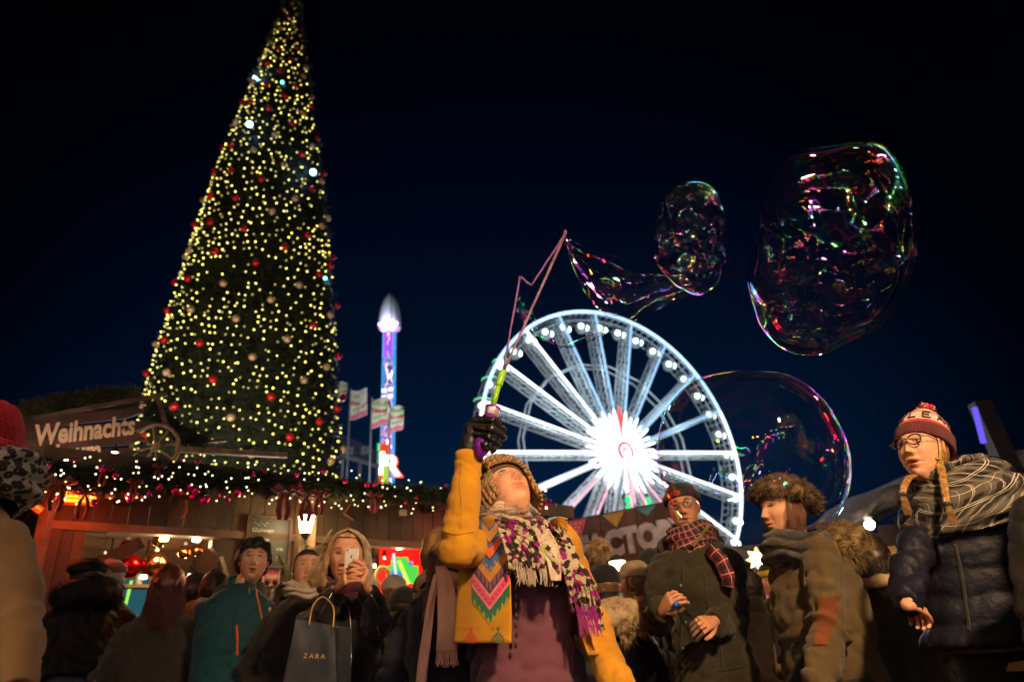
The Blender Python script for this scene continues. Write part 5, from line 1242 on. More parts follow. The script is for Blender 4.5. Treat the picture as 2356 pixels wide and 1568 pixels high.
def inv(root, p):
    """world point into the person's own frame"""
    return Matrix.Rotation(-root.rotation_euler.z, 3, 'Z') @ (Vector(p)-root.location)
def body(root, sk, H, zs, arms, hands=(), hem=.9, neck=True, res=(96, 100), **k):
    mb = MB(); tints = []
    hx = head_into(mb, tints, H, *res, **k)
    o0 = len(mb.v); c = H @ Vector((0, .012, -.07)); mb.tube([H @ Vector((0, .02, -.02)), c, Vector((0, .015, zs+.06)), Vector((0, .01, zs-.02))], [.055, .054, .056, .075], 16); tints += [(1, .97, .95, 1)]*(len(mb.v)-o0)
    core_into(mb, tints, zs, arms, hem)
    for h_ in hands: hand_into(mb, tints, **h_)
    mb.build('body', sk, root, smooth=True, local=True, tints=tints); return hx
# ================================================================= THE WOMAN WITH THE BUBBLE WAND
hr = at(1205, 1400, 2.66); hero = empty('person', (hr.x, hr.y, 0), 'woman in mustard embroidered jacket and chunky knit hat holding up a bubble wand', 'person')
def hp(px, py, Y): return Vector(at(px, py, Y))-hero.location
zs = at(1190, 1212, 2.62).z; hc_ = hp(1163, 1138, 2.60)
HH = head_matrix(hc_, R(27), R(44), R(-4), 1.09)
ARM_UP = [hp(1115, 1250, 2.64), hp(1052, 1264, 2.38), hp(1079, 1052, 2.42)]
ARM_DN = [hp(1285, 1240, 2.66), hp(1352, 1420, 2.72), hp(1432, 1600, 2.45)]
HW = hp(1084, 1046, 2.42)
M_glove = mat('black_leather_glove', (.012, .011, .011), .32, var=.4, vs=20, bump=.5, bs=60)
hx = body(hero, SK_light, HH, zs, [{'p': ARM_UP}, {'p': ARM_DN}], nose=1.0, jaw=.33, cheek=1.5, lips=1.0, mouth=0, res=(130, 130))
eyes(hero, HH, hx, 'blue', gaze=(.5, .9), openk=1.45, brow=(.05, .03, .018))
# glove: a hand closed round the wand tube
g = MB()
g.tube([hp(1078, 1075, 2.43), hp(1080, 1050, 2.42), hp(1080, 1030, 2.41), hp(1086, 1008, 2.41)], [.045, .040, .036, .038], 14)
g.ball(hp(1092, 992, 2.41), (.042, .036, .050), 14, 10, Matrix.Rotation(R(14), 3, 'Y')); g.ball(hp(1100, 972, 2.40), (.034, .030, .026), 12, 8)
for k, (ya, xm, ym, xt, yt, rd) in enumerate(((967, 1133, 966, 1156, 984, .0135), (984, 1130, 986, 1157, 1003, .0135), (1001, 1124, 1006, 1146, 1019, .0125), (1015, 1116, 1024, 1134, 1033, .0115))):
    p0, p1, p2 = hp(1094, ya, 2.385), hp(xm, ym, 2.345), hp(xt, yt, 2.375)
    p3 = p2+Vector((-.006, .022, -.006)); g.tube([p0, p0.lerp(p1, .5), p1, p1.lerp(p2, .5), p2, p3], [rd*1.15, rd*1.08, rd*1.15, rd*.95, rd, rd*.7], 10); g.ball(p1, rd*1.12, 8, 6)
    g.ball(p2+Vector((.002, 0, -.002)), rd*1.0, 8, 6)
g.tube([hp(1086, 1000, 2.42), hp(1100, 975, 2.44), hp(1120, 958, 2.45), hp(1140, 962, 2.44), hp(1150, 968, 2.43)], [.02, .018, .015, .013, .009], 10)
me, co, no = remesh(g, .0032, 1)
nz = np.array([noise.fractal((p[0]*38, p[1]*38, p[2]*38), 1, 2, 3) for p in co]); finish(me, 'glove', M_glove, hero, co+no*(nz*.0022)[:, None])
M_dress = fabric('plum_wool_dress', (.115, .042, .062), vs=5, bs=600, var=.14)
garment(hero, M_dress, zs, .25, [], puff=(.92, 1.0), vox=.011, fold=.008, seed=3, flare=1.18, name='dress', shift=(0, -.01))
M_mus = fabric('mustard_wool', (.50, .235, .010), vs=9, bs=500, var=.12, bump=.45)
hemz = at(1110, 1478, 2.5).z
garment(hero, M_mus, zs+.01, hemz+.01, [{'p': ARM_UP, 'r': (.066, .066, .0485)}, {'p': ARM_DN, 'r': (.074, .066, .055)}], puff=(1.02, .85), vox=.0072, fold=.0052, seed=8, flare=1.05, name='jacket', shift=(-.005, .075))
CF = MB(); cdir = (ARM_UP[2]-ARM_UP[1]).normalized(); CF.tube([ARM_UP[2]-cdir*.04, ARM_UP[2]-cdir*.01, ARM_UP[2]+cdir*.012, ARM_UP[2]+cdir*.014, ARM_UP[2]-cdir*.01], [.044, .0515, .0525, .049, .046], 24, cap=False); CF.build('cuff_hem', M_mus, hero, smooth=True, local=True)
def panel(rows, YL, YR, name, m, wob=.006, th=.005):
    rows = sorted(rows); ys = [r_[0] for r_ in rows]
    def edge(y):
        for a, b in zip(rows, rows[1:]):
            if a[0] <= y <= b[0]: t = (y-a[0])/(b[0]-a[0]); return a[1]+(b[1]-a[1])*t, a[2]+(b[2]-a[2])*t
        return (rows[0][1:] if y < ys[0] else rows[-1][1:])
    def P(px, py, off=0):
        xl, xr = edge(py); u = (px-xl)/(xr-xl); v = (py-ys[0])/(ys[-1]-ys[0]); Y = YL+(YR-YL)*(1-(1-min(1, max(0, u)))**1.7) - .03*v + wob*math.sin(v*7+u*3)*u
        return hp(px, py, Y-off)
    mb = MB(); NU, NV = 16, 34; fr_, bk = [], []
    for j in range(NV+1):
        y = ys[0]+(ys[-1]-ys[0])*j/NV; xl, xr = edge(y)
        for i in range(NU+1): fr_.append(P(xl+(xr-xl)*i/NU, y)); bk.append(P(xl+(xr-xl)*i/NU, y, -th))
    q = [(j*(NU+1)+i, (j+1)*(NU+1)+i, (j+1)*(NU+1)+i+1, j*(NU+1)+i+1) for j in range(NV) for i in range(NU)]
    n_ = len(fr_); rim = [j*(NU+1) for j in range(NV+1)]+[NV*(NU+1)+i for i in range(1, NU+1)]+[j*(NU+1)+NU for j in range(NV-1, -1, -1)]+[i for i in range(NU-1, 0, -1)]
    fs = q+[tuple(n_+t for t in reversed(f)) for f in q]+[(rim[k], n_+rim[k], n_+rim[(k+1) % len(rim)], rim[(k+1) % len(rim)]) for k in range(len(rim))]
    mb.add(fr_+bk, fs); o = mb.build(name, m, hero, smooth=True, local=True); return o, P, edge
rowsL = [(1188, 1088, 1150), (1230, 1072, 1166), (1290, 1058, 1172), (1350, 1052, 1175), (1420, 1046, 1177), (1478, 1043, 1176)]
pl, PL, eL = panel(rowsL, 2.56, 2.44, 'front_panel', M_mus)
rowsR = [(1225, 1286, 1308), (1290, 1300, 1328), (1350, 1312, 1345), (1400, 1322, 1360), (1450, 1334, 1385), (1505, 1352, 1418)]
pr_, PR, eR = panel(rowsR, 2.47, 2.60, 'front_panel', M_mus)
EM = {k: fabric('thread_'+k, c, rough=.6, sheen=.3, bs=900, bump=.6) for k, c in dict(orange=(.85, .16, .015), deep=(.16, .02, .01), blue=(.02, .15, .42), navy=(.03, .02, .12), gold=(.66, .30, .03), purple=(.10, .02, .10), violet=(.20, .05, .22), pink=(.80, .07, .16), rose=(.85, .25, .28), green=(.012, .14, .07), leaf=(.18, .42, .03), crimson=(.55, .02, .03)).items()}
CX = 1126.0
def band(k, t0, t1, off, nm=None, x0=1085, x1=1172):
    """V-shaped embroidered band between two apex heights"""
    mb = MB(); xs = [x0+(x1-x0)*i/28 for i in range(29)]; vs = []
    for x in xs:
        for t in (t0, (t0+t1)/2, t1): vs.append(PL(x, t-1.32*abs(x-CX), off))
    mb.add(vs, [(i*3+j, i*3+j+1, (i+1)*3+j+1, (i+1)*3+j) for i in range(28) for j in range(2)]); return mb.build(nm or 'embroidered_band', EM[k], pl, local=True)
def teeth(k, t0, h, n, off, up=True, x0=1087, x1=1170, fat=.5):
    w_ = (x1-x0)/n; 
    for i in range(n):
        xa, xb = x0+w_*(i+.5-fat*.9/1), x0+w_*(i+.5+fat*.9/1); xm = (xa+xb)/2
        def T(x, dt): return PL(x, t0+dt-1.32*abs(x-CX), off)
        MB().add([T(xa, 0), T(xm, -h if up else h), T(xb, 0)], [(0, 2, 1) if not up else (0, 1, 2)]).build('stitched_triangle', EM[k], pl, local=True)
band('blue', 1215, 1262, .0022, x0=1102, x1=1150); band('gold', 1222, 1246, .003, x0=1108, x1=1144); band('orange', 1252, 1288, .0022, x0=1092, x1=1158); band('deep', 1249, 1254, .0028, x0=1094, x1=1156)
band('navy', 1284, 1291, .0026); band('blue', 1290, 1316, .0020); teeth('gold', 1315, 13, 9, .0030); teeth('blue', 1316, 9, 9, .0036, fat=.33)
band('gold', 1315, 1339, .0022); band('purple', 1338, 1366, .0020); teeth('gold', 1341, 21, 9, .0028, up=False, fat=.40); teeth('violet', 1340, 18, 9, .0034, up=False, fat=.30)
band('rose', 1366, 1374, .0028); band('pink', 1372, 1398, .0020); 
for i in range(-5, 6):
    x = CX+i*7.6; y = 1386-1.32*abs(x-CX); mb = MB(); mb.add([PL(x+a, y+b, .0036) for a, b in ((-2.6, 0), (0, 3.4), (2.6, 0), (0, -3.4))], [(0, 1, 2, 3)]); mb.build('stitched_diamond', EM['violet'], pl, local=True)
band('rose', 1397, 1402, .0028); band('green', 1402, 1434, .0020); teeth('gold', 1436, 15, 8, .0028); teeth('leaf', 1435, 12, 8, .0034, fat=.36)
mb = MB()
for i in range(22):
    for j in range(9):
        x = 1056+i*5.5; y = 1400+j*5.5
        if y+0 > 1440-1.32*abs(x-CX)+8+0 and y < 1442 and x < 1173 and abs(x-CX)*1.32+y > 1440+4: mb.add([PL(x-1.6, y-1, .0022), PL(x+1.8, y+1.4, .0022), PL(x+1.2, y+2.4, .0022), PL(x-2.2, y, .0022)], [(0, 3, 2, 1)])
if mb.v: mb.build('hatched_stitching', EM['gold'], pl, local=True, kind='stuff')
for bx, kk in ((1083, 'crimson'), (1146, 'green')):
    rowsb = ['..X..', '.XXX.', '..X..', '..XX.', '.XXXX', 'XX.XX', 'X.X.X', 'XX.XX', '.XXX.', '..X..']
    mb = MB(); s_ = 3.5
    shape = ['....X....', 'XX.XXX...', '....X....', '....X....', '...XXX...', '..XX.XX..', '.XX.X.XX.', '.X.XXX.X.', 'XX.X.X.XX', '.XX.X.XX.', '..XXXXX..']
    for j, row in enumerate(shape):
        for i, ch in enumerate(row):
            if ch == 'X': x = bx+(i-4.5)*s_; y = 1440+j*s_; mb.add([PL(x, y, .0026), PL(x, y+s_*.85, .0026), PL(x+s_*.85, y+s_*.85, .0026), PL(x+s_*.85, y, .0026)], [(0, 1, 2, 3)])
    mb.build('cross_stitch_bird', EM[kk], pl, local=True)
for t, k in ((1238, 'blue'), (1262, 'orange'), (1285, 'blue'), (1300, 'gold'), (1320, 'purple'), (1345, 'pink'), (1375, 'green')):
    mb = MB(); vs = []
    for i in range(9):
        y0 = t; 
        for q, yv in ((0, t), (1, t+16)):
            xl, xr = eR(yv); vs.append(PR(xl+2+(xr-xl-8)*i/8, yv+.5*i, .002))
    mb.add(vs, [(2*i, 2*i+1, 2*i+3, 2*i+2) for i in range(8)]); mb.build('embroidered_band', EM[k], pr_, local=True)
# chunky hat
m_, t_, o_ = nodes('mottled_chunky_yarn'); b_ = t_.nodes.new('ShaderNodeBsdfPrincipled'); b_.inputs['Roughness'].default_value = .95; b_.inputs['Specular IOR Level'].default_value = .2
g_ = t_.nodes.new('ShaderNodeTexCoord'); n1 = t_.nodes.new('ShaderNodeTexNoise'); n1.inputs['Scale'].default_value = 38; t_.links.new(g_.outputs['Object'], n1.inputs['Vector'])
r1 = t_.nodes.new('ShaderNodeValToRGB'); cr = r1.color_ramp.elements; cr[0].position = .30; cr[0].color = (.13, .14, .035, 1); cr[1].position = .75; cr[1].color = (.36, .19, .09, 1)
for p_, c_ in ((.40, (.19, .14, .06)), (.48, (.32, .20, .10)), (.56, (.36, .22, .12)), (.63, (.38, .12, .05)), (.68, (.28, .19, .11))): e = cr.new(p_); e.color = (*c_, 1)
t_.links.new(n1.outputs['Fac'], r1.inputs[0]); t_.links.new(r1.outputs[0], b_.inputs['Base Color'])
n2 = t_.nodes.new('ShaderNodeTexNoise'); n2.inputs['Scale'].default_value = 300; t_.links.new(g_.outputs['Object'], n2.inputs['Vector']); bp_ = t_.nodes.new('ShaderNodeBump'); bp_.inputs['Strength'].default_value = .8; bp_.inputs['Distance'].default_value = .004
t_.links.new(n2.outputs['Fac'], bp_.inputs['Height']); t_.links.new(bp_.outputs[0], b_.inputs['Normal']); t_.links.new(b_.outputs[0], o_.inputs[0]); M_yarn = m_
hat = MB()
for i, (zc, rx, tilt) in enumerate([(.150, .014, 0), (.146, .032, 0), (.139, .050, 0), (.129, .065, 0), (.115, .078, 0), (.100, .087, 0), (.084, .094, 0), (.068, .099, 0), (.052, .102, 0)]+[(.037-.0155*q, .103-.0015*q, 0) for q in range(8)]):
    full = zc > .045; hw_ = 0 if full else R(40+((.05-zc)*520 if zc < .05 else 0)*.14)
    a0, a1 = (-math.pi/2+hw_, 3*math.pi/2-hw_)
    n_ = int(max(12, (a1-a0)*rx*2/.0070))
    for stx in (0, 1):
        rx_ = rx+.008; pts, rad = [], []
        for k in range(n_+1):
            a = a0+(a1-a0)*k/n_; br = k*.72+stx*math.pi+i*1.7; rr_ = rx_+.0048*math.cos(br)+.002*noise.noise((a*3, zc*20, 1)); zz = zc+.0060*math.sin(br)-.012*(math.sin(a)+0)*0
            zz += -.022*max(0, math.sin(a))+.0*math.cos(a)
            pts.append(HH @ Vector((rr_*math.cos(a), rr_*1.12*math.sin(a)+.012, zz))); rad.append(.0068+.0018*math.sin(br*2+i)+.0012*noise.noise((a*9, zc*40, 2)))
        hat.tube(pts, rad, 7, cap=not full)
hat.ball(HH @ Vector((0, .012, .156)), (.016, .016, .014), 8, 6)
ho = hat.build('knitted_hat', M_yarn, hero, smooth=True, local=True)
lin = MB(); lin.lathe([(.0985*math.cos(q*math.pi/16)**.8+.0005, .03+.115*math.sin(q*math.pi/16)) for q in range(9)], HH @ Matrix.Translation((0, .012, 0)) @ Matrix.Diagonal((1, 1.1, 1, 1)), n=24); lin.build('lining', mat('hat_lining', (.10, .06, .03), .9), ho, smooth=True, local=True)
fz = []
for k in range(260):
    a = rnd.uniform(0, 2*math.pi); z_ = rnd.uniform(-.06, .13); rx = .106*math.cos(max(0, (z_-.03)/.14)*1.4)**.7 if z_ > .03 else .106
    d = HH.to_3x3() @ Vector((math.cos(a), math.sin(a), .2)); 
    if z_ < .05 and math.sin(a) < -.5: continue
    fz.append((HH @ Vector((rx*math.cos(a), rx*1.12*math.sin(a)+.012, z_)), d))
fur(hero, 'wool_fuzz', fz, 260, .016, M_yarn, 3, .0005)
M_hairb = mat('brown_hair', (.12, .06, .028), .5, var=.3, vs=30); M_hairg = mat('golden_hair', (.42, .25, .10), .45, var=.35, vs=30)
strands('hair', hero, [[HH @ Vector((-.070, -.03, .03)), HH @ Vector((-.082, -.01, -.03)), HH @ Vector((-.08, .01, -.09)), HH @ Vector((-.085, .03, -.15))], [HH @ Vector((-.075, .0, .03)), HH @ Vector((-.086, .02, -.03)), HH @ Vector((-.085, .04, -.09)), HH @ Vector((-.09, .06, -.14))]], 90, .006, .0012, mat('fair_brown_hair', (.26, .15, .07), .5), 4)
# cream cloth scarf, crocheted chain, chunky scarf
M_creamc = fabric('cream_cotton', (.52, .42, .32), vs=12, var=.12, bs=300); M_greyc = fabric('grey_printed_cotton', (.16, .17, .18), c2=(.42, .36, .30), vs=30)
nk = hp(1150, 1194, 2.58); scarf_ring(hero, M_creamc, nk+Vector((0, 0, .0)), .082, .030, 2, .9, 4, 'cream_scarf', .012, .022)
scarf_ring(hero, M_greyc, nk+Vector((.035, .01, .012)), .085, .024, 1, .85, 9, 'grey_scarf', .012)
mb = MB()
for w_ in range(3):
    for k in range(34):
        a = math.pi+math.pi*(k+.5*(w_ % 2))/33; c = nk+Vector((.012+.100*math.cos(a), .112*math.sin(a)-.004*w_, .034-.013*w_+.012*math.cos(2*a)))
        tx = Vector((-math.sin(a), math.cos(a), .3*math.sin(k))).normalized(); ty = Vector((0, 0, 1)) if k % 2 else Vector((math.cos(a), math.sin(a), .4)).normalized()
        mb.tube([c+tx*.0068*math.cos(q*math.pi/4)+ty*.0042*math.sin(q*math.pi/4) for q in range(9)], .0011, 4, cap=False)
mb.build('crochet_chain', mat('ecru_thread', (.50, .38, .30), .8), hero, local=True)
m_, t_, o_ = nodes('black_cream_magenta_yarn'); b_ = t_.nodes.new('ShaderNodeBsdfPrincipled'); b_.inputs['Roughness'].default_value = .95; b_.inputs['Specular IOR Level'].default_value = .15
g_ = t_.nodes.new('ShaderNodeTexCoord'); n1 = t_.nodes.new('ShaderNodeTexVoronoi'); n1.inputs['Scale'].default_value = 62; t_.links.new(g_.outputs['Object'], n1.inputs['Vector'])
r1 = t_.nodes.new('ShaderNodeValToRGB'); r1.color_ramp.interpolation = 'CONSTANT'; cr = r1.color_ramp.elements; cr[0].position = 0; cr[0].color = (.035, .022, .02, 1); cr[1].position = .40; cr[1].color = (.38, .34, .22, 1)
for p_, c_ in ((.24, (.24, .012, .16)), (.34, (.03, .02, .018)), (.50, (.028, .02, .018)), (.54, (.26, .012, .18)), (.60, (.38, .34, .22)), (.74, (.035, .022, .02)), (.86, (.36, .33, .20)), (.955, (.34, .38, .03))): e = cr.new(p_); e.color = (*c_, 1)
t_.links.new(n1.outputs['Color'], r1.inputs[0]); t_.links.new(r1.outputs[0], b_.inputs['Base Color']); t_.links.new(b_.outputs[0], o_.inputs[0]); M_chunk = m_
def pxc(L): return catmull([hp(*p) for p in L], 5)
gd = []
rr = random.Random(12)
for k in range(19):      # wrap across the chest from her right collar to her left shoulder
    o = k*4.1; j = rr.uniform(-4, 4)
    gd.append(pxc([(1108+o*.2, 1176+o*.45+j, 2.62), (1125+o*.3, 1190+o*.55+j, 2.50), (1165+o*.25, 1200+o*.75, 2.42), (1215+o*.3, 1198+o*.9+j, 2.41), (1262+o*.35, 1202+o*.7, 2.47), (1296+o*.15, 1222+o*.5+j, 2.60)]))
cords('chunky_scarf', gd, .0066, M_chunk, hero, 7, .36, .0075, 1)
gd = []
for k in range(21):      # short tail with tassels
    x0 = 1165+k*4.2; l = rr.uniform(1318, 1338)-abs(k-9)*1.5
    gd.append(pxc([(x0-18, 1215+k*1.5, 2.41), (x0-4+k*.6, 1255, 2.395+.004*(k % 3)), (x0+6+k*1.1, 1290, 2.39), (x0+8+k*1.7+rr.uniform(-3, 3), l, 2.40+.01*(k % 2))]))
cords('scarf_tail', gd, .0055, M_chunk, hero, 6, .40, .0075, 2)
gd = []
for k in range(13):      # long tail over her left side
    x0 = 1268+k*4.2; l = rr.uniform(1425, 1450)-(12-k)*3.0
    gd.append(pxc([(x0-8, 1212+k*2, 2.50), (x0+14, 1270+k*2, 2.43), (x0+34+k*.6, 1330, 2.42), (x0+46+k*1.2, 1390, 2.43+.01*(k % 2)), (x0+50+k*1.5+rr.uniform(-4, 4), l, 2.43)]))
cords('scarf_tail', gd, .0060, M_chunk, hero, 6, .42, .0085, 3)
gd = []
for k in range(46):
    a = rr.uniform(-1, 1); gd.append(pxc([(1345+a*22, 1395+rr.uniform(-10, 10), 2.42), (1352+a*22, 1425, 2.42), (1358+a*25+rr.uniform(-6, 10), 1450+rr.uniform(-10, 16), 2.42)]))
cords('scarf_fringe', gd, .0013, fabric('magenta_fringe', (.26, .015, .20)), hero, 3, 0, .03, 4)
gd = []
for k in range(60):
    a = rr.uniform(-1, 1); x = 1230+a*42; gd.append(pxc([(x-4, 1300+rr.uniform(-6, 10), 2.39), (x, 1325, 2.39), (x+rr.uniform(-5, 5), 1342+rr.uniform(-8, 8), 2.395)]))
cords('scarf_fringe', gd, .0014, M_creamc, hero, 3, 0, .03, 5)
gd = []
for k in range(42):
    a = rr.uniform(-1, 1); gd.append(pxc([(1266, 1200+a*4, 2.44), (1284, 1198+a*9, 2.41), (1300+rr.uniform(-3, 6), 1206+a*15, 2.42)]))
cords('mustard_tassel', gd, .0022, M_mus, hero, 3, 0, .03, 6)
gp, _P, _e = panel([(1215, 1228, 1262), (1250, 1240, 1282), (1290, 1258, 1292), (1335, 1268, 1290)], 2.40, 2.425, 'cream_scarf_end', M_creamc, wob=.018)
mb = MB()
for k in range(7): mb.ball(hp(1186+1.5*(k % 2), 1350+k*22+rr.uniform(-3, 3), 2.475), (.006, .004, .011), 6, 5)
mb.build('dress_buttons', M_black, hero, local=True, kind='stuff')
fz = []
for gx, gy, gY, n_ in ((1180, 1215, 2.40, 120), (1235, 1225, 2.40, 120), (1210, 1280, 2.385, 120), (1300, 1290, 2.415, 90), (1330, 1360, 2.41, 90)):
    for k in range(n_): fz.append((hp(gx+rr.gauss(0, 26), gy+rr.gauss(0, 22), gY), Vector((rr.gauss(0, 1), -.6, rr.gauss(0, 1)))))
fur(hero, 'scarf_fuzz', fz, 700, .014, M_chunk, 8, .0006)
on_cloth(hero, [(1012, 1215), (1045, 1228), (1090, 1222)], M_mus, .0022, 'sleeve_seam', 'jacket'); on_cloth(hero, [(1062, 1075), (1058, 1120), (1062, 1170), (1058, 1215)], M_mus, .0018, 'sleeve_seam', 'jacket')
legs(hero, fabric('dark_leggings', (.02, .018, .02)), zs)

# the wand (held, so a thing of its own)
ta, tb_ = at(1104, 1040, 2.375), at(1134, 940, 2.40)
wand = empty('bubble_wand', tuple(ta), 'folding bubble wand with green handle, purple sticks and purple bottle in the raised glove', 'bubble wand')
M_pur = mat('purple_plastic', (.13, .012, .26), .22, var=.1); M_wst = mat('mauve_stick', (.13, .04, .19), .5, var=.35, vs=40); M_grn = mat('lime_green_plastic', (.22, .50, .02), .35, var=.1)
tdir = (tb_-ta).normalized()
M_t = frame(ta, tdir.orthogonal(), tdir.cross(tdir.orthogonal()));  M_t = Matrix.Translation(ta) @ tdir.to_track_quat('Z', 'Y').to_matrix().to_4x4(); Lt = (tb_-ta).length
MB().lathe([(.004, -.022), (.016, -.016), (.030, .012), (.033, .03), (.026, .05), (.019, .07), (.018, Lt-.05), (.022, Lt-.03)], M_t, 18).build('bottle', M_pur, wand, smooth=True)
MB().lathe([(.022, Lt-.032), (.025, Lt-.028), (.0285, Lt-.002), (.0285, Lt+.004), (.024, Lt+.004), (.022, Lt-.01)], M_t, 20).build('collar', mat('foil_label', (.55, .42, .52), .25, metal=.4, var=.4, vs=40), wand, smooth=True)
MB().lathe([(.0292, Lt-.004), (.0305, Lt), (.0292, Lt+.005), (.0275, Lt+.005)], M_t, 20, cap=False).build('rim', M_pur, wand, smooth=True)
h0, h1, h2 = at(1134, 932, 2.385), at(1146, 888, 2.40), at(1158, 852, 2.41)
MB().tube([h0, h0.lerp(h1, .98)], .0105, 12).build('handle', M_grn, wand, smooth=True); MB().tube([h1, h1.lerp(h2, .06), h1.lerp(h2, .94), h2], [.011, .0145, .0135, .009], 12).build('grip', M_grn, wand, smooth=True)
W1, W2, W3, W4 = at(1160, 850, 2.41), at(1300, 538, 2.46), at(1196, 636, 2.40), at(1222, 656, 2.42)
def stick(a, b, r0, r1, nm, m, w=.0015, n=14): MB().tube([a.lerp(b, i/n)+Vector((noise.noise((i*.7, 1, 0)), 0, noise.noise((i*.7, 5, 0))))*w*2 for i in range(n+1)], [r0+(r1-r0)*i/n for i in range(n+1)], 8).build(nm, m, wand, smooth=True)
stick(W1, W2, .0045, .0075, 'long_stick', mat('pinkish_soapy_stick', (.125, .06, .11), .4, var=.35, vs=30)); stick(W1-Vector((.004, 0, 0)), W3, .0040, .0050, 'short_stick', M_wst)
stick(W3, W4, .0042, .0040, 'hinge_arm', M_wst, n=4); stick(W4, W2, .0040, .0055, 'top_stick', M_wst); MB().ball(W2+Vector((0, 0, .008)), (.009, .009, .013), 8, 6).build('tip', M_wst, wand, smooth=True)
MB().tube([at(1240, 560, 2.45)]*1+[W4, at(1246, 690, 2.43), at(1256, 730, 2.44)], .0014, 4).build('wet_string', mat('wet_cotton', (.35, .22, .2), .4), wand) if 0 else None
# ================================================================= THE CROWD
M_navyj = fabric('dark_jeans', (.03, .04, .07), bs=600); M_dk = fabric('dark_trousers', (.012, .012, .014))
COATS = {}
def face_person(px, py, Y, cx, cy, rz, yaw, pitch, roll, label, sk, coat, hscale=1.0, hat=0, arms=None, hem=.55, puff=(1, 1), fold=.008, quilt=0, vox=.0115, hands=(), eyesk=None, seed=0, res=(96, 100), shift=(0, 0), flare=1.06, trous=None, sh=.0, armr=(.070, .060, .050), garm=True, bpx=None, **hk):
    root, top = person(px, py, Y, rz, label, hat=hat)
    if bpx: q = at(bpx, py, Y); root.location = (q.x, q.y, 0); bpy.context.view_layer.update()
    C_ = inv(root, at(cx, cy, Y)); zs_ = C_.z-.205*hscale+sh
    H = head_matrix(C_, yaw-rz, pitch, roll, hscale)
    A = arms(root, zs_) if callable(arms) else (arms or loc_arms(zs_, kind='pocket'))
    hl = hands(root) if callable(hands) else hands
    hx = body(root, sk, H, zs_, A, hl, res=res, **hk)
    if eyesk is not None: eyes(root, H, hx, **eyesk)
    if garm: garment(root, coat, zs_, hem, [dict(a, r=a.get('r', armr)) for a in A], puff=puff, vox=vox, fold=fold, seed=seed, quilt=quilt, flare=flare, shift=shift)
    legs(root, trous or M_dk, zs_)
    return root, H, C_, zs_, hx
def L2(root, *p): return inv(root, at(*p))
def zipline(root, pts, m, w=.0035, name='zip'):
    return MB().tube(catmull([L2(root, *p) for p in pts], 6), w, 5, flat=.5).build(name, m, root, smooth=True, local=True)

# ---- man in the teal jacket
M_teal = fabric('teal_softshell', (.005, .050, .066), vs=5, rough=.7, bump=.2); M_or = fabric('orange_zip_tape', (.75, .13, .02), rough=.5); M_greyl = fabric('charcoal_lining', (.05, .047, .045))
root, H, C_, zs_, hx = face_person(582, 1243, 4.3, 583, 1291, R(20), R(22), R(6), R(2), 'young man with black hair in teal jacket with orange zips', SK_mid, M_teal, .99, seed=11, wide=1.04, nose=.92, jaw=.24, mouth=.45, hem=.72, eyesk=dict(iris='brown', gaze=(.4, .3), brow=(.012, .009, .008), openk=.85), armr=(.074, .070, .058), puff=(1.14, 1.12), bpx=562, arms=lambda r_, z: [{'p': [Vector((-.165, 0, z-.08)), L2(r_, 497, 1455, 4.32), L2(r_, 505, 1580, 4.2)]}, {'p': [Vector((.165, 0, z-.08)), L2(r_, 627, 1450, 4.4), L2(r_, 640, 1590, 4.3)]}])
M_bh = mat('black_hair', (.012, .009, .008), .62, var=.3, vs=40)
shell(root, 'hair', H, M_bh, z0=.047, grow=.030, face=.010, rough=.016, back=-.10, side=.055, freq=28)
gd = []
for k in range(26):
    a = -1.25+2.5*k/25; gd.append([H @ Vector((.040*math.sin(a)*.7, .02-.03*math.cos(a), .150-.02*abs(math.sin(a)))), H @ Vector((.070*math.sin(a), -.055*math.cos(a)-.008, .132-.022*abs(math.sin(a)))), H @ Vector((.088*math.sin(a)+.004, -.092*math.cos(a)-.004, .092)), H @ Vector((.090*math.sin(a)+.010, -.098*math.cos(a)+.0, .060+.010*math.sin(a*9)-.050*abs(math.sin(a))**3))])
strands('fringe', root, gd, 330, .0045, .0022, M_bh, 2, .003)
cl = C_; mb = MB()
for r_, z_ in ((.088, .10), (.078, .128), (.071, .128), (.078, .09)): pass
def collar(root, C_, zs_, m, r0=.095, r1=.080, h=.085, name='collar', open_=.35, th=.012, tilt=.02, ys=.95, z0=.0):
    mb = MB(); rings = []; n = 40
    for k in range(n+1):
        a = -math.pi/2+open_+(2*math.pi-2*open_)*k/n; d = Vector((math.cos(a), ys*math.sin(a), 0)); b = Vector((0, .012, zs_+.045+z0)); up_ = h*(1+.25*math.sin(a)); w_ = 1+.05*noise.noise((a*2, zs_, 0))
        rings.append([b+d*r0*w_, b+d*(r1+th*.2)*w_+Vector((0, 0, up_*.6)), b+d*r1*w_+Vector((0, 0, up_)), b+d*(r1-th)*w_+Vector((0, 0, up_)), b+d*(r0-th*1.4)+Vector((0, 0, 0))])
    mb.loft(rings, cap=True); return mb.build(name, m, root, smooth=True, local=True)
collar(root, C_, zs_, M_teal, .098, .084, .075)
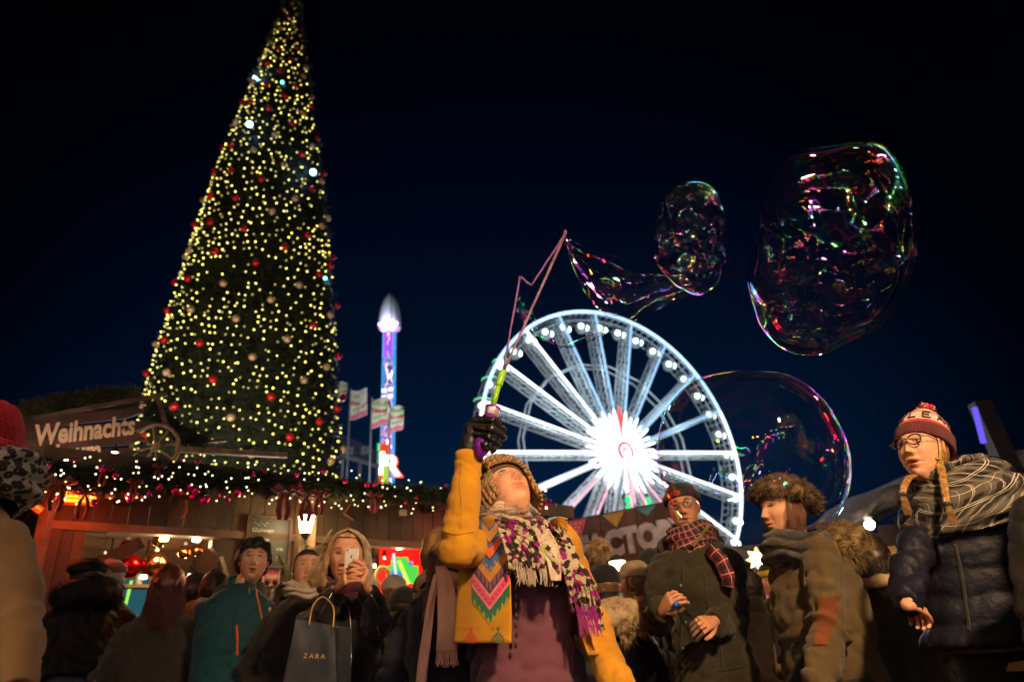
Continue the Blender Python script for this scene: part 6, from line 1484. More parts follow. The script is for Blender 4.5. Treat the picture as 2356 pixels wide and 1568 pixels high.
# hood bunched behind the neck
def hoodroll(root, zs_, m, r=.125, tub=.05, y0=.055, z0=.045, name='hood', arc=(R(-25), R(205)), lumps=.014, sy=.75, drop=.03, flat=1.0):
    pts = []; rad = []
    for k in range(31):
        a = arc[0]+(arc[1]-arc[0])*k/30; pts.append(Vector((r*math.cos(a), y0+r*sy*math.sin(a), zs_+z0+.02*math.sin(a)-drop*(1-abs(math.sin(a)))))); rad.append(tub*(.55+.6*max(0, math.sin(a+.1))**.6)*(1+.12*noise.noise((a*3, zs_, 1))))
    mb = MB(); mb.tube(pts, rad, 14, flat=flat); mb.v = [tuple(Vector(v)+Vector((1, 1, 1))*noise.noise(Vector(v)*20)*lumps) for v in mb.v]; return mb.build(name, m, root, smooth=True, local=True)
hoodroll(root, zs_, M_greyl, .125, .048)
on_cloth(root, [(596, 1346), (590, 1362), (598, 1400), (606, 1450), (610, 1499), (601, 1564)], M_or, .0048, 'zip')
on_cloth(root, [(544, 1437), (546, 1470), (545, 1506)], M_or, .007, 'pocket_zip'); on_cloth(root, [(573, 1349), (574, 1364)], M_or, .003, 'chest_zip'); on_cloth(root, [(619, 1400), (622, 1440), (622, 1470)], M_or, .003, 'chest_zip')
on_cloth(root, [(540, 1365), (537, 1430), (532, 1500), (530, 1560)], M_teal, .005); on_cloth(root, [(560, 1345), (575, 1352), (590, 1350)], M_teal, .004)
q_ = drape(root, 620, 1400, .004)
if q_: MB().ball(q_, (.014, .003, .011), 8, 6).build('chest_badge', mat('pale_badge', (.3, .34, .32), .5), root, local=True)

# ---- blonde woman taking a picture
M_blk = fabric('black_wool_coat', (.010, .0095, .010), bs=300, bump=.6); M_burg = fabric('burgundy_knit', (.060, .010, .018), bs=260, bump=.8, vs=30)
def barms(r_, z): return [{'p': [Vector((-.16, 0, z-.08)), L2(r_, 725, 1440, 3.22), L2(r_, 776, 1352, 3.17)]}, {'p': [Vector((.16, 0, z-.08)), L2(r_, 872, 1440, 3.28), L2(r_, 842, 1352, 3.20)]}]
def bhands(r_):
    a, b = L2(r_, 782, 1348, 3.10), L2(r_, 840, 1350, 3.12)
    d1 = L2(r_, 797, 1322, 3.035)-a; d2 = L2(r_, 838, 1320, 3.05)-b
    return [dict(W=a, d=d1, nrm=(-.75, -.65, .15), s=.92, side=-1, curls=[.62, .60, .58, .6], spread=.16, thumb=.35, tcurl=.2), dict(W=b, d=d2, nrm=(.80, -.55, .2), s=.92, side=1, curls=[.55, .70, .75, .8], spread=.14, thumb=.7, tcurl=.3)]
root, H, C_, zs_, hx = face_person(797, 1216, 3.4, 797, 1282, R(4), R(9), R(-4), R(5), 'blonde woman in black coat photographing with a white phone', SK_light, M_blk, 1.02, arms=barms, hands=bhands, seed=21, nose=.85, jaw=.32, mouth=0, hem=.5, cheek=1.2, eyesk=dict(iris='brown', gaze=(.2, -.4), brow=(.10, .055, .025), openk=.62), puff=(.98, 1.0), armr=(.070, .064, .046), wide=1.02)
blond = root; M_blond = mat('blonde_hair', (.60, .42, .20), .42, var=.35, vs=26, c2=(.30, .18, .07)); M_blond2 = mat('pale_blonde_hair', (.62, .50, .34), .42, var=.3, vs=26, c2=(.34, .24, .13))
shell(root, 'hair', H, M_blond, z0=.066, grow=.016, face=.012, rough=.004, back=-.13, side=.10)
gl_, gr_ = [], []
for k in range(9):
    u = k/8
    gl_.append([H @ Vector((-.004-.006*u, -.075+.10*u, .122+.008*math.sin(u*3))), H @ Vector((-.062-.014*u, -.082+.10*u, .085)), H @ Vector((-.078-.030*u, -.072+.09*u, .015)), H @ Vector((-.084-.055*u, -.07+.06*u, -.05)), H @ Vector((-.084-.075*u, -.075+.05*u, -.098)), H @ Vector((-.066-.070*u, -.085+.05*u, -.135))])
    gr_.append([H @ Vector((.002+.006*u, -.075+.10*u, .124)), H @ Vector((.056+.014*u, -.075+.10*u, .092)), H @ Vector((.088+.012*u, -.045+.09*u, .025)), H @ Vector((.102+.02*u, -.035+.09*u, -.07)), H @ Vector((.130+.03*u, -.02+.08*u, -.18)), H @ Vector((.185+.03*u, .0+.08*u, -.33))])
strands('long_hair', root, gl_, 900, .0062, .0024, M_blond, 6, .007); strands('long_hair', root, gr_, 620, .0058, .0021, M_blond2, 7, .007)
gb = [[H @ Vector((.07*math.sin(a), .06+.04*math.cos(a), .10)), H @ Vector((.095*math.sin(a), .10*math.cos(a)+.02, .02)), H @ Vector((.105*math.sin(a), .11*math.cos(a)+.02, -.08)), H @ Vector((.12*math.sin(a), .12*math.cos(a)+.02, -.20))] for a in [-1.4+2.8*k/12 for k in range(13)]]
strands('back_hair', root, gb, 500, .006, .0025, M_blond, 8, .006)
snood = scarf_ring(root, M_burg, Vector((C_.x-.012, .005, zs_+.052)), .088, .040, 2, .95, 14, 'snood', .014, .03)
M_zipm = mat('bright_zip_teeth', (.6, .55, .45), .25, metal=.9, var=.3, vs=120)
for pts_ in ([(795, 1375), (803, 1400), (807, 1450), (808, 1500), (807, 1530)], [(766, 1358), (757, 1375), (742, 1400), (730, 1425)], [(850, 1362), (862, 1380), (872, 1402)], [(868, 1440), (873, 1462)]): on_cloth(root, pts_, M_zipm, .0030, 'metal_zip')
collar(root, C_, zs_, M_blk, .11, .10, .05, 'collar')
# phone
pc = at(808, 1294, 3.055); ph = empty('phone', tuple(pc), 'white smartphone held up by the blonde woman', 'phone')
px_ = (at(822, 1297, 3.065)-at(794, 1298, 3.07)).normalized(); pz = (at(810, 1270, 3.05)-pc).normalized(); py_ = px_.cross(pz)*-1
if py_.dot(CAM-pc) < 0: py_ = -py_
Mp = Matrix((px_, pz, px_.cross(pz))).transposed(); 
def rrect(w_, h_, r_, t_):
    out = []
    for cx_, cy_, a0 in ((w_/2-r_, h_/2-r_, 0), (-w_/2+r_, h_/2-r_, 90), (-w_/2+r_, -h_/2+r_, 180), (w_/2-r_, -h_/2+r_, 270)):
        for k in range(5): a = R(a0+22.5*k); out.append(Vector((cx_+r_*math.cos(a), cy_+r_*math.sin(a), t_)))
    return out
nz_ = px_.cross(pz); sg_ = 1 if nz_.dot(CAM-pc) > 0 else -1
def ppt(v): return pc+px_*v.x+pz*v.y+nz_*v.z*sg_
MB().loft([[ppt(v) for v in rrect(.057, .122, .010, t)] for t in (-.004, -.003, .003, .004)]).build('case', mat('white_phone_shell', (.72, .68, .62), .3, var=.04), ph, smooth=False)
for (x, y, r_, nm, c) in ((-.021, .054, .0032, 'camera_lens', (.01, .01, .012)), (-.013, .054, .0016, 'flash', (.6, .5, .3))):
    MB().loft([[ppt(Vector((x+r_*math.cos(a), y+r_*math.sin(a), t))) for a in [2*math.pi*k/12 for k in range(12)]] for t in (.004, .0048)]).build(nm, mat('phone_'+nm, c, .15), ph)
lg = MB(); lg.loft([[ppt(Vector((.0058*math.cos(a)*(1-.12*max(0, math.sin(a))**6)+(-.0022 if (math.cos(a) > .75) else 0), .026+.0062*math.sin(a), t))) for a in [2*math.pi*k/20 for k in range(20)]] for t in (.004, .0046)])
lg.loft([[ppt(Vector((.0012+.0012*math.cos(a)+.0008*math.sin(a), .0345+.0026*math.sin(a), t))) for a in [2*math.pi*k/10 for k in range(10)]] for t in (.004, .0046)]); lg.build('fruit_emblem', mat('phone_emblem', (.12, .12, .12), .3), ph, kind='stuff')
# paper bag with lettering
bY = 3.0; bag = empty('shopping_bag', tuple(at(735, 1500, bY)), 'dark slate paper shopping bag with small gold lettering on her arm', 'bag')
M_bag = mat('slate_paper', (.020, .026, .034), .45, var=.12, vs=6, bump=.15, bs=12); M_bag2 = mat('slate_paper_side', (.028, .035, .045), .45, var=.1)
tl, tr_, bl_, br_ = at(682, 1423, bY), at(770, 1441, bY+.01), at(645, 1600, bY-.02), at(778, 1600, bY-.02); tr2, br2 = at(806, 1443, bY+.12), at(803, 1600, bY+.11)
mb = MB(); n = 10; rows = []
for j in range(n+1):
    v = j/n; row = []
    for i in range(n+1):
        u = i/n; p = tl.lerp(tr_, u).lerp(bl_.lerp(br_, u), v); p = p+Vector((0, .012*math.sin(u*3.1+v*2)+.008*noise.noise((u*4, v*3, 2)), .004*math.sin(u*math.pi)*(1-v))); row.append(p)
    rows.append(row)
mb.loft(rows, cap=False, closed=False); fo = mb.build('front', M_bag, bag, smooth=True)
mb = MB(); mb.loft([[tr_.lerp(br_, v), tr_.lerp(br_, v).lerp(tr2.lerp(br2, v), .5)+Vector((-.018*(1-v), 0, 0)), tr2.lerp(br2, v)] for v in [k/8 for k in range(9)]], cap=False, closed=False); mb.build('gusset', M_bag2, bag)
bk = Vector((.0, .14, 0)); MB().prism([tl+bk, bl_+bk, br2+Vector((0, .02, 0)), tr2+Vector((0, .02, 0))], (0, .002, 0)).build('back', M_bag2, bag); MB().prism([tl, bl_, bl_+bk, tl+bk], (-.002, 0, 0)).build('gusset', M_bag2, bag)
for ax_, h_ in ((0.0, 0), (.13, 1)):
    pts_ = [at(711, 1436, bY-.005+ax_), at(716, 1405, bY+.02+ax_*.5), at(724, 1385, bY+.05), at(742, 1372, bY+.07), at(760, 1385, bY+.05), at(768, 1405, bY+.02+ax_*.5), at(766, 1441, bY-.005+ax_)]
    MB().tube(catmull(pts_, 5), .0032, 6).build('cord_handle', mat('gold_cord', (.45, .28, .09), .5), bag, smooth=True)
A_, B_ = at(697, 1512, bY-.012), at(747, 1514, bY-.012)
cu = bpy.data.curves.new('t', 'FONT'); cu.body = 'ZARA'; cu.space_character = 1.45; cu.extrude = .004; cu.resolution_u = 2; t = bpy.data.objects.new('t', cu); col.objects.link(t); me = bpy.data.meshes.new_from_object(t.evaluated_get(bpy.context.evaluated_depsgraph_get())); bpy.data.objects.remove(t)
xs = [v.co.x for v in me.vertices]; Wt = max(xs)-min(xs); k_ = (B_-A_).length/Wt
me.transform(Matrix.Translation(-bag.location) @ frame(A_, B_-A_, (0, 0, 1)) @ Matrix.Diagonal((k_, k_*.92, .1, 1)) @ Matrix.Translation((-min(xs), 0, 0))); me.materials.clear(); me.materials.append(mat('gold_print', (.50, .32, .12), .5)); t = bpy.data.objects.new('lettering', me); col.objects.link(t); t.parent = bag

# ---- hooded woman between them
M_hood = fabric('black_parka', (.016, .013, .012)); M_wsc = fabric('cream_wool_scarf', (.45, .38, .30), vs=20)
root, H, C_, zs_, hx = face_person(703, 1270, 4.15, 706, 1311, R(10), R(22), R(8), R(0), 'smiling woman with hair tied back and cream scarf behind the blonde', SK_light, M_hood, .98, seed=31, mouth=.55, nose=.9, jaw=.30, hem=.6, eyesk=dict(iris='blue', gaze=(.3, .3), brow=(.12, .07, .04), openk=.85), vox=.014, puff=(1.08, 1.05))
shell(root, 'hair', H, mat('dark_brown_hair', (.04, .02, .012), .4), z0=.052, grow=.008, face=.02, rough=.002, back=-.13, side=.07); 
scarf_ring(root, M_wsc, Vector((0, .01, zs_+.085)), .088, .038, 2, .95, 7, 'scarf', .01, .02); hoodroll(root, zs_, M_hood, .13, .055, name='hood')
MB().tube([H @ Vector((-.05, -.06, .10)), H @ Vector((0, -.07, .118)), H @ Vector((.05, -.06, .10))], .008, 6).build('red_band', glow('red_hat_light', (1, .1, .08), 1.2), root, local=True) if 0 else None

# ---- man with glasses
M_par = fabric('dark_olive_parka', (.030, .026, .014), vs=7, bs=300); M_sherpa = fabric('cream_fleece', (.52, .42, .26), vs=40, bs=160, bump=1.0)
M_redpl = plaid('red_tartan', (.20, .012, .02), [(0, .055, .0, .30, (.02, .02, .035), .85), (1, .055, .0, .35, (.02, .02, .035), .85), (0, .055, .62, .70, (.5, .42, .36), .8), (1, .055, .66, .74, (.5, .42, .36), .8)])
def garms(r_, z): return [{'p': [Vector((-.165, 0, z-.085)), L2(r_, 1518, 1430, 3.55), L2(r_, 1524, 1397, 3.30)]}, {'p': [Vector((.165, 0, z-.085)), L2(r_, 1690, 1425, 3.60), L2(r_, 1638, 1432, 3.33)]}]
def ghands(r_):
    a, b = L2(r_, 1524, 1402, 3.28), L2(r_, 1641, 1428, 3.32)
    return [dict(W=a, d=L2(r_, 1543, 1378, 3.22)-a, nrm=(-.45, -.85, .3), s=.92, side=1, curls=[.75, .95, 1.0, 1.0], spread=.12, thumb=.6, tcurl=.4), dict(W=b, d=L2(r_, 1600, 1436, 3.22)-b, nrm=(.2, -.8, .55), s=.95, side=-1, curls=[.55, .6, .65, .7], spread=.12, thumb=.45, tcurl=.5)]
root, H, C_, zs_, hx = face_person(1570, 1118, 3.6, 1573, 1172, R(-4), R(-18), R(1), R(-4), 'tall man in dark beanie, round glasses and red tartan scarf holding a bottle', SK_light, M_par, .98, arms=garms, hands=ghands, seed=41, mouth=.35, nose=1.05, jaw=.27, chin=1.1, hem=.45, hat=.02, eyesk=dict(iris='brown', gaze=(-.4, .2), brow=(.045, .025, .015), openk=.8), puff=(1.0, 1.05), armr=(.078, .074, .058), fold=.011, wide=.97)
beanie(root, H, fabric('black_knit', (.018, .014, .02), bs=220, bump=.9), r=.092, h=.098, z0=.044, cuff=fabric('dark_knit_cuff', (.02, .015, .025), bs=220, bump=.9), cuffw=.032, ribs=.6, tilt=R(-8))
mb = MB(); MP = H @ Matrix.Rotation(R(-8), 4, 'X')
mb.loft([[MP @ Vector((.099*math.cos(a), .099*1.12*math.sin(a)+.008, z)) for a in [R(200)+R(75)*k/12 for k in range(13)]] for z in (.050, .060, .072)], cap=False, closed=False); mb.build('red_patch', fabric('red_patch_cloth', (.40, .015, .03)), root, smooth=True, local=True)
glasses(root, H, mat('dark_frame', (.02, .012, .01), .3))
scarf_ring(root, M_redpl, Vector((0, -.01, zs_+.045)), .105, .042, 2, .95, 3, 'tartan_scarf', .014, .045); 
mb = MB(); P_ = [Vector((.05, -.15, zs_-.02)), Vector((.09, -.19, zs_-.08)), Vector((.11, -.185, zs_-.16)), Vector((.10, -.18, zs_-.20))]; mb.tube(P_, [.035, .04, .04, .034], 12, flat=.5); mb.build('scarf_end', M_redpl, root, smooth=True, local=True)
MB().tube([Vector((-.02, -.14, zs_-.0)), Vector((.03, -.15, zs_+.05)), Vector((.08, -.13, zs_+.10))], .008, 6, flat=.4).build('strap', fabric('khaki_strap', (.16, .13, .05)), root, local=True)
hoodroll(root, zs_, M_sherpa, .115, .042, z0=.10, name='fleece_hood', arc=(R(-50), R(120))); hoodroll(root, zs_, M_par, .14, .05, name='hood')
for x_, y_ in ((1571, 1490), (1573, 1530), (1566, 1345), (1568, 1370)):
    q_ = drape(root, x_, y_, .003)
    if q_: MB().ball(q_, (.006, .004, .006), 8, 6).build('press_stud', M_steel, root, local=True)
for pts_, w_ in (([(1572, 1300), (1568, 1400), (1566, 1480), (1568, 1566)], .005), ([(1655, 1470), (1662, 1540)], .005), ([(1652, 1542), (1690, 1536), (1715, 1530)], .005), ([(1590, 1440), (1640, 1475)], .004), ([(1530, 1470), (1526, 1560)], .004), ([(1620, 1320), (1628, 1400)], .004)): on_cloth(root, pts_, M_par, w_)
wq = L2(root, 1637, 1428, 3.31); MB().lathe([(.0, -.004), (.016, -.004), (.018, 0), (.016, .004), (.0, .005)], Matrix.Translation(wq) @ Vector((.3, -.85, .35)).to_track_quat('Z', 'Y').to_matrix().to_4x4(), 18).build('watch', mat('white_watch_face', (.6, .52, .45), .3), root, local=True)
b0, b1 = at(1553, 1386, 3.19), at(1610, 1468, 3.16); bt = empty('water_bottle', tuple(b0), 'clear plastic water bottle with blue cap in his hands', 'bottle')
bd = b1-b0; Mb_ = Matrix.Translation(b0) @ bd.to_track_quat('Z', 'Y').to_matrix().to_4x4(); Lb = bd.length
m_, t_, o_ = nodes('clear_bottle_plastic'); a_ = t_.nodes.new('ShaderNodeBsdfTransparent'); a_.inputs[0].default_value = (.62, .68, .70, 1); g_ = t_.nodes.new('ShaderNodeBsdfGlossy'); g_.inputs['Roughness'].default_value = .08
x_ = t_.nodes.new('ShaderNodeMixShader'); lw_ = t_.nodes.new('ShaderNodeLayerWeight'); lw_.inputs[0].default_value = .35; t_.links.new(lw_.outputs['Facing'], x_.inputs[0]); t_.links.new(a_.outputs[0], x_.inputs[1]); t_.links.new(g_.outputs[0], x_.inputs[2]); t_.links.new(x_.outputs[0], o_.inputs[0])
MB().lathe([(.012, .014), (.013, .022), (.022, .05), (.029, .075)]+[(.030-.0025*(k % 2), .08+.008*k) for k in range(int((Lb-.09)/.008))]+[(.026, Lb), (.006, Lb-.006)], Mb_, 20).build('body', m_, bt, smooth=True)
MB().lathe([(.002, -.004), (.0135, -.004), (.0145, 0), (.0145, .014), (.012, .015)], Mb_, 16).build('cap', mat('blue_cap', (.03, .12, .55), .35), bt, smooth=True)

# ---- woman in the fur hat, in profile
M_olive = fabric('olive_canvas_coat', (.080, .056, .024), vs=5, bs=320, bump=.4); M_fur = mat('brown_fur', (.16, .105, .05), .85, var=.5, vs=30, c2=(.05, .03, .015)); M_fur2 = mat('olive_fur', (.22, .15, .06), .85, var=.5, vs=25, c2=(.07, .045, .018))
def farms(r_, z): return [{'p': [L2(r_, 1885, 1275, 2.92), L2(r_, 1905, 1435, 2.86), L2(r_, 1880, 1590, 2.74)]}, {'p': [L2(r_, 1830, 1275, 3.25), L2(r_, 1835, 1430, 3.3), L2(r_, 1820, 1560, 3.2)]}]
root, H, C_, zs_, hx = face_person(1805, 1102, 3.05, 1800, 1176, R(-62), R(-72), R(4), R(0), 'woman in profile with fur hat and olive coat with rust elbow patch', SK_light, M_olive, .97, hat=.03, arms=farms, seed=51, nose=1.0, jaw=.33, mouth=.1, lips=1.1, hem=.35, sh=-.01, eyesk=dict(iris='brown', gaze=(0, -.5), brow=(.06, .03, .02), openk=.6), puff=(1.02, 1.12), armr=(.078, .072, .056), fold=.012, shift=(.0, .03))
shell(root, 'hair', H, mat('auburn_hair', (.12, .045, .02), .42, var=.3, vs=30), z0=.05, grow=.012, face=.03, back=-.16, side=.16)
M_aub = mat('auburn_hair', (.12, .045, .02), .42)
strands('hair', root, [[H @ Vector((q*.074, .0+.02*k, .06)), H @ Vector((q*.086, -.01+.03*k, -.02)), H @ Vector((q*.082, -.02+.03*k, -.09)), H @ Vector((q*.070, -.035+.03*k, -.16))] for q in (-1, 1) for k in (-1, 0, 1, 2)], 260, .006, .0018, M_aub, 9)
hb = MB(); HF = H @ Matrix.Rotation(R(-12), 4, 'X')
hb.tube([HF @ Vector((.098*math.cos(a), .118*math.sin(a)+.012, .070+.012*noise.noise((a*2, 0, 0)))) for a in [2*math.pi*k/40 for k in range(41)]], .036, 12, cap=False); hb.lathe([(.10, .07), (.105, .10), (.09, .135), (.05, .155), (.01, .16)], HF @ Matrix.Translation((0, .01, 0)) @ Matrix.Diagonal((1, 1.15, 1, 1)), 24); fh = hb.build('fur_hat', M_fur, root, smooth=True, local=True)
pn = [];
for k in range(500):
    a = rnd.uniform(0, 2*math.pi); b = rnd.uniform(-1.2, 1.9); d = Vector((math.cos(a)*math.cos(b), math.sin(a)*math.cos(b), math.sin(b))); pn.append((HF @ (Vector((.098*math.cos(a), .118*math.sin(a)+.012, .070))+d*.034), HF.to_3x3() @ (d+Vector((0, 0, .1)))))
for k in range(220):
    a = rnd.uniform(0, 2*math.pi); q = rnd.uniform(0, 1); pn.append((HF @ Vector((.10*q**.5*math.cos(a), .115*q**.5*math.sin(a)+.01, .115+.045*(1-q))), HF.to_3x3() @ Vector((math.cos(a)*q, math.sin(a)*q, .8))))
fo = fur(root, 'fur', pn, 9000, .020, M_fur, 4, .0011)
hoodroll(root, zs_, M_fur2, .15, .072, y0=.08, z0=.05, name='fur_hood', lumps=.03, sy=.85)
pn = []
for k in range(700):
    a = R(-25)+R(230)*rnd.random(); b = rnd.uniform(0, 2*math.pi); tub = .072*(.55+.6*max(0, math.sin(a+.1))**.6); d = Vector((math.cos(a)*math.cos(b), math.sin(a)*math.cos(b), math.sin(b))); pn.append((Vector((.15*math.cos(a), .08+.15*.85*math.sin(a), zs_+.05+.02*math.sin(a)-.03*(1-abs(math.sin(a)))))+d*tub, d))
fur(root, 'hood_fur', pn, 9000, .034, M_fur2, 5, .0013)
M_dkpl = plaid('charcoal_plaid', (.035, .035, .033), [(0, .07, .0, .45, (.13, .125, .11), .6), (1, .07, .0, .45, (.13, .125, .11), .6), (0, .07, .70, .74, (.5, .48, .42), .8), (1, .07, .68, .72, (.5, .48, .42), .8), (0, .07, .80, .83, (.4, .38, .34), .7)])
scarf_ring(root, fabric('black_plaid_scarf', (.02, .02, .022), c2=(.10, .10, .09), vs=22), Vector((0, -.02, zs_+.04)), .12, .05, 2, .95, 5, 'scarf', .014, .04)
mb = MB(); rows = []
for j in range(29):
    row = [drape(root, 1882+(48 if j < 14 else 48-(j-13)*1.0)*i/15-j*.45, 1372+j*3.9, .0065) for i in range(16)]
    if all(q is not None for q in row): rows.append(row)
if len(rows) > 3: mb.loft(rows, cap=False, closed=False); mb.build('elbow_patch', fabric('rust_suede', (.14, .042, .013)), root, smooth=True, local=True)
for pts_ in ([(1778, 1300), (1772, 1400), (1780, 1500), (1790, 1560)], [(1850, 1290), (1851, 1330), (1852, 1360)]): on_cloth(root, pts_, M_olive, .005)
for x_, y_ in ((1782, 1330), (1778, 1400), (1780, 1470)):
    q_ = drape(root, x_, y_, .003)
    if q_: MB().ball(q_, (.007, .005, .007), 8, 6).build('button', M_black, root, local=True)

# ---- girl in the bobble hat
M_nav = fabric('navy_puffer_shell', (.0065, .007, .0165), rough=.58, bump=.5, bs=45, vs=6, spec=.22, sheen=0)
def narms(r_, z): return [{'p': [L2(r_, 2112, 1245, 2.60), L2(r_, 2086, 1335, 2.53), L2(r_, 2090, 1392, 2.42)]}, {'p': [L2(r_, 2275, 1240, 2.80), L2(r_, 2320, 1400, 2.85), L2(r_, 2300, 1500, 2.7)]}]
def nhands(r_):
    a = L2(r_, 2092, 1394, 2.42); return [dict(W=a, d=L2(r_, 2135, 1420, 2.56)-a, nrm=(-.2, -.85, .3), s=.82, side=1, curls=[1.1]*4, spread=.04, thumb=.2)]
root, H, C_, zs_, hx = face_person(2150, 935, 2.62, 2122, 1040, R(-28), R(-57), R(13), R(0), 'girl in maroon and white bobble hat with glasses and grey plaid scarf', SK_light, M_nav, .99, hat=.05, arms=narms, hands=nhands, seed=61, res=(130, 130), nose=.9, jaw=.30, mouth=.5, lips=1.0, cheek=1.2, hem=at(2200, 1492, 2.55).z, sh=.040, bpx=2152, eyesk=dict(iris='brown', gaze=(-.3, .2), brow=(.06, .035, .02), openk=.85), puff=(1.18, 1.18), armr=(.064, .058, .044), quilt=.085, fold=.006, flare=1.10, shift=(-.03, .0))
girl = root
M_mar = fabric('maroon_rib_knit', (.10, .012, .018), bs=240, bump=1.0); M_wk = fabric('cream_knit', (.62, .50, .42), bs=240, bump=.9)
HB = H @ Matrix.Translation((0, .0, -.004)) @ Matrix.Rotation(R(-17), 4, 'X')
def hatr(zc): 
    t = max(0, min(1, (zc-.035)/.170)); return .097*math.cos(t*math.pi/2*.95)**.42
def hatband(z0, z1, m, nm, par, gr=0, K=8):
    mb = MB(); rings = []
    for k in range(K+1):
        z = z0+(z1-z0)*k/K; rr_ = hatr(z)+gr; rings.append([HB @ Vector((rr_*math.cos(a), rr_*1.13*math.sin(a)+.010, z)) for a in [2*math.pi*j/72 for j in range(72)]])
    mb.loft(rings, cap=(z1 > .2)); return mb.build(nm, m, par, smooth=True, local=True)
bh = hatband(.070, .204, M_wk, 'bobble_hat', root, K=16); 
mb = MB(); rings = []
for rr_, z in ((.090, .026), (.098, .024), (.1005, .030), (.1005, .078), (.098, .085), (.090, .086)): rings.append([HB @ Vector(((rr_+.0012*math.cos(a*60))*math.cos(a), (rr_+.0012*math.cos(a*60))*1.13*math.sin(a)+.010, z)) for a in [2*math.pi*j/180 for j in range(180)]])
rings.append(rings[0]); mb.loft(rings, cap=False); mb.build('cuff', M_mar, bh, smooth=True, local=True)
hatband(.0865, .0955, fabric('scarlet_knit', (.60, .02, .03)), 'red_stripe', bh, .003, 3); hatband(.0985, .1015, fabric('rose_knit', (.55, .15, .15)), 'rose_stripe', bh, .0022, 2); hatband(.158, .164, fabric('scarlet_knit', (.60, .02, .03)), 'red_stripe', bh, .002, 2)
# letters round the hat
M_let = fabric('dark_maroon_letters', (.06, .012, .018))
LT = {'L': [((0, 1), (0, 0)), ((0, 0), (.7, 0))], 'E': [((0, 1), (0, 0)), ((0, 0), (.7, 0)), ((0, .5), (.6, .5)), ((0, 1), (.7, 1))], 'A': [((0, 0), (.4, 1)), ((.4, 1), (.8, 0)), ((.17, .4), (.63, .4))], 'Z': [((0, 1), (.7, 1)), ((.7, 1), (0, 0)), ((0, 0), (.7, 0))], 'F': [((0, 1), (0, 0)), ((0, .5), (.6, .5)), ((0, 1), (.7, 1))]}
az0 = R(-122)
for i, ch in enumerate('ZLEAF'):
    base_a = az0+R(32)*i
    lm = MB()
    for (x0, y0), (x1, y1) in LT[ch]:
        pts_ = []
        for k in range(6):
            x, y = x0+(x1-x0)*k/5, y0+(y1-y0)*k/5; z = .112+.036*y; a = base_a+R(24)*x; rr_ = hatr(z)+.0022; pts_.append(HB @ Vector((rr_*math.cos(a), rr_*1.13*math.sin(a)+.010, z)))
        lm.tube(pts_, .0034, 5)
    lm.build('letter', M_let, bh, smooth=True, local=True, kind='stuff')
pm = HB @ Vector((0, .016, .222)); pp = MB(); pp.ball(pm, .022, 10, 8); po = pp.build('pompom', M_mar, bh, smooth=True, local=True)
for nm, m, sd in (('pompom_yarn', fabric('scarlet_knit', (.60, .02, .03)), 1), ('pompom_yarn', M_wk, 2), ('pompom_yarn', M_mar, 3)):
    rr = random.Random(sd); gd = []
    for k in range(110):
        d = Vector((rr.gauss(0, 1), rr.gauss(0, 1), rr.gauss(0, 1))).normalized(); s_ = d.orthogonal()*.006*rr.uniform(-1, 1); gd.append([pm+d*.010, pm+d*.028+s_, pm+d*.038*rr.uniform(.9, 1.1)+s_*1.8])
    cords(nm, gd, .0017, m, po, 4, 0, .012, sd)
    # pompom strands already in local frame of the girl
glasses(root, H, mat('black_frame', (.015, .013, .012), .3), r=.0235)
M_braid = mat('golden_braid_hair', (.36, .21, .06), .42, var=.4, vs=60, c2=(.16, .085, .03))
shell(root, 'hair', H, M_braid, z0=.052, grow=.007, face=.02, rough=.003, back=-.16, side=.11)
def braid(pts_, r_, nm, seed=0):
    P_ = catmull(pts_, 8); mb = MB()
    for s_ in range(3):
        q = []; 
        for i, p in enumerate(P_):
            t = i/(len(P_)-1); ph = i*.62+s_*2*math.pi/3; q.append(p+Vector((math.cos(ph), .5*math.sin(2*ph), 0))*r_*.62*(1-.25*t))
        mb.tube(q, [r_*.72*(1-.3*i/len(q)) for i in range(len(q))], 8)
    o = mb.build(nm, M_braid, root, smooth=True, local=True); e_ = P_[-1]
    strands('braid_tail', root, [[e_+Vector((a*.3, 0, 0)), e_+Vector((a, -.004, -.03)), e_+Vector((a*1.3, 0, -.075))] for a in (-.008, 0, .008)], 70, .003, .0013, M_braid, seed, .002)
    MB().lathe([(r_*.75, -.006), (r_*.8, 0), (r_*.75, .006)], Matrix.Translation(e_), 10).build('hair_tie', M_black, root, local=True); return o
braid([L2(root, 2160, 1060, 2.56), L2(root, 2166, 1085, 2.50), L2(root, 2172, 1120, 2.44), L2(root, 2178, 1158, 2.40)], .0125, 'braid', 1); braid([L2(root, 2104, 1094, 2.64), L2(root, 2090, 1100, 2.50), L2(root, 2080, 1118, 2.42), L2(root, 2076, 1136, 2.40)], .0125, 'braid', 2)
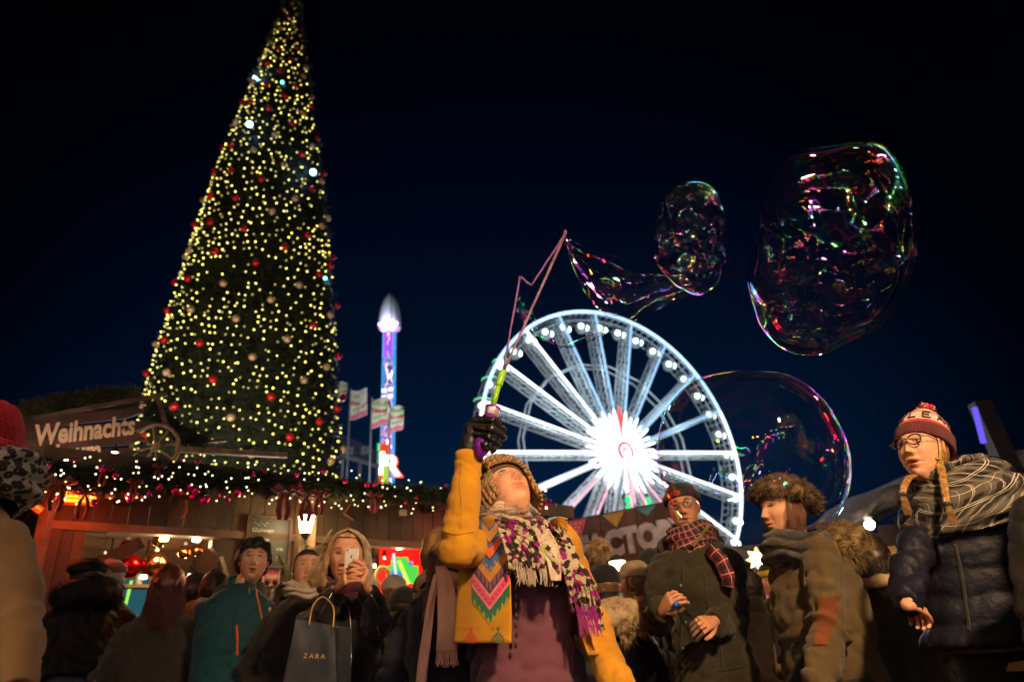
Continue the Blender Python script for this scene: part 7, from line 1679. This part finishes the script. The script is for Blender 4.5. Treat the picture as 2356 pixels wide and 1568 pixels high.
# wide plaid scarf
def shawl(root, zs_, m, rows, name, seed=0, tub=.0):
    """draped cloth round the shoulders: rings of (z, rx, ry, cx, cy) top to bottom, with folds"""
    mb = MB(); n = 96; rings = []; uv = []
    K = 5
    R_ = []
    for a, b in zip(rows, rows[1:]):
        for k in range(K): R_.append([a[i]+(b[i]-a[i])*k/K for i in range(5)])
    R_.append(list(rows[-1]))
    for j, (dz, rx, ry, cx_, cy_) in enumerate(R_):
        ring = []
        for i in range(n):
            a = 2*math.pi*i/n; f_ = .016*math.sin(j*1.05+2.2*math.sin(a+seed)+a*1.0)+.014*noise.noise((a*1.6, j*.35, seed)); d = Vector((math.cos(a), math.sin(a), 0))
            ring.append(Vector((cx_+(rx+f_)*math.cos(a), cy_+(ry+f_)*math.sin(a), zs_+dz+.022*math.sin(a*1+seed)+.010*noise.noise((a*2, j*.5, seed+4))))); uv.append((i/n*.98*2.2+.14*math.sin(j*.32+a), j*.021+.08*math.sin(a*2+seed)))
        rings.append(ring)
    vs = [p for r_ in rings for p in r_]; fs = [(i*n+j, i*n+(j+1) % n, (i+1)*n+(j+1) % n, (i+1)*n+j) for i in range(len(rings)-1) for j in range(n-1)]+[(i*n+n-1, i*n, (i+1)*n, (i+1)*n+n-1) for i in range(len(rings)-1)]
    mb.add(vs, fs, uv); o = mb.build(name, m, root, smooth=True, local=True); s_ = o.modifiers.new('thick', 'SOLIDIFY'); s_.thickness = .006; return o
M_gpl = plaid('grey_white_plaid', (.020, .019, .017), [(0, .155, .0, .38, (.10, .09, .075), .7), (1, .155, .0, .38, (.10, .09, .075), .7), (0, .155, .60, .625, (.45, .43, .37), .9), (0, .155, .66, .68, (.5, .48, .42), .8), (1, .155, .58, .605, (.45, .43, .37), .9), (1, .155, .65, .67, (.5, .48, .42), .8), (0, .155, .19, .205, (.55, .52, .46), .7), (1, .155, .20, .215, (.55, .52, .46), .7)])
shawl(root, zs_, M_gpl, [(.060, .070, .070, -.02, .005), (.095, .098, .095, -.02, .005), (.075, .138, .125, -.01, .005), (.02, .178, .155, .0, .0), (-.045, .222, .200, .0, .0), (-.115, .232, .210, .0, -.005), (-.165, .218, .196, .0, -.01)], 'plaid_scarf', 2)
hoodroll(root, zs_, M_nav, .15, .06, y0=.10, z0=.09, name='hood', lumps=.02)
on_cloth(root, [(2196, 1250), (2212, 1330), (2225, 1420), (2228, 1450)], fabric('dark_zip_placket', (.02, .017, .02)), .006, 'placket')
mb = MB(); hz = at(2200, 1492, 2.55).z; mb.loft([[Vector((.0+.235*math.cos(a), .0+.180*math.sin(a), hz+d)) for a in [2*math.pi*k/40 for k in range(40)]] for d in (.03, -.010, -.016)], cap=False); mb.build('shirt_hem', fabric('shirt_plaid', (.14, .11, .10), c2=(.03, .025, .025), vs=9), root, smooth=True, local=True)
sh_ = root.children
MB().tube([L2(root, 2066, 1384, 2.30)+Vector((.03*math.cos(a), .03*math.sin(a), 0)) for a in [2*math.pi*k/12 for k in range(13)]], .003, 5, cap=False).build('bracelet', M_steel, root, local=True) if 0 else None

# ---- dark leather shoulder at the right edge
M_lea = mat('black_brown_leather', (.009, .007, .006), .55, var=.4, vs=5, bump=.5, bs=18)
root, top = person(2448, 930, 2.0, R(160), 'person in dark leather jacket cut off by the right edge', hat=0)
zq = inv(root, at(2400, 1120, 2.0)).z
Cq = Vector((0, 0, top-.12)); Hq = head_matrix(Cq, 0, 0, 0, 1); A = loc_arms(zq, kind='down'); body(root, SK_mid, Hq, zq, A, res=(40, 40)); shell(root, 'hair', Hq, M_bh, z0=.03, grow=.015, back=-.15, side=.08); beanie(root, Hq, fabric('black_knit', (.018, .014, .02), bs=220, bump=.9), r=.094, h=.11, z0=.02)
garment(root, M_lea, zq, .8, [dict(a, r=(.085, .075, .06)) for a in A], puff=(1.05, 1.0), vox=.011, fold=.006, seed=71); legs(root, M_dk, zq)
# ---- red knitted hat, leopard scarf, camel coat at the left edge
M_redk = fabric('scarlet_rib_knit', (.62, .010, .015), bs=180, bump=1.2); M_camel = fabric('camel_wool_coat', (.36, .215, .085), vs=4, bs=420, bump=.3)
root, top = person(-38, 900, 1.80, R(176), 'person seen from behind in red knitted hat, leopard scarf and camel coat', hat=.02)
Cq = inv(root, at(-32, 1008, 1.80)); zq = inv(root, at(10, 1168, 1.80)).z; Hq = head_matrix(Cq, 0, R(4), 0, .92); A = loc_arms(zq, w_=.165, kind='down')
A[0]['p'][1] = inv(root, at(35, 1400, 1.82)); A[0]['p'][0] = inv(root, at(5, 1250, 1.80)); A[0]['p'][2] = inv(root, at(25, 1600, 1.72))
body(root, SK_light, Hq, zq, A, res=(40, 40)); beanie(root, Hq, M_redk, r=.098, h=.135, z0=-.02, ribs=1.0, cuff=None, ysc=1.1)
mb = MB(); mb.lathe([(.096, -.085), (.100, -.08), (.103, -.04), (.100, -.015), (.09, -.012)], Hq @ Matrix.Diagonal((1, 1.1, 1, 1)), 60); mb.build('hat_band', M_redk, root, smooth=True, local=True)
garment(root, M_camel, zq, .4, [dict(a, r=(.070, .066, .055)) for a in A], puff=(.92, 1.0), vox=.010, fold=.0055, seed=81); legs(root, M_dk, zq)
m_, t_, o_ = nodes('leopard_print_cloth'); b_ = t_.nodes.new('ShaderNodeBsdfPrincipled'); b_.inputs['Roughness'].default_value = .9; g_ = t_.nodes.new('ShaderNodeTexCoord'); v_ = t_.nodes.new('ShaderNodeTexVoronoi'); v_.inputs['Scale'].default_value = 48; v_.inputs['Randomness'].default_value = .9
t_.links.new(g_.outputs['Object'], v_.inputs['Vector']); r_ = t_.nodes.new('ShaderNodeValToRGB'); cr = r_.color_ramp.elements; cr[0].position = .34; cr[0].color = (.012, .01, .01, 1); cr[1].position = .60; cr[1].color = (.36, .33, .26, 1); e = cr.new(.16); e.color = (.015, .012, .01, 1); e = cr.new(.10); e.color = (.30, .22, .10, 1); e = cr.new(.50); e.color = (.02, .016, .014, 1)
t_.links.new(v_.outputs['Distance'], r_.inputs[0]); t_.links.new(r_.outputs[0], b_.inputs['Base Color']); t_.links.new(b_.outputs[0], o_.inputs[0])
scarf_ring(root, m_, inv(root, at(-26, 1108, 1.80)), .100, .050, 2, 1.0, 2, 'leopard_scarf', .014, .035)

# ---- people seen from behind or small
def crowd(px, py, Y, rz, label, coat, head='hair', hm=None, hs=1.0, seed=0, puff=(1, 1), hem=.6, yaw=0, pitch=0, arms='pocket', fold=.012, vox=.016, faced=None, drop=118, sk=None, lean=0, hairlen=0, cuff=None, hat=0, trous=None):
    r_, top = person(px, py, Y, rz, label, hat=hat); Cq = Vector((0, 0, top-.118*hs)); zq = top-.30*hs; Hq = head_matrix(Cq, yaw, pitch, 0, hs); A = loc_arms(zq, kind=arms)
    hx = body(r_, sk or SK_light, Hq, zq, A, res=(64, 64) if faced else (40, 40), **(dict(mouth=.2) if faced else {}))
    if faced: eyes(r_, Hq, hx, faced, gaze=(0, .3))
    garment(r_, coat, zq, hem, [dict(a, r=(.074, .068, .056)) for a in A], puff=puff, vox=vox, fold=fold, seed=seed); legs(r_, trous or M_dk, zq)
    if head == 'hair': shell(r_, 'hair', Hq, hm, z0=.03, grow=.020, face=.03, rough=.012, back=-.155, side=.09)
    elif head == 'beanie': beanie(r_, Hq, hm, r=.093, h=.100, z0=.035 if faced else .015, cuff=cuff, cuffw=.034, ribs=.8)
    if not faced and not hairlen: collar(r_, Cq, zq, coat, .105, .088, .085, open_=.2)
    if head == 'beanie' and not hairlen: shell(r_, 'hair', Hq, M_bh if seed % 2 else mat('brown_hair', (.12, .06, .028), .5), z0=.02, grow=.006, face=.06, rough=.003, back=-.14, side=.07)
    if hairlen:
        gd = [[Hq @ Vector((.07*math.sin(a), .07*math.cos(a), .09)), Hq @ Vector((.094*math.sin(a), .108*math.cos(a), .01)), Hq @ Vector((.10*math.sin(a), .125*math.cos(a), -.08)), Hq @ Vector((.11*math.sin(a), .14*math.cos(a), -.12-hairlen*.5)), Hq @ Vector((.10*math.sin(a), .15*math.cos(a), -.12-hairlen))] for a in [-1.9+3.8*k/13 for k in range(14)]]
        strands('long_hair', r_, gd, 520, .007, .0028, hm, seed, .010)
    return r_, Hq, zq
def furcollar(r_, zq, m, name='fur_collar', rad=.13, tub=.055, n=2600, L=.03, y0=.04, z0=.05):
    hoodroll(r_, zq, m, rad, tub, y0=y0, z0=z0, name=name, lumps=.02, sy=.85); pn = []
    for k in range(400):
        a = R(-25)+R(230)*rnd.random(); b = rnd.uniform(0, 2*math.pi); d = Vector((math.cos(a)*math.cos(b), math.sin(a)*math.cos(b), math.sin(b))); pn.append((Vector((rad*math.cos(a), y0+rad*.85*math.sin(a), zq+z0))+d*tub*(.55+.6*max(0, math.sin(a))**.6), d))
    fur(r_, 'fur', pn, n, L, m, 6, .0015)
M_bfur = mat('black_fur', (.010, .008, .009), .7, var=.5, vs=30, spec=.2); M_cfur = mat('cream_fur', (.55, .42, .24), .85, var=.3, vs=20, c2=(.30, .21, .11)); M_tfur = mat('tawny_fur', (.35, .20, .07), .85, var=.4, vs=20)
# beret woman
r_, Hq, zq = crowd(205, 1292, 4.5, R(-125), 'woman from behind in black fur beret and bulky black fur coat', M_bfur, None, None, puff=(1.30, 1.25), hem=1.08, seed=1, trous=fabric('blue_jeans', (.045, .055, .085)), arms='down', fold=.02)
pn = [(Hq @ Vector((.105*math.cos(a)*q, .115*math.sin(a)*q, .075+.055*(1-q*q))), Vector((math.cos(a)*q, math.sin(a)*q, .8))) for a, q in [(rnd.uniform(0, 6.28), rnd.random()**.5) for _ in range(400)]]
mb = MB(); mb.lathe([(.09, .04), (.115, .06), (.118, .085), (.09, .115), (.04, .13), (.005, .132)], Hq, 24); mb.build('beret', M_bfur, r_, smooth=True, local=True); fur(r_, 'beret_fur', pn, 2500, .022, M_bfur, 2, .0014)
shell(r_, 'hair', Hq, mat('grey_brown_hair', (.035, .025, .018), .6), z0=.02, grow=.012, back=-.16, side=.10); furcollar(r_, zq, M_bfur, rad=.14, tub=.08, z0=.09)
# flat cap man
r_, Hq, zq = crowd(260, 1292, 5.0, R(170), 'man from behind in dark red flat cap and dark coat at the bar', fabric('dark_grey_overcoat', (.03, .027, .03)), 'hair', mat('grey_hair', (.22, .19, .17), .6), seed=2)
mb = MB(); mb.lathe([(.088, .035), (.108, .045), (.104, .075), (.07, .112), (.01, .122)], Hq @ Matrix.Rotation(R(-6), 4, 'X'), 24); mb.build('flat_cap', fabric('tweed_cap', (.12, .04, .035)), r_, smooth=True, local=True)
# tweed coat woman
r_, Hq, zq = crowd(392, 1303, 4.4, R(200), 'woman from behind with long dark red hair and belted grey tweed coat', fabric('grey_tweed', (.065, .056, .042), c2=(.022, .02, .016), vs=180, bump=.6), 'hair', mat('dark_red_hair', (.10, .02, .012), .42, var=.4, vs=30), seed=3, hairlen=.16, puff=(1.05, 1.05), hem=.3)
mb = MB(); mb.tube([Vector((.195*math.cos(a), .15*math.sin(a), zq-.43+.006*math.sin(3*a))) for a in [2*math.pi*k/40 for k in range(41)]], .022, 8, cap=False, flat=.45); mb.build('belt', fabric('tweed_belt', (.07, .06, .05)), r_, smooth=True, local=True)
# curly head, maroon jacket
r_, Hq, zq = crowd(455, 1322, 5.2, R(160), 'person with dark curly hair at the bar beside the maroon jacket', fabric('black_coat', (.013, .012, .013)), 'hair', mat('curly_dark_hair', (.03, .018, .012), .5), seed=4, vox=.022)
fur(r_, 'curls', [(Hq @ (d*.115), d) for d in [Vector((rnd.gauss(0, 1), rnd.gauss(0, 1), rnd.gauss(.3, 1))).normalized() for _ in range(300)] if d.z > -.7], 1800, .04, mat('curly_dark_hair', (.03, .018, .012), .5), 3, .003)
r_, Hq, zq = crowd(500, 1316, 4.8, R(185), 'person from behind in maroon jacket with tawny fur hood', fabric('maroon_jacket', (.070, .010, .018)), 'hair', M_bh, seed=5, puff=(1.02, 1.02), hem=.85)
furcollar(r_, zq, M_tfur, rad=.12, tub=.05)
# three behind the blonde's shoulder
r_, Hq, zq = crowd(906, 1322, 5.3, R(200), 'person in soft grey beanie near the toy display', fabric('brown_grey_jacket', (.05, .035, .025)), 'beanie', fabric('soft_grey_knit', (.24, .20, .18), bs=200), seed=6, hairlen=.0)
r_, Hq, zq = crowd(931, 1349, 4.7, R(150), 'person in black beanie looking away, below the red wall', fabric('black_jacket', (.012, .012, .014)), 'beanie', fabric('black_beanie_knit', (.012, .011, .012), bs=200), seed=7)
r_, Hq, zq = crowd(985, 1318, 4.2, R(190), 'hooded person in heavy charcoal jacket seen from behind', fabric('charcoal_hooded_jacket', (.030, .027, .025)), 'beanie', fabric('charcoal_hood', (.03, .027, .025)), seed=8, puff=(1.15, 1.1)); hoodroll(r_, zq, fabric('charcoal_hood', (.03, .027, .025)), .13, .06)
# long-haired woman with pink scarf, left of the wand woman
M_pk = fabric('dusty_pink_scarf', (.78, .48, .36), vs=7, bump=.5); M_lb = mat('long_brown_hair', (.17, .09, .04), .42, var=.35, vs=30)
r_, Hq, zq = crowd(1018, 1222, 3.25, R(150), 'woman with long brown hair and dusty pink fringed scarf behind the raised arm', fabric('midnight_coat', (.012, .012, .022)), 'hair', M_lb, seed=9, vox=.014, puff=(.92, .95), hs=.98)
gd = [[Hq @ Vector((-.05, .05, .10)), *[L2(r_, x+dx, y, 3.12+.06*(1-abs(dx)/12)) for x, y in ((1003, 1268), (1000, 1320), (994, 1380), (990, 1440))]] for dx in (-14, -7, 0, 7)]
strands('long_hair', r_, gd, 420, .006, .0022, M_lb, 4, .006)
def strip(root, pts_, wpx, Y, m, name, th=.012, wob=.006):
    P_ = catmull([(x, y, w_) for (x, y), w_ in zip(pts_, wpx)], 6); mb = MB(); rings = []
    for i, p in enumerate(P_):
        ring = []
        for k in range(14):
            a = 2*math.pi*k/14; u = math.cos(a); q = L2(root, p[0]+p[2]/2*u, p[1], Y-.02*math.sin(i*.4+u*2)*.3-wob*math.sin(u*6+i*.2)+ -th*math.sin(a)); ring.append(q)
        rings.append(ring)
    mb.loft(rings); return mb.build(name, m, root, smooth=True, local=True)
strip(r_, [(1012, 1300), (1022, 1330), (1028, 1380), (1030, 1440), (1027, 1498)], [26, 36, 44, 48, 50], 3.00, M_pk, 'scarf'); strip(r_, [(1004, 1320), (992, 1380), (983, 1450), (974, 1520), (966, 1600)], [14, 18, 22, 26, 26], 3.04, M_pk, 'scarf_end')
gd = [[L2(r_, 1005+k*1.7, 1493, 3.0), L2(r_, 1004+k*1.7+rnd.uniform(-2, 2), 1512, 3.0), L2(r_, 1004+k*1.7+rnd.uniform(-4, 4), 1530+rnd.uniform(-5, 5), 3.0)] for k in range(29)]; cords('fringe', gd, .0022, M_pk, r_, 4, .2, .008, 3)
scarf_ring(r_, M_pk, Vector((0, 0, zq+.07)), .10, .04, 1, .95, 5, 'scarf_loop', .012)
# pompom hat with cream fur
r_, Hq, zq = crowd(1382, 1288, 3.9, R(195), 'person from behind in black hat with big fur pompom and cream fur collar', fabric('black_puffer', (.010, .010, .013), rough=.4, sheen=0), 'beanie', fabric('black_tall_knit', (.010, .010, .012), bs=200), seed=10, puff=(1.22, 1.2), vox=.014, hat=.02)
pm = L2(r_, 1377, 1263, 3.9); MB().ball(pm, .048, 12, 8).build('pompom', M_tfur, r_, smooth=True, local=True); fur(r_, 'pompom_fur', [(pm+d*.045, d) for d in [Vector((rnd.gauss(0, 1), rnd.gauss(0, 1), rnd.gauss(0, 1))).normalized() for _ in range(300)]], 2600, .028, mat('pompom_fur_tips', (.34, .24, .14), .85, var=.5, vs=20), 7, .0015)
furcollar(r_, zq, M_cfur, rad=.135, tub=.085, n=6000, L=.03, y0=.05, z0=.0)
# cream beanie & cream coat
M_cc = fabric('cream_boucle_coat', (.34, .29, .20), vs=20, bump=.6)
r_, Hq, zq = crowd(1454, 1296, 4.6, R(-120), 'woman in cream beanie and cream coat looking left', M_cc, 'beanie', fabric('cream_beanie_knit', (.42, .33, .21), bs=200), seed=12, faced='blue', puff=(.98, 1.0), hem=.75); strands('hair', r_, [[Hq @ Vector((q*.07, -.01, .02)), Hq @ Vector((q*.082, -.01, -.05)), Hq @ Vector((q*.08, -.03, -.13))] for q in (-1, 1)], 120, .006, .002, M_blond, 2)
r_, Hq, zq = crowd(1494, 1262, 5.0, R(180), 'person from behind in dark slate hood between cream coat and glasses man', fabric('slate_hooded_coat', (.022, .028, .03)), 'beanie', fabric('slate_hood_cloth', (.025, .032, .034)), seed=13, puff=(1.1, 1.1), hs=1.08, vox=.02); hoodroll(r_, zq, fabric('slate_hood_cloth', (.025, .032, .034)), .12, .06, z0=.10)
r_, Hq, zq = crowd(1768, 1300, 5.0, R(-10), 'person with yellow striped headband peeking between the two olive coats', fabric('black_long_coat', (.012, .012, .014)), 'beanie', fabric('dark_cap_knit', (.03, .02, .02)), seed=14, faced='brown', hs=.95, vox=.02)
mb = MB(); mb.lathe([(.092, .04), (.100, .045), (.100, .075), (.092, .08)], Hq, 24, cap=False); mb.build('headband', fabric('yellow_knit', (.55, .40, .03)), r_, smooth=True, local=True)
r_, Hq, zq = crowd(1706, 1308, 4.7, R(200), 'dark coated person behind the man with glasses', fabric('dark_brown_coat', (.022, .014, .012)), 'hair', M_bh, seed=15, vox=.02, puff=(1.1, 1.1))
# right group
r_, Hq, zq = crowd(1990, 1236, 3.9, R(165), 'person from behind with dark wavy hair in dark olive coat below the bright lamp', fabric('dark_khaki_coat', (.045, .036, .020)), 'hair', mat('very_dark_hair', (.025, .014, .010), .4), seed=16, puff=(1.05, 1.05), hem=.7, hairlen=.10, vox=.015)
hoodroll(r_, zq, M_cfur, .12, .03, name='collar')
r_, Hq, zq = crowd(2052, 1262, 5.2, R(40), 'fair haired person under the bright lamp, half hidden by the dark wavy hair', fabric('brown_jacket_b', (.05, .03, .022)), 'hair', M_blond, seed=17, faced='brown', vox=.022)
r_, Hq, zq = crowd(2020, 1300, 6.0, R(0), 'distant person in brown hat low beneath the snowy roof', fabric('brown_jacket_c', (.06, .035, .02)), 'beanie', fabric('brown_hat_knit', (.10, .05, .03)), seed=18, faced='brown', vox=.025)
r_, Hq, zq = crowd(655, 1345, 5.2, R(185), 'person from behind between teal jacket and hooded woman', fabric('dim_coat_d', (.015, .013, .012)), 'hair', M_bh, seed=19, vox=.025)
r_, Hq, zq = crowd(1560, 1330, 6.2, R(185), 'far person from behind in dark cap beyond the tartan scarf', fabric('dim_coat_e', (.02, .015, .015)), 'beanie', fabric('dim_cap', (.02, .02, .02)), seed=20, vox=.025)
r_, Hq, zq = crowd(1342, 1318, 5.4, R(185), 'far person from behind left of the pompom hat', fabric('dim_coat_f', (.03, .018, .018)), 'hair', M_bh, seed=22, vox=.025)
# ================================================================= SOAP BUBBLES
def film(name, k=1.0, base=.035, sc=3.5, bump=.55, bsc=5.0, edge=.55, tintmix=.85, bands=1.0):
    m, t, o = nodes(name); L = t.links; N = t.nodes.new
    g = N('ShaderNodeTexCoord'); n1 = N('ShaderNodeTexNoise'); n1.inputs['Scale'].default_value = sc; n1.inputs['Detail'].default_value = 1.5; n1.inputs['Distortion'].default_value = 2.2; L.new(g.outputs['Object'], n1.inputs['Vector'])
    lw = N('ShaderNodeLayerWeight'); lw.inputs['Blend'].default_value = .5
    # interference colour: film thickness (noise, thinner towards the top) times slant
    s = N('ShaderNodeSeparateXYZ'); L.new(g.outputs['Object'], s.inputs[0])
    a = N('ShaderNodeMath'); a.operation = 'MULTIPLY_ADD'; L.new(n1.outputs['Fac'], a.inputs[0]); a.inputs[1].default_value = 5.2*bands; L.new(lw.outputs['Facing'], a.inputs[2])
    b = N('ShaderNodeMath'); b.operation = 'MULTIPLY_ADD'; L.new(s.outputs['Z'], b.inputs[0]); b.inputs[1].default_value = -1.6; L.new(a.outputs[0], b.inputs[2])
    cs = []
    for ph in (0.0, .34, .68):
        q = N('ShaderNodeMath'); q.operation = 'ADD'; L.new(b.outputs[0], q.inputs[0]); q.inputs[1].default_value = ph
        q2 = N('ShaderNodeMath'); q2.operation = 'MULTIPLY'; L.new(q.outputs[0], q2.inputs[0]); q2.inputs[1].default_value = 6.283
        q3 = N('ShaderNodeMath'); q3.operation = 'COSINE'; L.new(q2.outputs[0], q3.inputs[0])
        q4 = N('ShaderNodeMapRange'); L.new(q3.outputs[0], q4.inputs[0]); q4.inputs['From Min'].default_value = -1; q4.inputs['To Min'].default_value = .05; q4.inputs['To Max'].default_value = 1.5; cs.append(q4.outputs[0])
    cc = N('ShaderNodeCombineColor'); [L.new(cs[i], cc.inputs[i]) for i in range(3)]
    mx = N('ShaderNodeMix'); mx.data_type = 'RGBA'; mx.inputs[0].default_value = tintmix; mx.inputs[6].default_value = (1, 1, 1, 1); L.new(cc.outputs[0], mx.inputs[7])
    nb_ = N('ShaderNodeTexNoise'); nb_.inputs['Scale'].default_value = bsc; nb_.inputs['Detail'].default_value = .3; nb_.inputs['Distortion'].default_value = .5; L.new(g.outputs['Object'], nb_.inputs['Vector'])
    bp = N('ShaderNodeBump'); bp.inputs['Strength'].default_value = bump; bp.inputs['Distance'].default_value = .06; L.new(nb_.outputs['Fac'], bp.inputs['Height'])
    gl = N('ShaderNodeBsdfGlossy'); gl.inputs['Roughness'].default_value = .015; L.new(mx.outputs[2], gl.inputs['Color']); L.new(bp.outputs[0], gl.inputs['Normal'])
    tr = N('ShaderNodeBsdfTransparent')
    pw = N('ShaderNodeMath'); pw.operation = 'POWER'; L.new(lw.outputs['Facing'], pw.inputs[0]); pw.inputs[1].default_value = 3.6
    fc = N('ShaderNodeMath'); fc.operation = 'MULTIPLY_ADD'; L.new(pw.outputs[0], fc.inputs[0]); fc.inputs[1].default_value = edge; fc.inputs[2].default_value = base*k
    ms = N('ShaderNodeMixShader'); L.new(fc.outputs[0], ms.inputs[0]); L.new(tr.outputs[0], ms.inputs[1]); L.new(gl.outputs[0], ms.inputs[2]); L.new(ms.outputs[0], o.inputs[0])
    return m
M_filmD = film('soap_film_smooth', base=.05, sc=2.6, bump=.25, bsc=3.0, edge=.55)
M_filmC = film('soap_film_wobbly', base=.05, sc=1.5, bump=.16, bsc=1.5, edge=.9)
M_filmB = film('soap_film_small', base=.05, sc=2.2, bump=.18, bsc=2.4, edge=.9)
def bubble(cx, cy, outline, Y, depth, m, label, wob=.03, wf=3.0, seed=0, rings=96):
    """outline: (px, py) silhouette points, clockwise; swept into a closed skin with its own depth"""
    c = at(cx, cy, Y); e = empty('soap_bubble', tuple(c), label, 'soap bubble', 'soap bubbles')
    o = [at(x, y, Y)-c for x, y in outline]; vd = (c-CAM).normalized()
    o = [p-vd*p.dot(vd) for p in o]; ang = sorted((math.atan2(p.dot(_u), p.dot(_r)), p.length) for p in o)
    def rad(a):
        best = None; k = len(ang)
        for i in range(k):
            a0, r0 = ang[i]; a1, r1 = ang[(i+1) % k]
            if i == k-1: a1 += 2*math.pi
            aa = a if a >= a0 or i < k-1 else a+2*math.pi
            if a0 <= aa <= a1: t = (aa-a0)/(a1-a0+1e-9); t = t*t*(3-2*t)*.35+t*.65; return r0+(r1-r0)*t
        return ang[0][1]
    ra = [rad(-math.pi+2*math.pi*j/rings) for j in range(rings)]
    for _ in range(2): ra = [(ra[j-1]+2*ra[j]+ra[(j+1) % rings])/4 for j in range(rings)]
    mean = sum(ra)/rings; xr = _r-vd*_r.dot(vd); xr.normalize(); yr = vd.cross(xr)*-1
    if yr.dot(_u) < 0: yr = -yr
    mb = MB(); K = 64; vs = []
    for i in range(K+1):
        ph = math.pi*i/K; s_ = math.sin(ph)**.92; q = math.cos(ph)
        for j in range(rings):
            a = -math.pi+2*math.pi*j/rings; r_ = ra[j]*s_+mean*0
            p = xr*(r_*math.cos(a))+yr*(r_*math.sin(a))-vd*(depth*q)
            nn = p.normalized(); w_ = wob*(noise.noise(nn*wf+Vector((seed, 0, 0)))+.28*noise.noise(nn*wf*2.3+Vector((0, seed, 0))))*abs(q)**.5
            vs.append(c+p+vd*w_*(1 if q < 0 else -1)+nn*w_*.25)
    mb.add(vs, [(i*rings+j, i*rings+(j+1) % rings, (i+1)*rings+(j+1) % rings, (i+1)*rings+j) for i in range(K) for j in range(rings)])
    mb.build('film', m, e, smooth=True); return e
bubble(1728, 1068, [(1507, 1060), (1515, 985), (1545, 920), (1600, 877), (1665, 863), (1740, 862), (1820, 876), (1885, 925), (1925, 990), (1948, 1070), (1935, 1160), (1895, 1215), (1840, 1250), (1760, 1272), (1690, 1265), (1610, 1235), (1560, 1190), (1520, 1130)], 2.30, .30, M_filmD, 'large round soap bubble in front of the man with glasses and the fur hat', wob=.012, wf=1.6, seed=1)
bubble(1905, 600, [(1718, 590), (1740, 520), (1752, 450), (1780, 398), (1840, 366), (1905, 362), (1975, 357), (2018, 362), (2052, 405), (2080, 470), (2096, 560), (2090, 620), (2070, 690), (2030, 755), (1960, 800), (1890, 832), (1825, 836), (1770, 815), (1735, 760), (1717, 690)], 2.35, .30, M_filmC, 'largest wobbly soap bubble, floating high on the right against the sky', wob=.085, wf=2.4, seed=5)
bubble(1592, 560, [(1505, 575), (1518, 500), (1530, 455), (1565, 430), (1610, 425), (1645, 445), (1662, 490), (1658, 550), (1664, 620), (1650, 660), (1610, 685), (1570, 672), (1535, 640), (1512, 615)], 2.42, .13, M_filmB, 'small upright oval soap bubble at the end of the stretched film', wob=.05, wf=2.6, seed=9)
# the film still hanging on the wand, a tapering wavy tube
fe = empty('soap_film', tuple(at(1380, 640, 2.44)), 'thin stretched soap film trailing from the wand to the small bubble', 'soap film')
cen = [(1300, 552, 8), (1318, 590, 26), (1350, 630, 52), (1395, 662, 70), (1440, 678, 62), (1475, 672, 44), (1505, 662, 34), (1540, 655, 26), (1575, 650, 20)]
rings = []
for x, y, h in catmull([(a, b, c_) for a, b, c_ in cen], 6):
    c = at(x, y, 2.44); hh = h*2.5/FPX; rings.append([c+_u*(hh*math.sin(a)*(1+.10*noise.noise((x*.03, a*2, 1))))+_r*(hh*.25*math.cos(a))+_f*(hh*.55*math.cos(a)) + _u*.01*noise.noise((x*.05, a*3, 4)) for a in [2*math.pi*k/40 for k in range(40)]])
MB().loft(rings, cap=False).build('film', M_filmB, fe, smooth=True)
# second sheet hanging below the sticks
g0_ = [(1196, 640), (1222, 660), (1250, 705), (1262, 760), (1290, 800), (1350, 790), (1395, 762)]; g1_ = [(1166, 842), (1190, 848), (1230, 842), (1270, 818), (1310, 790), (1360, 768), (1400, 760)]
rows = []
for (x0, y0), (x1, y1) in zip([tuple(p)[:2] for p in catmull([(a, b, 0) for a, b in g0_], 4)], [tuple(p)[:2] for p in catmull([(a, b, 0) for a, b in g1_], 4)]):
    rows.append([at(x0+(x1-x0)*v/10, y0+(y1-y0)*v/10, 2.43+.05*math.sin(math.pi*v/10)+.01*noise.noise((x0*.05, v*.6, 2))) for v in range(11)])
fe2 = empty('soap_film', tuple(at(1220, 780, 2.44)), 'lower sheet of soap film between the wand sticks and the ferris wheel', 'soap film')
MB().loft(rows, cap=False, closed=False).build('film', M_filmB, fe2, smooth=True)
for pts_, nm in ((([(1304, 545), (1330, 560), (1375, 582), (1420, 590), (1445, 608), (1440, 618)]), 'upper_edge'), ([(1310, 565), (1330, 590), (1360, 615), (1395, 635), (1440, 640)], 'fold'), ([(1440, 640), (1448, 665), (1475, 690), (1510, 692), (1550, 680)], 'fold'), ([(1455, 738), (1500, 718), (1545, 690), (1590, 676)], 'lower_edge')):
    MB().tube(catmull([at(x, y, 2.43) for x, y in pts_], 6), .0016, 5).build(nm, M_filmB, fe, smooth=True)
